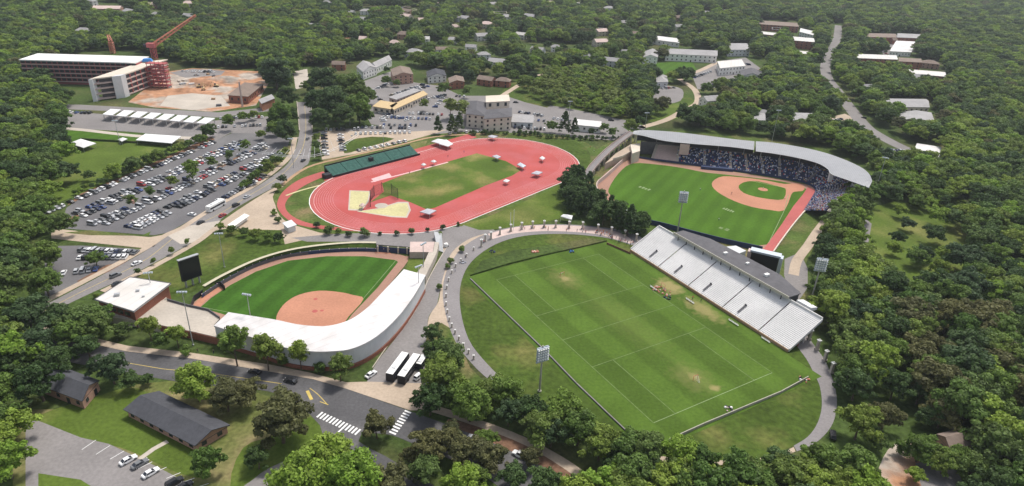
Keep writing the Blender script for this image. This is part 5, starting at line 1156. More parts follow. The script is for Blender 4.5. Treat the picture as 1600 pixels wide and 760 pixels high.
rows = [('hedge side', 0, -24, 100, .8), ('second', 14, -20, 112, .8), ('third', 19, -18, 108, .8), ('fourth', 31, -24, 112, .78), ('fifth', 36, -24, 108, .8), ('sixth', 48.5, -20, 96, .8), ('seventh', 53.5, -20, 88, .8), ('avenue side', 66, 2, 62, .75)]
skip = [(U(299, 275), 7), (U(270, 290), 4), (U(234, 306), 4), (U(205, 321), 4), (U(330, 260), 4), (U(358, 248), 4), (U(383, 236), 4), (U(338, 326), 9)]
for nm, n_, e0, e1, occ in rows:
    e = e0; lst = []
    while e < e1:
        p = LP(e, n_)
        clump = .5+.5*math.sin(e*.21+n_)+.25
        if random.random() < occ*min(1.25, .55+clump) and all((p-q).length > r for q, r in skip): lst.append((e, n_))
        e += 2.75
    for i, (e, n_) in enumerate(lst):
        p = LP(e+random.uniform(-.15, .15), n_+random.uniform(-.5, .5), .05); k, c = rk(), rc()
        rz = math.atan2(LN.y, LN.x)+(math.pi if random.random() < .5 else 0)+random.uniform(-.03, .03)
        CARS.append((p, rz, k, c, '%s %s, %s from lower end, %s row of the large car park' % (c, NM[k], ordn(i), nm), 'cars in the large car park'))
# small lot below the walk
for ri, (a, b, n, nm) in enumerate((((128, 392), (212, 396), 13, 'upper'), ((126, 404), (196, 403), 10, 'lower'), ((100, 428), (150, 422), 6, 'bottom'))):
    A = U(*a); B = U(*b); j = 0
    for i in range(n):
        if random.random() < .12: continue
        p = A.lerp(B, i/(n-1)); p.z = .05; k, c = rk(), rc()
        CARS.append((p, bowhead(A, B)+math.pi/2+random.uniform(-.05, .05), k, c, '%s %s, %s from left, %s row of the small lot below the walk' % (c, NM[k], ordn(j), nm), 'cars in the small lot below the walk')); j += 1
# tan car park behind the track
for a, b, n, nm in (((506, 209), (509, 243), 8, 'left column'), ((532, 212), (536, 236), 6, 'right column'), ((556, 210), (640, 208), 12, 'upper row'), ((560, 236), (632, 222), 9, 'lower row')):
    A = U(*a); B = U(*b)
    for i in range(n):
        p = A.lerp(B, i/(n-1)); p.z = .06; k, c = rk(), random.choice(['white', 'white', 'silver', 'black', 'grey'])
        CARS.append((p, bowhead(A, B)+math.pi/2, k, c, '%s %s, %s along the %s of the tan car park' % (c, NM[k], ordn(i), nm), 'cars in the tan car park'))
# shop car park
for a, b, n, nm in (((600, 184), (672, 187), 13, 'curved front row'), ((600, 196), (650, 197), 7, 'road side row'), ((582, 150), (600, 160), 4, 'row left of the yellow roofs'), ((622, 150), (668, 136), 8, 'row behind the yellow roofs'), ((680, 168), (694, 150), 5, 'row right of the yellow roofs'), ((808, 186), (850, 190), 6, 'row right of the hotel')):
    A = U(*a); B = U(*b)
    for i in range(n):
        p = A.lerp(B, i/(n-1)); p.z = .06; k, c = rk(), random.choice(['white', 'silver', 'silver', 'black', 'grey', 'blue'])
        CARS.append((p, bowhead(A, B)+math.pi/2, k, c, '%s %s, %s from left in the shop %s' % (c, NM[k], ordn(i), nm), 'cars in the shop car parks'))
CARS.sort(key=lambda c: DIST(c[0]))
for a, b, n in (((592, 176), (640, 190), 12), ((640, 178), (690, 180), 12), ((655, 160), (690, 150), 9), ((572, 148), (604, 132), 8), ((612, 150), (660, 134), 12), ((590, 172), (600, 190), 5), ((700, 178), (725, 190), 6), ((812, 176), (846, 182), 8), ((800, 200), (850, 203), 11), ((866, 186), (890, 190), 5), ((700, 150), (725, 152), 5),
                (((1085, 122)), (1112, 112), 9), ((1100, 134), (1140, 132), 10), ((1166, 100), (1186, 112), 6), ((1022, 140), (1052, 138), 8), ((1372, 62), (1384, 84), 7), ((1408, 196), (1462, 196), 12), ((1384, 172), (1440, 172), 12), ((1390, 236), (1430, 238), 9), ((1376, 252), (1410, 256), 8), ((1292, 192), (1318, 186), 7),
                ((345, 186), (410, 184), 14), ((330, 200), (420, 196), 16), ((285, 112), (345, 114), 16), ((90, 176), (150, 178), 9), ((500, 204), (560, 203), 12), ((566, 200), (640, 201), 14), ((704, 209), (760, 206), 8)):
    A = U(*a); B = U(*b)
    for i in range(n):
        if random.random() < .25: continue
        p = A.lerp(B, (i+random.uniform(-.2, .2))/(n-1)); p.z = .06; CARS.append((p, bowhead(A, B)+math.pi/2, rk(), rc(), None, None))
CARS.sort(key=lambda c: (c[4] is None, DIST(c[0])))
for a in CARS[:266]: car(*a)
vs, fs, cl = [], [], []
for (p, rz, k, c, l_, g__) in CARS[266:]:
    for me, col in ((CM[k][0], PAINT[c]), (CM[k][1], M['glass'])):
        o_ = len(vs); Rm = Matrix.Rotation(rz, 3, 'Z'); vs += [tuple(p+Rm @ v.co) for v in me.vertices]; fs += [tuple(o_+i for i in q.vertices) for q in me.polygons]; cl += [col.name]*len(me.polygons)
me = bpy.data.meshes.new('distant_cars'); me.from_pydata(vs, [], fs); nm_ = sorted(set(cl))
for q in nm_: me.materials.append(bpy.data.materials[q])
me.polygons.foreach_set('material_index', [nm_.index(q) for q in cl]); o = bpy.data.objects.new('distant_cars', me); COL.objects.link(o); tag(o, 'many small distant cars parked round the shops, flats and yards', 'cars', kind='stuff')
near = [((201, 721), .95, 'car', 'white', 'white saloon parked in the lower left lot, leftmost of the bay cars', 1), ((219, 727), .95, 'car', 'grey', 'dark grey saloon parked between two white cars in the lower left lot', 1), ((236, 741), .95, 'car', 'white', 'white saloon parked right of the dark grey one in the lower left lot', 1),
        ((273, 756), .9, 'suv', 'black', 'black tall car at the bottom edge of the lower left lot', 1), ((288, 762), .9, 'car', 'black', 'black saloon at the bottom edge, rightmost in the lower left lot', 1),
        ((580, 587), 1.0, 'car', 'white', 'white and dark police style car parked at the end of the service lane', 1), ((668, 596), 1.05, 'car', 'silver', 'silver car half hidden under trees right of the coaches', 1), ((655, 590), 1.05, 'suv', 'white', 'white tall car tucked between the right coach and the trees', 1)]
for (px, rz, k, c, lb, d_) in near: p = U(*px, .07); car(p, rz, k, c, lb, 'cars parked in the foreground', True)
road = [((454, 597), 2.85, 'car', 'black', 'black car driving on the foreground road above the round dark tree'), ((398, 583), 2.9, 'car', 'black', 'black car on the foreground road in tree shade'), ((742, 687), 2.7, 'car', 'white', 'white car on the foreground road right of the crossings'), ((812, 713), 2.6, 'suv', 'white', 'white car on the foreground road near the bottom trees'),
        ((181, 432), 1.1, 'suv', 'grey', 'grey car driving down the avenue near the square white roof'), ((184, 445), 1.1, 'car', 'black', 'black car beside the square white roof on the avenue'), ((214, 413), 1.1, 'car', 'white', 'white car on the avenue above the square white roof'), ((369, 322), 1.25, 'suv', 'black', 'black tall car on the avenue just past the white bus'), ((348, 338), 1.25, 'car', 'red', 'dark red car on the avenue below the black tall car'),
        ((314, 349), 1.25, 'car', 'black', 'black car on the avenue below the white bus'), ((474, 252), 1.4, 'car', 'black', 'black car on the avenue beside the track corner'), ((481, 218), 1.5, 'car', 'grey', 'grey car on the avenue towards the bridge'), ((386, 309), 1.25, 'car', 'silver', 'silver car on the avenue near the upper left of the plaza'),
        ((1308, 100), 1.5, 'car', 'silver', 'silver car on the straight road at the upper right'), ((1298, 78), 1.5, 'car', 'white', 'white car on the straight road near its upper end'), ((1330, 198), 2.2, 'suv', 'black', 'black tall car in the light yard behind the baseball roof, left'), ((1342, 206), 2.2, 'car', 'black', 'black car in the light yard behind the baseball roof, right'), ((1350, 185), 2.2, 'car', 'black', 'black car on the road above the light yard'),
        ((806, 161), 0, 'car', 'black', 'dark car behind the hotel tower'), ((955, 189), -.2, 'suv', 'black', 'dark car on the road right of the long white roof'), ((1301, 682), 1.2, 'suv', 'black', 'black vehicle parked at the lower right bend of the oval walk'),
        ((1378, 242), .3, 'car', 'black', 'black car in the parking area right of the grey roof'), ((1360, 246), .2, 'car', 'white', 'white car beside the black one right of the grey roof')]
for (px, rz, k, c, lb) in road: car(U(*px, .08), rz, k, c, lb, 'cars on the roads', DIST(U(*px)) < 330)
def bus(name, label, x, y, rz, L, W, H, cat='coach', win='glass', bodycol='dark'):
    p = U(x, y); t = thing(name, label, cat, (p.x, p.y, .07), rz, 'coaches and buses')
    b = MB(); vs, fs = hull(L, W, [(-L/2, W*.46, .4, H-.25), (-L/2+.3, W/2, .3, H-.05), (L/2-.5, W/2, .3, H-.05), (L/2, W*.45, .45, H-.45)]); b.add(vs, fs); b.build('body', M[bodycol], t)
    b = MB(); b.prism([(-L/2+.12, -W*.44), (L/2-.5, -W*.44), (L/2-.5, W*.44), (-L/2+.12, W*.44)], H-.045, H+.08); b.build('roof', M['white'], t)
    for s_ in (-1, 1): MB().box((-.2, s_*(W/2+.01), H*.62), (L-1.2, .04, H*.28)).build('side_windows', M[win], t)
    MB().box((L/2-.08, 0, H*.6), (.1, W*.8, H*.4)).build('windscreen', M[win], t)
    for r_ in (-L*.38, -L*.26, L*.32): MB().box((r_*.4-L*.1, 0, H+.2), (1.6, 1.3, .25)).build('roof_hatch', M['gwall'], t) if r_ == -L*.26 else None
    for sx in (-.3, .33):
        for s_ in (-1, 1):
            o = bpy.data.objects.new('wheel', WM); COL.objects.link(o); o.parent = t; o.location = (sx*L, s_*(W/2-.08), .5); o.scale = (1.5, 1.5, 1.5)
    return t
a = U(605, 598); b = U(644, 545); rz = bowhead(a, b)
bus('coach', 'white roofed black coach, left of the two parked side by side', 622, 580, rz, 13.2, 2.9, 3.5)
bus('coach', 'white roofed black coach, right of the two parked side by side', 640, 583, rz, 13.6, 2.9, 3.5)
bus('minibus', 'short white minibus right of the two coaches by the trees', 659, 571, rz, 6.0, 2.3, 2.6, 'minibus')
bus('bus', 'white bus with dark window band parked at the car park edge', 338, 326, bowhead(U(326, 332), U(352, 318)), 12, 2.8, 3.2, 'bus', bodycol='white')
# shelters and small vehicles
single('bus_shelter', MB().prism(UU([(355, 352), (382, 334), (390, 337), (363, 356)], 2.6), 2.45, 2.65).prism(UU([(358, 354), (386, 335), (387, 336), (360, 355)], 2.5), 0.1, 2.44), M['wwall'], 'long white roofed shelter on the plaza beside the avenue', 'shelter')
single('cargo_trailer', MB().box(U(885, 342)+V(0, 0, 1.5), (5.5, 2.4, 2.6), .1).box(U(885, 342)+V(0, 0, .15), (4, 2.2, .3), .1), M['tarp'], 'white trailer parked by the dark trees above the pillars', 'trailer') if False else None
t = thing('utility_cart', 'pale cart at the corner of the softball concourse', 'cart', U(697, 386, .07), .9)
MB().box((0, 0, .7), (2.6, 1.4, .8), 0, .9).build('body', M['wwall'], t); MB().box((-.1, 0, 1.8), (1.9, 1.3, .1)).build('roof', M['wwall'], t)
for s_ in (-1, 1):
    for s2 in (-1, 1): MB().tube((s_*.85-.1, s2*.6, 1.0), (s_*.85-.1, s2*.6, 1.76), .04).build('post', M['dark'], t); o = bpy.data.objects.new('wheel', WM); COL.objects.link(o); o.parent = t; o.location = (s_*.9, s2*.65, .3); o.scale = (.8,)*3
# ================================================================ PEOPLE
def figure(nm, j):
    """one skin-grown body; j: joint positions"""
    me = bpy.data.meshes.new(nm); names = list(j); me.from_pydata([j[n][0] for n in names], [(names.index(a), names.index(b)) for a, b in
        (('pelvis', 'chest'), ('chest', 'neck'), ('neck', 'head'), ('head', 'crown'), ('chest', 'sl'), ('sl', 'el'), ('el', 'hl'), ('chest', 'sr'), ('sr', 'er'), ('er', 'hr'), ('pelvis', 'kl'), ('kl', 'al'), ('al', 'tl'), ('pelvis', 'kr'), ('kr', 'ar'), ('ar', 'tr'))], [])
    ob = bpy.data.objects.new(nm, me); COL.objects.link(ob); ob.modifiers.new('s', 'SKIN')
    for i, n in enumerate(names): r = j[n][1]; me.skin_vertices[0].data[i].radius = (r, r*.8); me.skin_vertices[0].data[i].use_root = (n == 'pelvis')
    sb_ = ob.modifiers.new('d', 'SUBSURF'); sb_.levels = 1; sb_.render_levels = 1
    dg = bpy.context.evaluated_depsgraph_get(); out = bpy.data.meshes.new_from_object(ob.evaluated_get(dg)); out.name = nm
    bpy.data.objects.remove(ob); out.materials.clear()
    for m_ in (M['navy'], M['white'], M['skin'], M['bark']): out.materials.append(m_)
    for p in out.polygons:
        z = p.center.z; x = abs(p.center.x)
        p.material_index = 0 if z < .92 else (3 if z > 1.66 else (2 if z > 1.44 or (x > .26 and z < 1.15) else 1))
        p.use_smooth = True
    return out
M['skin'] = mat('skin', (.45, .27, .19), .6, .05, 3)
def joints(step, arm):
    return dict(pelvis=((0, 0, .93), .14), chest=((0, -.02, 1.3), .16), neck=((0, 0, 1.5), .06), head=((0, -.02, 1.6), .09), crown=((0, 0, 1.7), .085), sl=((-.2, 0, 1.4), .06), el=((-.26, .03-arm, 1.14), .045), hl=((-.27, -.08-arm, .92), .035),
                sr=((.2, 0, 1.4), .06), er=((.26, .03+arm, 1.14), .045), hr=((.27, -.08+arm, .92), .035), kl=((-.1, -.05-step, .5), .07), al=((-.1, .0-step*1.3, .08), .045), tl=((-.11, -.16-step*1.3, .04), .035), kr=((.1, -.05+step*.6, .5), .07), ar=((.1, .0+step*1.5, .08), .045), tr=((.11, -.16+step*1.5, .04), .035))
FIG = [figure('person', joints(0, 0)), figure('person', joints(.16, .12)), figure('person', joints(.08, -.06))]
SH = {k: mat('shirt_'+k, c, .9, .05, 3) for k, c in dict(white=(.75, .75, .75), red=(.55, .06, .06), orange=(.75, .25, .05), blue=(.08, .15, .45), black=(.03, .03, .03), pink=(.7, .35, .35), grey=(.3, .3, .32)).items()}
def person(p, col, label, group, i):
    o = bpy.data.objects.new('person', FIG[i % 3]); COL.objects.link(o); o.location = p; o.rotation_euler = (0, 0, random.uniform(0, 6.28)); s_ = random.uniform(.95, 1.06); o.scale = (s_, s_, s_)
    o.material_slots[1].link = 'OBJECT'; o.material_slots[1].material = SH[col]; return tag(o, label, 'person', group)
i = 0; pc = {}
lane_ = smooth(UU([(800, 357), (850, 361), (900, 362), (935, 366), (960, 374), (985, 384)]), 4)
ws = [.4 if k < 12 else 1 for k in range(len(lane_)-1)]
for n_ in range(64):
    k = random.choices(range(len(lane_)-1), ws)[0]; p = lane_[k].lerp(lane_[k+1], random.random())+V(random.uniform(-2.6, 2.6), random.uniform(-1.5, 2.5), .11)
    c_ = random.choice(['white', 'white', 'red', 'pink', 'orange', 'black', 'grey', 'blue'])
    person(p, c_, 'person in a %s shirt in the queue along the top of the oval walk' % c_, 'people in %s shirts queueing on the oval walk' % c_, n_)
for (x, y, c_, lb) in ((727, 404, 'black', 'person in a black shirt at the oval walk left bend, near black bags'), (719, 412, 'white', 'person in a white shirt at the left bend of the oval walk'), (711, 425, 'blue', 'person in a blue shirt at the left bend of the oval walk'), (756, 380, 'red', 'person in a red shirt near the upper left of the oval walk'),
                       (1095, 472, 'black', 'person in a black shirt standing below the middle of the grandstand'), (1082, 468, 'red', 'person in a red shirt beside the long pale bench'), (1046, 465, 'white', 'person in a white shirt beside the gear pile'), (612, 592, 'grey', 'person in a grey shirt between coach front and tan forecourt'),
                       (922, 232, 'red', 'person in a red shirt below the elevated walkway'), (928, 238, 'white', 'person in a white shirt below the elevated walkway'), (1143, 304, 'black', 'umpire in black at the left edge of the clay infield'), (1226, 312, 'white', 'player in white at the lower corner of the clay infield'), (1192, 296, 'white', 'pitcher in white on the mound'), (1094, 298, 'white', 'outfield player in white nearest the clay infield'),
                       (1123, 345, 'white', 'outfield player in white below the mown marks'), (700, 246, 'black', 'athlete in black on the upper straight'), (725, 239, 'blue', 'athlete in blue on the upper straight'), (640, 272, 'red', 'athlete in red beside the jump pit'), (334, 553, 'black', 'person in black walking the tan sidewalk by the street trees'), (309, 551, 'black', 'walker in black on the tan sidewalk left of the other')):
    person(U(x, y, .14), c_, lb, 'single people around the fields', i); i += 1
# gear and benches
def heap(name, label, x, y, n, r, cols, rz=0, el=1.0):
    c0_ = U(x, y); t = thing(name, label, 'gear', (c0_.x, c0_.y, .12))
    for k in range(n):
        a = random.uniform(0, 6.28); q = r*math.sqrt(random.random()); b = MB(); s_ = random.uniform(.5, .9)
        u, v = math.cos(a)*q, math.sin(a)*q*el
        ux, vy = u*math.cos(rz)-v*math.sin(rz), u*math.sin(rz)+v*math.cos(rz)
        b.lathe((ux, vy, 0), [(s_*.5, 0), (s_*.62, s_*.25), (s_*.45, s_*.6), (s_*.15, s_*.75)], 7); b.build('bag', M[random.choice(cols)], t)
heap('gear_pile', 'pile of orange sports bags on the grass by the front of the grandstand', 1033, 456, 34, 3.4, ['crane', 'clay', 'clay', 'pinkc'], FA, 1.4)
heap('gear_pile', 'dark sports bags at the end of the orange pile by the grandstand', 1043, 466, 12, 1.6, ['dark', 'navy', 'green'])
heap('gear_pile', 'orange red heap of bags on the bank above the big pitch', 836, 394, 22, 2.3, ['clay', 'crane', 'wwall'], .2, .5)
heap('gear_pile', 'black bags on the grass bank left of the orange heap', 769, 394, 10, 1.3, ['dark', 'navy'])
heap('gear_pile', 'black bags on the bank right of the orange heap', 893, 394, 9, 1.1, ['dark', 'blue'])
heap('gear_pile', 'black bags on the walk at the left bend of the oval', 724, 411, 12, 1.5, ['dark', 'grayt'])
heap('gear_pile', 'pale bags by the lower right corner of the big pitch', 1140, 640, 10, 1.6, ['wwall', 'pinkc', 'dark'])
heap('gear_pile', 'orange boards and bags at the right end of the big pitch', 1256, 594, 12, 1.8, ['crane', 'wwall', 'dark'])
def bench(label, x, y, rz, L=4, m='wwall'):
    p = U(x, y); t = thing('team_bench', label, 'bench', (p.x, p.y, .12), rz, 'team benches by the grandstand')
    MB().box((0, 0, .45), (L, .45, .08)).build('seat', M[m], t); MB().box((0, .25, .85), (L, .06, .35)).build('backrest', M[m], t)
    for sx in (-.4, 0, .4): MB().box((sx*L, .05, .2), (.08, .5, .4)).build('leg', M['steel'], t)
bench('pale team bench at the upper left end of the orange bag pile', 1021, 452, FA+math.pi/2, 4)
bench('pale team bench below the middle of the grandstand', 1078, 472, FA+math.pi/2, 4.6)
bench('pale team bench at the lower right end of the grandstand front', 1196, 533, FA+math.pi/2, 4)
bench('pale team bench near the second stair opening of the grandstand', 1146, 506, FA+math.pi/2, 5)
# ================================================================ TREES
def leafcloud(name, seed, centers, crad, nleaf, ls, flat=.8, droop=0):
    r = np.random.default_rng(seed); C_ = np.array(centers); n = len(C_); R_ = np.array(crad)
    idx = np.repeat(np.arange(n), nleaf); N_ = len(idx)
    d = r.normal(size=(N_, 3)); d /= np.linalg.norm(d, axis=1)[:, None]
    d[:, 2] = np.where(d[:, 2] < -.3, -d[:, 2]*.6, d[:, 2])
    rad = R_[idx]*(.55+.5*r.random(N_))
    P = C_[idx]+d*rad[:, None]*np.array([1, 1, flat])
    nrm = d+r.normal(size=(N_, 3))*.45; nrm[:, 2] += .25; nrm /= np.linalg.norm(nrm, axis=1)[:, None]
    a = np.cross(nrm, r.normal(size=(N_, 3))); a /= np.linalg.norm(a, axis=1)[:, None]; b = np.cross(nrm, a)
    s_ = ls*(.6+.8*r.random(N_))[:, None]
    q = np.stack([P-a*s_-b*s_*.7, P+a*s_-b*s_*.6, P+a*s_*.8+b*s_*.7, P-a*s_*.9+b*s_*.75], 1)
    v = q.reshape(-1, 3); me = bpy.data.meshes.new(name); me.vertices.add(len(v)); me.vertices.foreach_set('co', v.ravel())
    me.loops.add(N_*4); me.loops.foreach_set('vertex_index', np.arange(N_*4)); me.polygons.add(N_); me.polygons.foreach_set('loop_start', np.arange(N_)*4)
    me.polygons.foreach_set('loop_total', np.full(N_, 4)); me.update(calc_edges=True)
    tc_ = r.random(n); tint = np.clip(tc_[idx]*.6+r.random(N_)*.4, 0, 1)
    at = me.attributes.new('tint', 'FLOAT', 'FACE'); at.data.foreach_set('value', tint.astype(np.float32)); return me
def crown_oak(seed, n=84, wide=.47, tall=.41, zc=.545, leaf=.024, nl=88, k0=.45, cr=(.08, .15), md=1):
    r = np.random.default_rng(seed); cs, rs = [], []
    lob = [(r.uniform(0, 6.28), r.uniform(.0, .25), r.uniform(.7, 1.15)) for _ in range(7)]
    for i in range(n):
        d = r.normal(size=3); d /= np.linalg.norm(d); 
        if d[2] < -.55: d[2] *= -1
        k = r.uniform(k0, .98) if i > n*.3 else r.uniform(.1, .6)
        az = math.atan2(d[1], d[0]); m = 1+md*(.22*math.sin(az*3+seed)+.12*math.sin(az*5+seed*2))
        cs.append((d[0]*wide*k*m, d[1]*wide*k*m, zc+d[2]*tall*k*(1+.1*math.sin(az*2+seed)))); rs.append(r.uniform(*cr))
    return leafcloud('crown', seed, cs, rs, nl, leaf)
def crown_dome(seed): return crown_oak(seed, 110, .43, .46, .50, .021, 105, .62, (.09, .15), .25)
def crown_young(seed): return crown_oak(seed, 48, .33, .42, .55, .024, 75)
def crown_pine(seed):
    r = np.random.default_rng(seed); cs, rs = [], []
    for i in range(70):
        t = r.random()**.8; z = .14+.84*t; w_ = .26*(1-t)**.75+.02; a = r.uniform(0, 6.28); k = r.uniform(.4, 1); cs.append((w_*k*math.cos(a), w_*k*math.sin(a), z)); rs.append(.04+.06*(1-t))
    return leafcloud('crown', seed, cs, rs, 60, .017, .7)
def crown_shrub(seed):
    r = np.random.default_rng(seed); cs, rs = [], []
    for i in range(16):
        a = r.uniform(0, 6.28); k = r.uniform(0, .33); cs.append((k*math.cos(a), k*math.sin(a), r.uniform(.2, .72))); rs.append(r.uniform(.16, .26))
    return leafcloud('crown', seed, cs, rs, 60, .05)
def trunkmesh(seed, th=.4, r0=.030, nb=6, spread=.26):
    r = random.Random(seed); b = MB(); p = V(0, 0, 0); k = V(r.uniform(-.02, .02), r.uniform(-.02, .02), th*.55); b.tube(p, k, r0, r0*.72, 8); t = V(k.x*1.6, k.y*1.6, th+.22); b.tube(k, t, r0*.72, r0*.25, 7)
    for i in range(nb):
        a = 6.28*i/nb+r.random(); s_ = k.lerp(t, r.uniform(.0, .5)); e = s_+V(math.cos(a)*spread, math.sin(a)*spread, r.uniform(.12, .26)); m_ = s_.lerp(e, .5)+V(0, 0, .03); b.tube(s_, m_, r0*.4, r0*.25, 5); b.tube(m_, e, r0*.25, r0*.08, 5)
    me = b.mesh('trunk'); me.materials.append(M['bark']); return me
KIND = {}
def addk(k, crowns, trunk, w_): KIND[k] = (crowns, trunk, w_)
CO = [crown_oak(s_) for s_ in (3, 8, 15, 21, 34)]; CY = [crown_young(s_) for s_ in (5, 9, 12)]; CP = [crown_pine(s_) for s_ in (4, 6, 17)]; CD = [crown_dome(s_) for s_ in (13, 19)]; CS = [crown_shrub(s_) for s_ in (2, 7, 11)]
TO = [trunkmesh(s_) for s_ in (1, 2, 3)]; TY = trunkmesh(5, .45, .02, 5, .18); TP_ = trunkmesh(6, .6, .022, 3, .06); TS = trunkmesh(9, .2, .02, 5, .15)
def wm(me, m):
    c = me.copy(); c.materials.clear(); c.materials.append(LM[m]); return c
CACHE = {}
def crown(fam, i, m):
    k = (fam, i, m)
    if k not in CACHE: CACHE[k] = wm({'oak': CO, 'young': CY, 'pine': CP, 'shrub': CS, 'dome': CD}[fam][i], m)
    return CACHE[k]
FAM = dict(mid=('oak', 'mid'), dark=('oak', 'dark'), bright=('oak', 'bright'), olive=('oak', 'olive'), pale=('young', 'pale'), young=('young', 'bright'), ymid=('young', 'mid'), cedar=('pine', 'dark'), dome=('dome', 'olive'), domeg=('dome', 'bright'), domed=('dome', 'dark'), domem=('dome', 'mid'), pine=('pine', 'mid'), shrub=('shrub', 'mid'), dshrub=('shrub', 'dark'))
WR = dict(dome=.5, oak=.53, young=.40, pine=.27, shrub=.48)      # crown radius over height
TREES = []      # (base xyz, height, width scale, kind, label or None)
def T(x, y, r, kind='mid', label=None, asp=1.0):
    """a tree whose crown is seen centred at x, y with radius r; find its real place on the ground"""
    fam = FAM[kind][0]; h = 12.0
    for _ in range(8):
        p = U(x, y, .58*h*.95); rm = r*DIST(p)/F_PX; h = rm/WR[fam]*asp
    TREES.append((V(p.x, p.y, 0), h, 1/asp, kind, label))
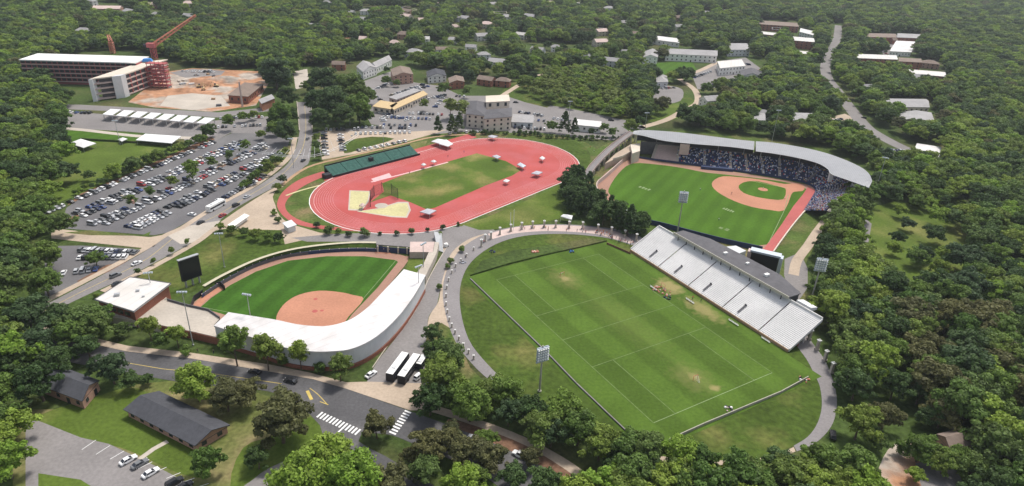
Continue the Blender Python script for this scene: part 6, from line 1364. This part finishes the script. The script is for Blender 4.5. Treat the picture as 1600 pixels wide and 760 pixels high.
for a in [(148, 498, 28, 'mid'), (172, 575, 30, 'dark'), (205, 595, 18, 'mid'), (135, 545, 24, 'dark'), (190, 513, 15, 'mid'), (230, 592, 11, 'dark'),
          (232, 513, 19, 'young', 'bright street tree above the tan sidewalk, right of the square white roof'), (275, 525, 17, 'young', 'street tree in front of the brick retaining wall'), (365, 538, 28, 'ymid', 'tallest street tree overlapping the left part of the white curved roof', 1.1), (415, 549, 25, 'ymid', 'second street tree overlapping the white curved roof', 1.1), (468, 553, 19, 'young', 'third narrow street tree overlapping the white curved roof', 1.15), (530, 572, 22, 'ymid', 'street tree at the right end of the softball stand wall'),
          (305, 597, 34, 'domeg', 'yellow green tree behind the brick house between road and dark trees'), (352, 617, 30, 'dome', 'dull olive tree between the yellow green tree and the big round dark one'), (385, 612, 27, 'olive'), (437, 652, 48, 'dome', 'big round brownish olive tree beside the foreground road', 1.0), (402, 716, 22, 'dark', 'dark low tree right of the brick house lawn'), (322, 722, 27, 'mid', 'tree in front of the right end of the brick house', 1.1),
          (468, 750, 48, 'domeg'), (550, 745, 47, 'domeg', 'right half of the bright green tree mass at the bottom edge'), (510, 718, 46, 'domeg', 'upper bright green tree of the mass at the bottom edge'), (588, 665, 26, 'olive', 'thin olive tree between the two crosswalks'),
          (690, 590, 40, 'mid', 'large tree right of the minibus and coaches'), (672, 625, 30, 'dark'), (715, 620, 30, 'mid'), (677, 520, 17, 'mid', 'tree in the bed between service lane and oval, upper'), (690, 545, 20, 'mid'), (672, 545, 16, 'dark'), (705, 560, 18, 'bright'), (770, 612, 30, 'mid'), (795, 645, 26, 'dark'), (830, 640, 30, 'dark'), (885, 645, 38, 'mid', 'tall tree against the lower left side of the big pitch'), (862, 675, 30, 'dark'), (938, 692, 36, 'mid'), (960, 720, 26, 'dark'),
          (1008, 705, 38, 'mid', 'dark tree touching the lower corner of the big pitch'), (670, 695, 32, 'olive'), (720, 705, 30, 'olive'), (770, 715, 26, 'olive'), (725, 755, 36, 'bright'), (650, 740, 18, 'olive'), (800, 745, 26, 'mid'), (850, 755, 30, 'mid'), (900, 765, 28, 'mid'), (960, 765, 26, 'bright'), (1065, 742, 30, 'mid'), (1105, 748, 28, 'bright'), (1150, 740, 26, 'bright'), (1195, 735, 26, 'mid'), (1235, 728, 26, 'mid'), (1290, 722, 36, 'mid'), (1335, 748, 30, 'bright'), (1030, 765, 22, 'mid'), (1260, 760, 24, 'mid'),
          (1345, 660, 34, 'mid'), (1340, 600, 32, 'mid'), (1440, 700, 28, 'mid'), (1385, 650, 26, 'olive'), (1400, 600, 30, 'dark'), (1440, 610, 26, 'dark'), (1455, 650, 22, 'mid'), (1470, 580, 20, 'mid'), (1412, 700, 16, 'mid'), (1452, 705, 20, 'domem'), (1478, 722, 24, 'mid'), (1500, 712, 22, 'mid'), (1520, 730, 26, 'domem'), (735, 630, 34, 'domem'), (790, 612, 30, 'domem'), (905, 668, 34, 'domem'), (845, 668, 34, 'mid'), (975, 700, 34, 'domem'), (700, 560, 30, 'domem'), (95, 350, 22, 'mid'), (72, 400, 26, 'mid'), (70, 440, 24, 'domem'), (1462, 722, 22, 'mid'), (1432, 742, 16, 'bright'), (1372, 690, 20, 'mid'), (705, 672, 20, 'olive'), (760, 688, 20, 'mid'), (745, 640, 22, 'mid'), (830, 712, 20, 'olive'), (640, 712, 16, 'olive'), (252, 532, 15, 'young'), (290, 545, 10, 'shrub'), (445, 560, 12, 'shrub'), (500, 572, 12, 'shrub'),
          # car park and hedge line
          (299, 266, 15, 'ymid', 'largest tree inside the large car park'), (270, 284, 9, 'ymid'), (234, 300, 9, 'ymid'), (205, 314, 10, 'ymid'), (330, 254, 9, 'ymid'), (358, 243, 8, 'ymid'), (383, 229, 10, 'ymid'), (138, 274, 10, 'mid'), (178, 266, 14, 'bright'), (207, 256, 15, 'mid'), (246, 243, 13, 'mid'), (228, 248, 10, 'mid'), (278, 231, 9, 'mid'), (294, 225, 8, 'mid'), (311, 218, 11, 'mid'),
          (326, 202, 13, 'mid'), (357, 190, 11, 'ymid'), (379, 182, 10, 'mid'), (396, 179, 9, 'mid'), (409, 210, 9, 'mid'), (417, 260, 11, 'ymid'), (399, 276, 9, 'ymid'), (434, 250, 9, 'mid'), (381, 285, 7, 'shrub'), (441, 280, 8, 'dark'), (433, 292, 8, 'mid'), (428, 330, 6, 'shrub'), (434, 342, 6, 'shrub'),
          (438, 178, 20, 'domem'), (446, 205, 19, 'domed'), (428, 200, 12, 'domem'), (454, 180, 12, 'domed'), (430, 113, 25, 'domed', 'dark tree at the right end of the building site'), (450, 150, 18, 'domed'), (425, 190, 10, 'dark'), (462, 100, 14, 'mid'), (447, 128, 12, 'domem'),
          (505, 128, 27, 'domed'), (545, 138, 28, 'domem'), (522, 160, 28, 'domed'), (560, 168, 24, 'domem'), (495, 158, 20, 'domed'), (572, 182, 14, 'dark'), (535, 180, 20, 'domed'), (500, 186, 18, 'domed'), (480, 135, 12, 'mid'), (575, 150, 14, 'domem'), (495, 214, 8, 'mid'), (495, 228, 8, 'mid'), (497, 241, 9, 'mid'),
          (345, 354, 8, 'mid'), (362, 358, 9, 'mid'), (380, 362, 9, 'mid'), (398, 365, 11, 'mid'), (418, 368, 11, 'mid'), (436, 370, 10, 'dark'), (148, 404, 15, 'mid', 'round dark tree in the small lot below the walk'), (215, 425, 6, 'ymid'), (240, 408, 5, 'ymid'), (268, 391, 6, 'ymid'), (292, 378, 5, 'ymid'), (150, 461, 5, 'shrub'),
          (495, 350, 6, 'dshrub'), (513, 357, 9, 'shrub'), (528, 360, 6, 'shrub'), (545, 364, 6, 'dshrub'), (569, 361, 9, 'shrub'), (594, 364, 4, 'dshrub'), (620, 363, 5, 'dshrub'), (643, 360, 6, 'shrub'), (668, 358, 4, 'dshrub'), (692, 354, 5, 'dshrub'), (716, 349, 4, 'dshrub'), (686, 366, 7, 'shrub'), (722, 388, 6, 'shrub'), (704, 406, 6, 'shrub'), (699, 415, 5, 'shrub'), (686, 447, 6, 'shrub'),
          (704, 168, 14, 'pale', 'left of the two pale willow like trees by the hotel'), (722, 170, 13, 'pale', 'right of the two pale willow like trees by the hotel'), (684, 194, 8, 'cedar'), (706, 194, 9, 'cedar'), (718, 188, 9, 'cedar'), (663, 163, 8, 'ymid'), (692, 138, 12, 'mid'), (729, 143, 8, 'ymid'), (603, 126, 9, 'mid'), (620, 129, 7, 'mid'), (604, 109, 6, 'dark'),
          (861, 197, 11, 'mid'), (883, 190, 10, 'cedar'), (898, 197, 8, 'cedar'), (944, 199, 9, 'mid'), (957, 206, 9, 'mid'), (925, 205, 7, 'dark'), (812, 205, 6, 'dshrub'), (822, 207, 5, 'dshrub'), (772, 205, 4, 'dshrub'), (740, 206, 5, 'dshrub'), (757, 205, 5, 'dshrub'), (841, 208, 5, 'dshrub'), (985, 196, 14, 'mid'), (1000, 190, 12, 'dark')]: T(*a)
DEN = {}
def inpoly(x, y, P):
    c = False; n = len(P); j = n-1
    for i in range(n):
        if (P[i][1] > y) != (P[j][1] > y) and x < (P[j][0]-P[i][0])*(y-P[i][1])/(P[j][1]-P[i][1])+P[i][0]: c = not c
        j = i
    return c
def wood(poly, sp, hs_, kinds, wts=None, dens=1.0, bases=True):
    W_ = UU(poly); x0, x1 = min(p.x for p in W_), max(p.x for p in W_); y0, y1 = min(p.y for p in W_), max(p.y for p in W_); P = [(p.x, p.y) for p in W_]
    x = x0; row = 0
    while x < x1:
        y = y0+(row % 2)*sp/2
        while y < y1:
            a, b = x+random.uniform(-.32, .32)*sp, y+random.uniform(-.32, .32)*sp; y += sp
            if random.random() > dens or not inpoly(a, b, P): continue
            k = random.choices(kinds, wts)[0]; TREES.append((V(a, b, 0), random.uniform(*hs_), random.uniform(.9, 1.15), k, None))
        x += sp*.87; row += 1
wood([(1275, 440), (1290, 385), (1310, 345), (1335, 310), (1360, 300), (1350, 330), (1338, 365), (1340, 400), (1350, 440), (1390, 470), (1440, 520), (1400, 600), (1330, 640), (1318, 600), (1302, 560), (1282, 525), (1272, 490)], 8.5, (11, 16), ['mid', 'dark', 'bright'], [.62, .2, .18])
wood([(1395, 470), (1475, 460), (1640, 500), (1700, 640), (1640, 720), (1480, 700), (1440, 640), (1420, 560)], 9.5, (12, 17), ['mid', 'dark', 'olive'], [.5, .3, .2], .8)
wood([(1360, 330), (1475, 320), (1600, 340), (1640, 440), (1475, 450), (1420, 440), (1390, 420), (1365, 380)], 11, (7, 12), ['mid', 'dark', 'bright'], [.45, .35, .2], .42)
wood([(1370, 275), (1475, 270), (1600, 290), (1640, 330), (1475, 322), (1370, 320), (1366, 300)], 8.5, (10, 14), ['mid', 'dark', 'bright'], [.5, .2, .3], .9)
wood([(872, 318), (880, 292), (905, 282), (916, 300), (932, 330), (965, 350), (1005, 362), (995, 374), (950, 360), (905, 340), (878, 332)], 5.2, (10, 15), ['cedar', 'dark'], [.75, .25])
wood([(-60, 500), (110, 500), (160, 540), (150, 600), (100, 610), (-60, 600)], 9.5, (11, 15), ['mid', 'dark'], [.5, .5], .9)
wood([(-260, 620), (40, 640), (40, 780), (-260, 800)], 11, (11, 15), ['mid', 'bright'], None, .7)
wood([(640, 655), (700, 700), (780, 745), (860, 790), (560, 800), (620, 745), (690, 740)], 9, (8, 12), ['olive', 'mid'], None, .5)
wood([(1000, 735), (1240, 735), (1290, 745), (1380, 765), (1380, 840), (800, 840), (900, 760)], 8.5, (10, 14), ['mid', 'bright', 'mid'], None, .95)
wood([(1440, 730), (1700, 700), (1700, 830), (1500, 830)], 10, (10, 14), ['mid', 'dark'], None, .8)
wood([(-700, 120), (60, 118), (100, 160), (104, 300), (70, 350), (40, 420), (60, 460), (20, 480), (-300, 600), (-900, 500)], 9.5, (11, 16), ['mid', 'dark', 'bright'], [.5, .25, .25], .85)
wood([(-300, 640), (60, 530), (60, 600), (100, 640), (60, 680), (-40, 790), (-400, 800)], 9.5, (11, 15), ['mid', 'dark', 'bright'], None, .85)
wood([(1500, 300), (2000, 330), (2100, 800), (1540, 800), (1500, 700)], 10, (11, 16), ['mid', 'dark', 'bright'], [.5, .25, .25], .85)
for i in range(34):      # hedge along the left side of the large car park and shrubs along the avenue verge
    t_ = i/33; x, y = 118+t_*212, 303-t_*92+2*math.sin(i*2.1); T(x+random.uniform(-3, 3), y-3, random.uniform(4.5, 8), random.choice(['mid', 'dark', 'shrub', 'bright']))
for i in range(16):
    t_ = i/15; T(378+t_*66+random.uniform(-3, 3), 290-t_*54+random.uniform(-3, 3), random.uniform(4, 7), random.choice(['shrub', 'mid', 'dshrub', 'mid']))
for i in range(30):
    T(734+i*8.6+random.uniform(-2, 2), 207+(i*.35 if i > 12 else 0)+random.uniform(-1, 1), random.uniform(3, 5), random.choice(['dshrub', 'shrub', 'dark']))
# the wood behind and round the houses
FBND = [(-500, 122), (40, 118), (60, 112), (126, 80), (200, 78), (262, 92), (300, 104), (412, 110), (425, 140), (448, 140), (458, 108), (500, 108), (550, 98), (604, 88), (660, 106), (700, 114), (735, 138), (762, 140), (800, 142), (830, 152), (860, 168), (905, 176), (985, 192), (1060, 200), (1180, 214), (1290, 232), (1345, 254), (1372, 280), (1475, 300), (1600, 300), (2100, 330), (2100, -80), (-500, -80)]
EX = [[(826, 152), (846, 116), (905, 108), (965, 114), (1020, 130), (1024, 196), (985, 194), (900, 178), (850, 168)], [(676, 66), (760, 70), (765, 96), (680, 90)], [(800, 66), (930, 70), (930, 96), (820, 98)], [(560, 14), (660, 14), (660, 24), (560, 26)], [(1006, 96), (1094, 94), (1100, 122), (1060, 124), (1000, 116)], [(1010, 134), (1068, 132), (1125, 160), (1095, 186), (1045, 200), (1008, 196), (1040, 172), (1010, 160)], [(1076, 112), (1120, 92), (1200, 92), (1196, 126), (1186, 136), (1110, 145), (1080, 142)],
      [(1288, 36), (1318, 36), (1322, 70), (1306, 95), (1304, 120), (1330, 150), (1350, 178), (1385, 204), (1440, 226), (1475, 240), (1475, 262), (1400, 262), (1370, 262), (1360, 222), (1340, 214), (1292, 212), (1286, 190), (1286, 178), (1318, 178), (1296, 150), (1274, 128), (1276, 100), (1286, 78), (1296, 55)],
      [(1372, 62), (1436, 62), (1430, 84), (1380, 86)], [(1376, 166), (1458, 166), (1460, 176), (1376, 174)], [(1390, 190), (1465, 190), (1465, 206), (1390, 206)], [(455, 100), (490, 104), (486, 150), (455, 150)],
      [(760, 164), (800, 136), (840, 114), (885, 113), (925, 128), (890, 124), (842, 124), (810, 145), (790, 168)], [(590, 108), (700, 116), (745, 138), (745, 160), (600, 140), (556, 118)], [(126, 96), (126, 0), (160, 2), (250, 6), (262, 28), (220, 24), (150, 26)] if False else [(150, 6), (190, 4), (190, 20), (150, 22)]]
BB_ = []
for o in list(COL.objects):
    if o.get('category') in ('building', 'house', 'hall', 'flats', 'hotel', 'shop') and o.parent is None:
        bx = [PX(v.co+o.location) for ch in o.children if ch.name.startswith(('wall', 'roof')) for v in ch.data.vertices]
        BB_.append((min(b[0] for b in bx)-1, max(b[0] for b in bx)+1, min(b[1] for b in bx)+2, max(b[1] for b in bx)+(8 if min(b[1] for b in bx) < 100 else 6)))
def blocked(px, py):
    if any(a < px < b and c < py < d for a, b, c, d in BB_): return True
    return any(inpoly(px, py, P) for P in EX)
FAR = []
Y = 380.0; row = 0
while Y < 3400:
    far_ = max(0, min(1, (Y-700)/1400)); sp = 9.2+9.5*far_; X = -.82*Y-150+(row % 2)*sp/2
    while X < .80*Y+350:
        a, b = X+random.uniform(-.36, .36)*sp, Y+random.uniform(-.36, .36)*sp; X += sp
        px, py = PX((a, b, 0))
        if py < -34 or not inpoly(px, py, FBND) or blocked(px, py): continue
        if random.random() < (.20 if 540 < px < 1010 and py > -5 else .05)+.25*(math.sin(a*.013+2)*math.sin(b*.011+a*.004) > .62): continue
        nz = math.sin(a*.021+1.3)*math.sin(b*.017)+.5*math.sin(a*.05+b*.043)
        k = random.choices(['mid', 'domem', 'dark', 'domed', 'bright', 'domeg', 'olive', 'ymid'], [.26, .27, .12, .12+.25*(nz < -.2), .10+.2*(nz > .4), .08, .05, .06])[0]
        h = random.uniform(10.5, 16)*(1+.6*far_)
        FAR.append((V(a, b, 0), h, random.uniform(.95, 1.2)*(1+.15*far_), k, None))
    Y += sp*.87; row += 1
wood([(676, 66), (760, 70), (765, 96), (680, 90)], 17, (8, 13), ['mid', 'bright', 'dark'], None, .55)
wood([(800, 66), (930, 70), (930, 96), (820, 98)], 17, (8, 13), ['mid', 'bright', 'dark'], None, .55)
# thicket above the track
wood([(828, 150), (850, 120), (900, 112), (960, 118), (1008, 132), (1012, 165), (1000, 188), (960, 186), (900, 172), (860, 165)], 7.5, (7, 11), ['pale', 'mid', 'bright', 'ymid'], [.5, .15, .3, .05], .8)
wood([(985, 120), (1020, 120), (1018, 190), (1000, 196), (985, 190)], 8, (13, 17), ['dark', 'mid'], None, .8)
def tap(t): return t[1]/DIST(t[0])
def vis(t): x, y = PX(t[0]); return -30 < x < 1630 and -60 < y < 860
TREES += FAR
TREES = [t for t in TREES if -900 < PX(t[0])[0] < 2600]
isT = lambda t: FAM[t[3]][0] != 'shrub'
tv = sorted([t for t in TREES if vis(t) and isT(t)], key=lambda t: -(tap(t)+(10 if t[4] else 0)))
IND = tv[:300]; idset = set(id(t) for t in IND)
SHR = [t for t in TREES if not isT(t)]
REST = [t for t in TREES if isT(t) and id(t) not in idset]
LMK = [(205, 455, 'the square white roof'), (300, 430, 'the black scoreboard'), (280, 670, 'the brick house'), (450, 530, 'the white curved roof'), (535, 660, 'the crosswalks'), (640, 575, 'the parked coaches'), (845, 580, 'the near floodlight tower'), (1040, 690, 'the lower pitch corner'),
       (1270, 440, 'the right floodlight tower'), (1230, 540, 'the lower grandstand end'), (1305, 650, 'the oval walk right bend'), (970, 340, 'the pale grey shed'), (1345, 275, 'the grey roof right end'), (1150, 220, 'the baseball roof'), (1400, 720, 'the bare orange ground'), (1440, 390, 'the right meadow'),
       (240, 310, 'the large car park'), (160, 240, 'the left meadow'), (475, 180, 'the avenue bridge'), (360, 150, 'the building site'), (590, 240, 'the green bleachers'), (390, 360, 'the plaza by the avenue'), (770, 180, 'the beige hotel'), (640, 160, 'the yellow roofed shops'), (920, 190, 'the long white roof'), (1080, 85, 'the very long hall'), (1040, 150, 'the round car park'), (1150, 110, 'the white church block'), (1300, 110, 'the straight road'), (1415, 165, 'the long pale shed'), (150, 130, 'the parking deck'), (1340, 45, 'the top right flats')]
LMW = [(U(x, y), s_) for x, y, s_ in LMK]
def describe(ts, noun):
    """tell each tree by its shade, the nearest landmark, the side of it, and its rank there"""
    buck = {}
    for t in ts:
        x, y = PX(t[0]); best = min(LMK, key=lambda l: ((l[0]-x)**2+((l[1]-y)*1.6)**2)); dx, dy = x-best[0], (y-best[1])*1.6
        s_ = ('right of' if dx > 0 else 'left of') if abs(dx) > abs(dy) else ('below' if dy > 0 else 'above')
        buck.setdefault((t[3], best[2], s_), []).append((math.hypot(dx, dy), t))
    out = {}
    for (k, l, s_), v in buck.items():
        v.sort(key=lambda q: q[0])
        for i, (d, t) in enumerate(v): out[id(t)] = '%s %s %s, %s' % (WORD[k], s_, l, ('nearest of them' if len(v) > 1 else 'alone') if i == 0 else ordn(i)+' nearest')
    return out
WORD = dict(domed='dark green broadleaf tree', domem='mid green broadleaf tree', dome='olive brown broadleaf tree', domeg='bright green broadleaf tree', mid='mid green broadleaf tree', dark='dark green broadleaf tree', bright='bright green broadleaf tree', olive='olive brown broadleaf tree', pale='pale green slender tree', young='light green young tree', ymid='mid green young tree', cedar='dark narrow conifer', pine='green narrow conifer', shrub='round green shrub', dshrub='round dark shrub')
GRP = dict(domed='dark green trees', domem='mid green trees', dome='olive trees', domeg='bright green trees', mid='mid green trees', dark='dark green trees', bright='bright green trees', olive='olive trees', pale='pale slender trees', young='light green street trees', ymid='young trees', cedar='dark conifers', pine='green conifers', shrub='green shrubs', dshrub='dark shrubs')
LAB = describe(IND+SHR, '')
for t in IND+SHR:
    p, h, wsc, k, lb = t; fam, m = FAM[k]; i = random.randrange({'oak': 5, 'young': 3, 'pine': 3, 'shrub': 3, 'dome': 2}[fam])
    nm = {'oak': 'broadleaf_tree', 'dome': 'broadleaf_tree', 'young': 'young_tree', 'pine': 'conifer_tree', 'shrub': 'shrub'}[fam]
    e = thing(nm, lb or LAB[id(t)], 'shrub' if fam == 'shrub' else 'tree', p, random.uniform(0, 6.28), GRP[k]); e.scale = (h*wsc, h*wsc, h)
    c = bpy.data.objects.new('crown' if fam != 'shrub' else 'foliage', crown(fam, i, m)); COL.objects.link(c); c.parent = e
    tm = {'oak': TO[i % 3], 'dome': TO[i % 3], 'young': TY, 'pine': TP_, 'shrub': TS}[fam]
    c = bpy.data.objects.new('trunk' if fam != 'shrub' else 'stem', tm); COL.objects.link(c); c.parent = e
# all the other trees: one wood, instanced on points
tmpl = []
for k in ('mid', 'dark', 'bright', 'olive', 'pale', 'ymid', 'cedar', 'dome', 'domed', 'domem', 'domeg'):
    fam, m = FAM[k]
    for i in range(2 if fam == 'dome' else 3): tmpl.append((k, bpy.data.objects.new('tree_source', crown(fam, i, m))))
tix = {}
for i, (k, o) in enumerate(tmpl): tix.setdefault(k, []).append(i)
tix['young'] = tix['ymid']; tix['pine'] = tix['cedar']
me = bpy.data.meshes.new('far_wood'); me.from_pydata([tuple(t[0]) for t in REST], [], [])
a = me.attributes.new('sc', 'FLOAT_VECTOR', 'POINT'); a.data.foreach_set('vector', [q for t in REST for q in (t[1]*t[2], t[1]*t[2], t[1])])
a = me.attributes.new('ro', 'FLOAT_VECTOR', 'POINT'); a.data.foreach_set('vector', [q for t in REST for q in (0, 0, random.uniform(0, 6.28))])
a = me.attributes.new('ix', 'INT', 'POINT'); a.data.foreach_set('value', [random.choice(tix[t[3]]) for t in REST])
fw_ = bpy.data.objects.new('far_wood', me); COL.objects.link(fw_); tag(fw_, 'dense green wood of many trees filling the background beyond the fields', 'wood', kind='stuff')
ng = bpy.data.node_groups.new('wood', 'GeometryNodeTree'); ng.interface.new_socket('Geometry', in_out='INPUT', socket_type='NodeSocketGeometry'); ng.interface.new_socket('Geometry', in_out='OUTPUT', socket_type='NodeSocketGeometry')
N = ng.nodes; L = ng.links; gi = N.new('NodeGroupInput'); go = N.new('NodeGroupOutput'); ip = N.new('GeometryNodeInstanceOnPoints'); g2i = N.new('GeometryNodeGeometryToInstance')
for k, o in reversed(tmpl):
    oi = N.new('GeometryNodeObjectInfo'); oi.inputs[0].default_value = o; oi.inputs['As Instance'].default_value = True; L.new(oi.outputs['Geometry'], g2i.inputs[0])
g2i_join = N.new('GeometryNodeJoinGeometry')
for l in list(ng.links):
    if l.to_node == g2i: ng.links.remove(l)
N.remove(g2i)
ois = [n_ for n_ in N if n_.bl_idname == 'GeometryNodeObjectInfo']
for oi in ois: L.new(oi.outputs['Geometry'], g2i_join.inputs[0])
def named(nm, dt):
    n_ = N.new('GeometryNodeInputNamedAttribute'); n_.data_type = dt; n_.inputs[0].default_value = nm; return n_.outputs[0]
L.new(gi.outputs[0], ip.inputs['Points']); L.new(g2i_join.outputs[0], ip.inputs['Instance']); ip.inputs['Pick Instance'].default_value = True
L.new(named('ix', 'INT'), ip.inputs['Instance Index']); L.new(named('sc', 'FLOAT_VECTOR'), ip.inputs['Scale']); 
er = N.new('FunctionNodeEulerToRotation'); L.new(named('ro', 'FLOAT_VECTOR'), er.inputs[0]); L.new(er.outputs[0], ip.inputs['Rotation']); L.new(ip.outputs[0], go.inputs[0])
md = fw_.modifiers.new('wood', 'NODES'); md.node_group = ng
print('TREES individual', len(IND), 'shrubs', len(SHR), 'rest', len(REST), 'cars', len(CARS))
for o in COL.objects:
    if '_o' in o: del o['_o']
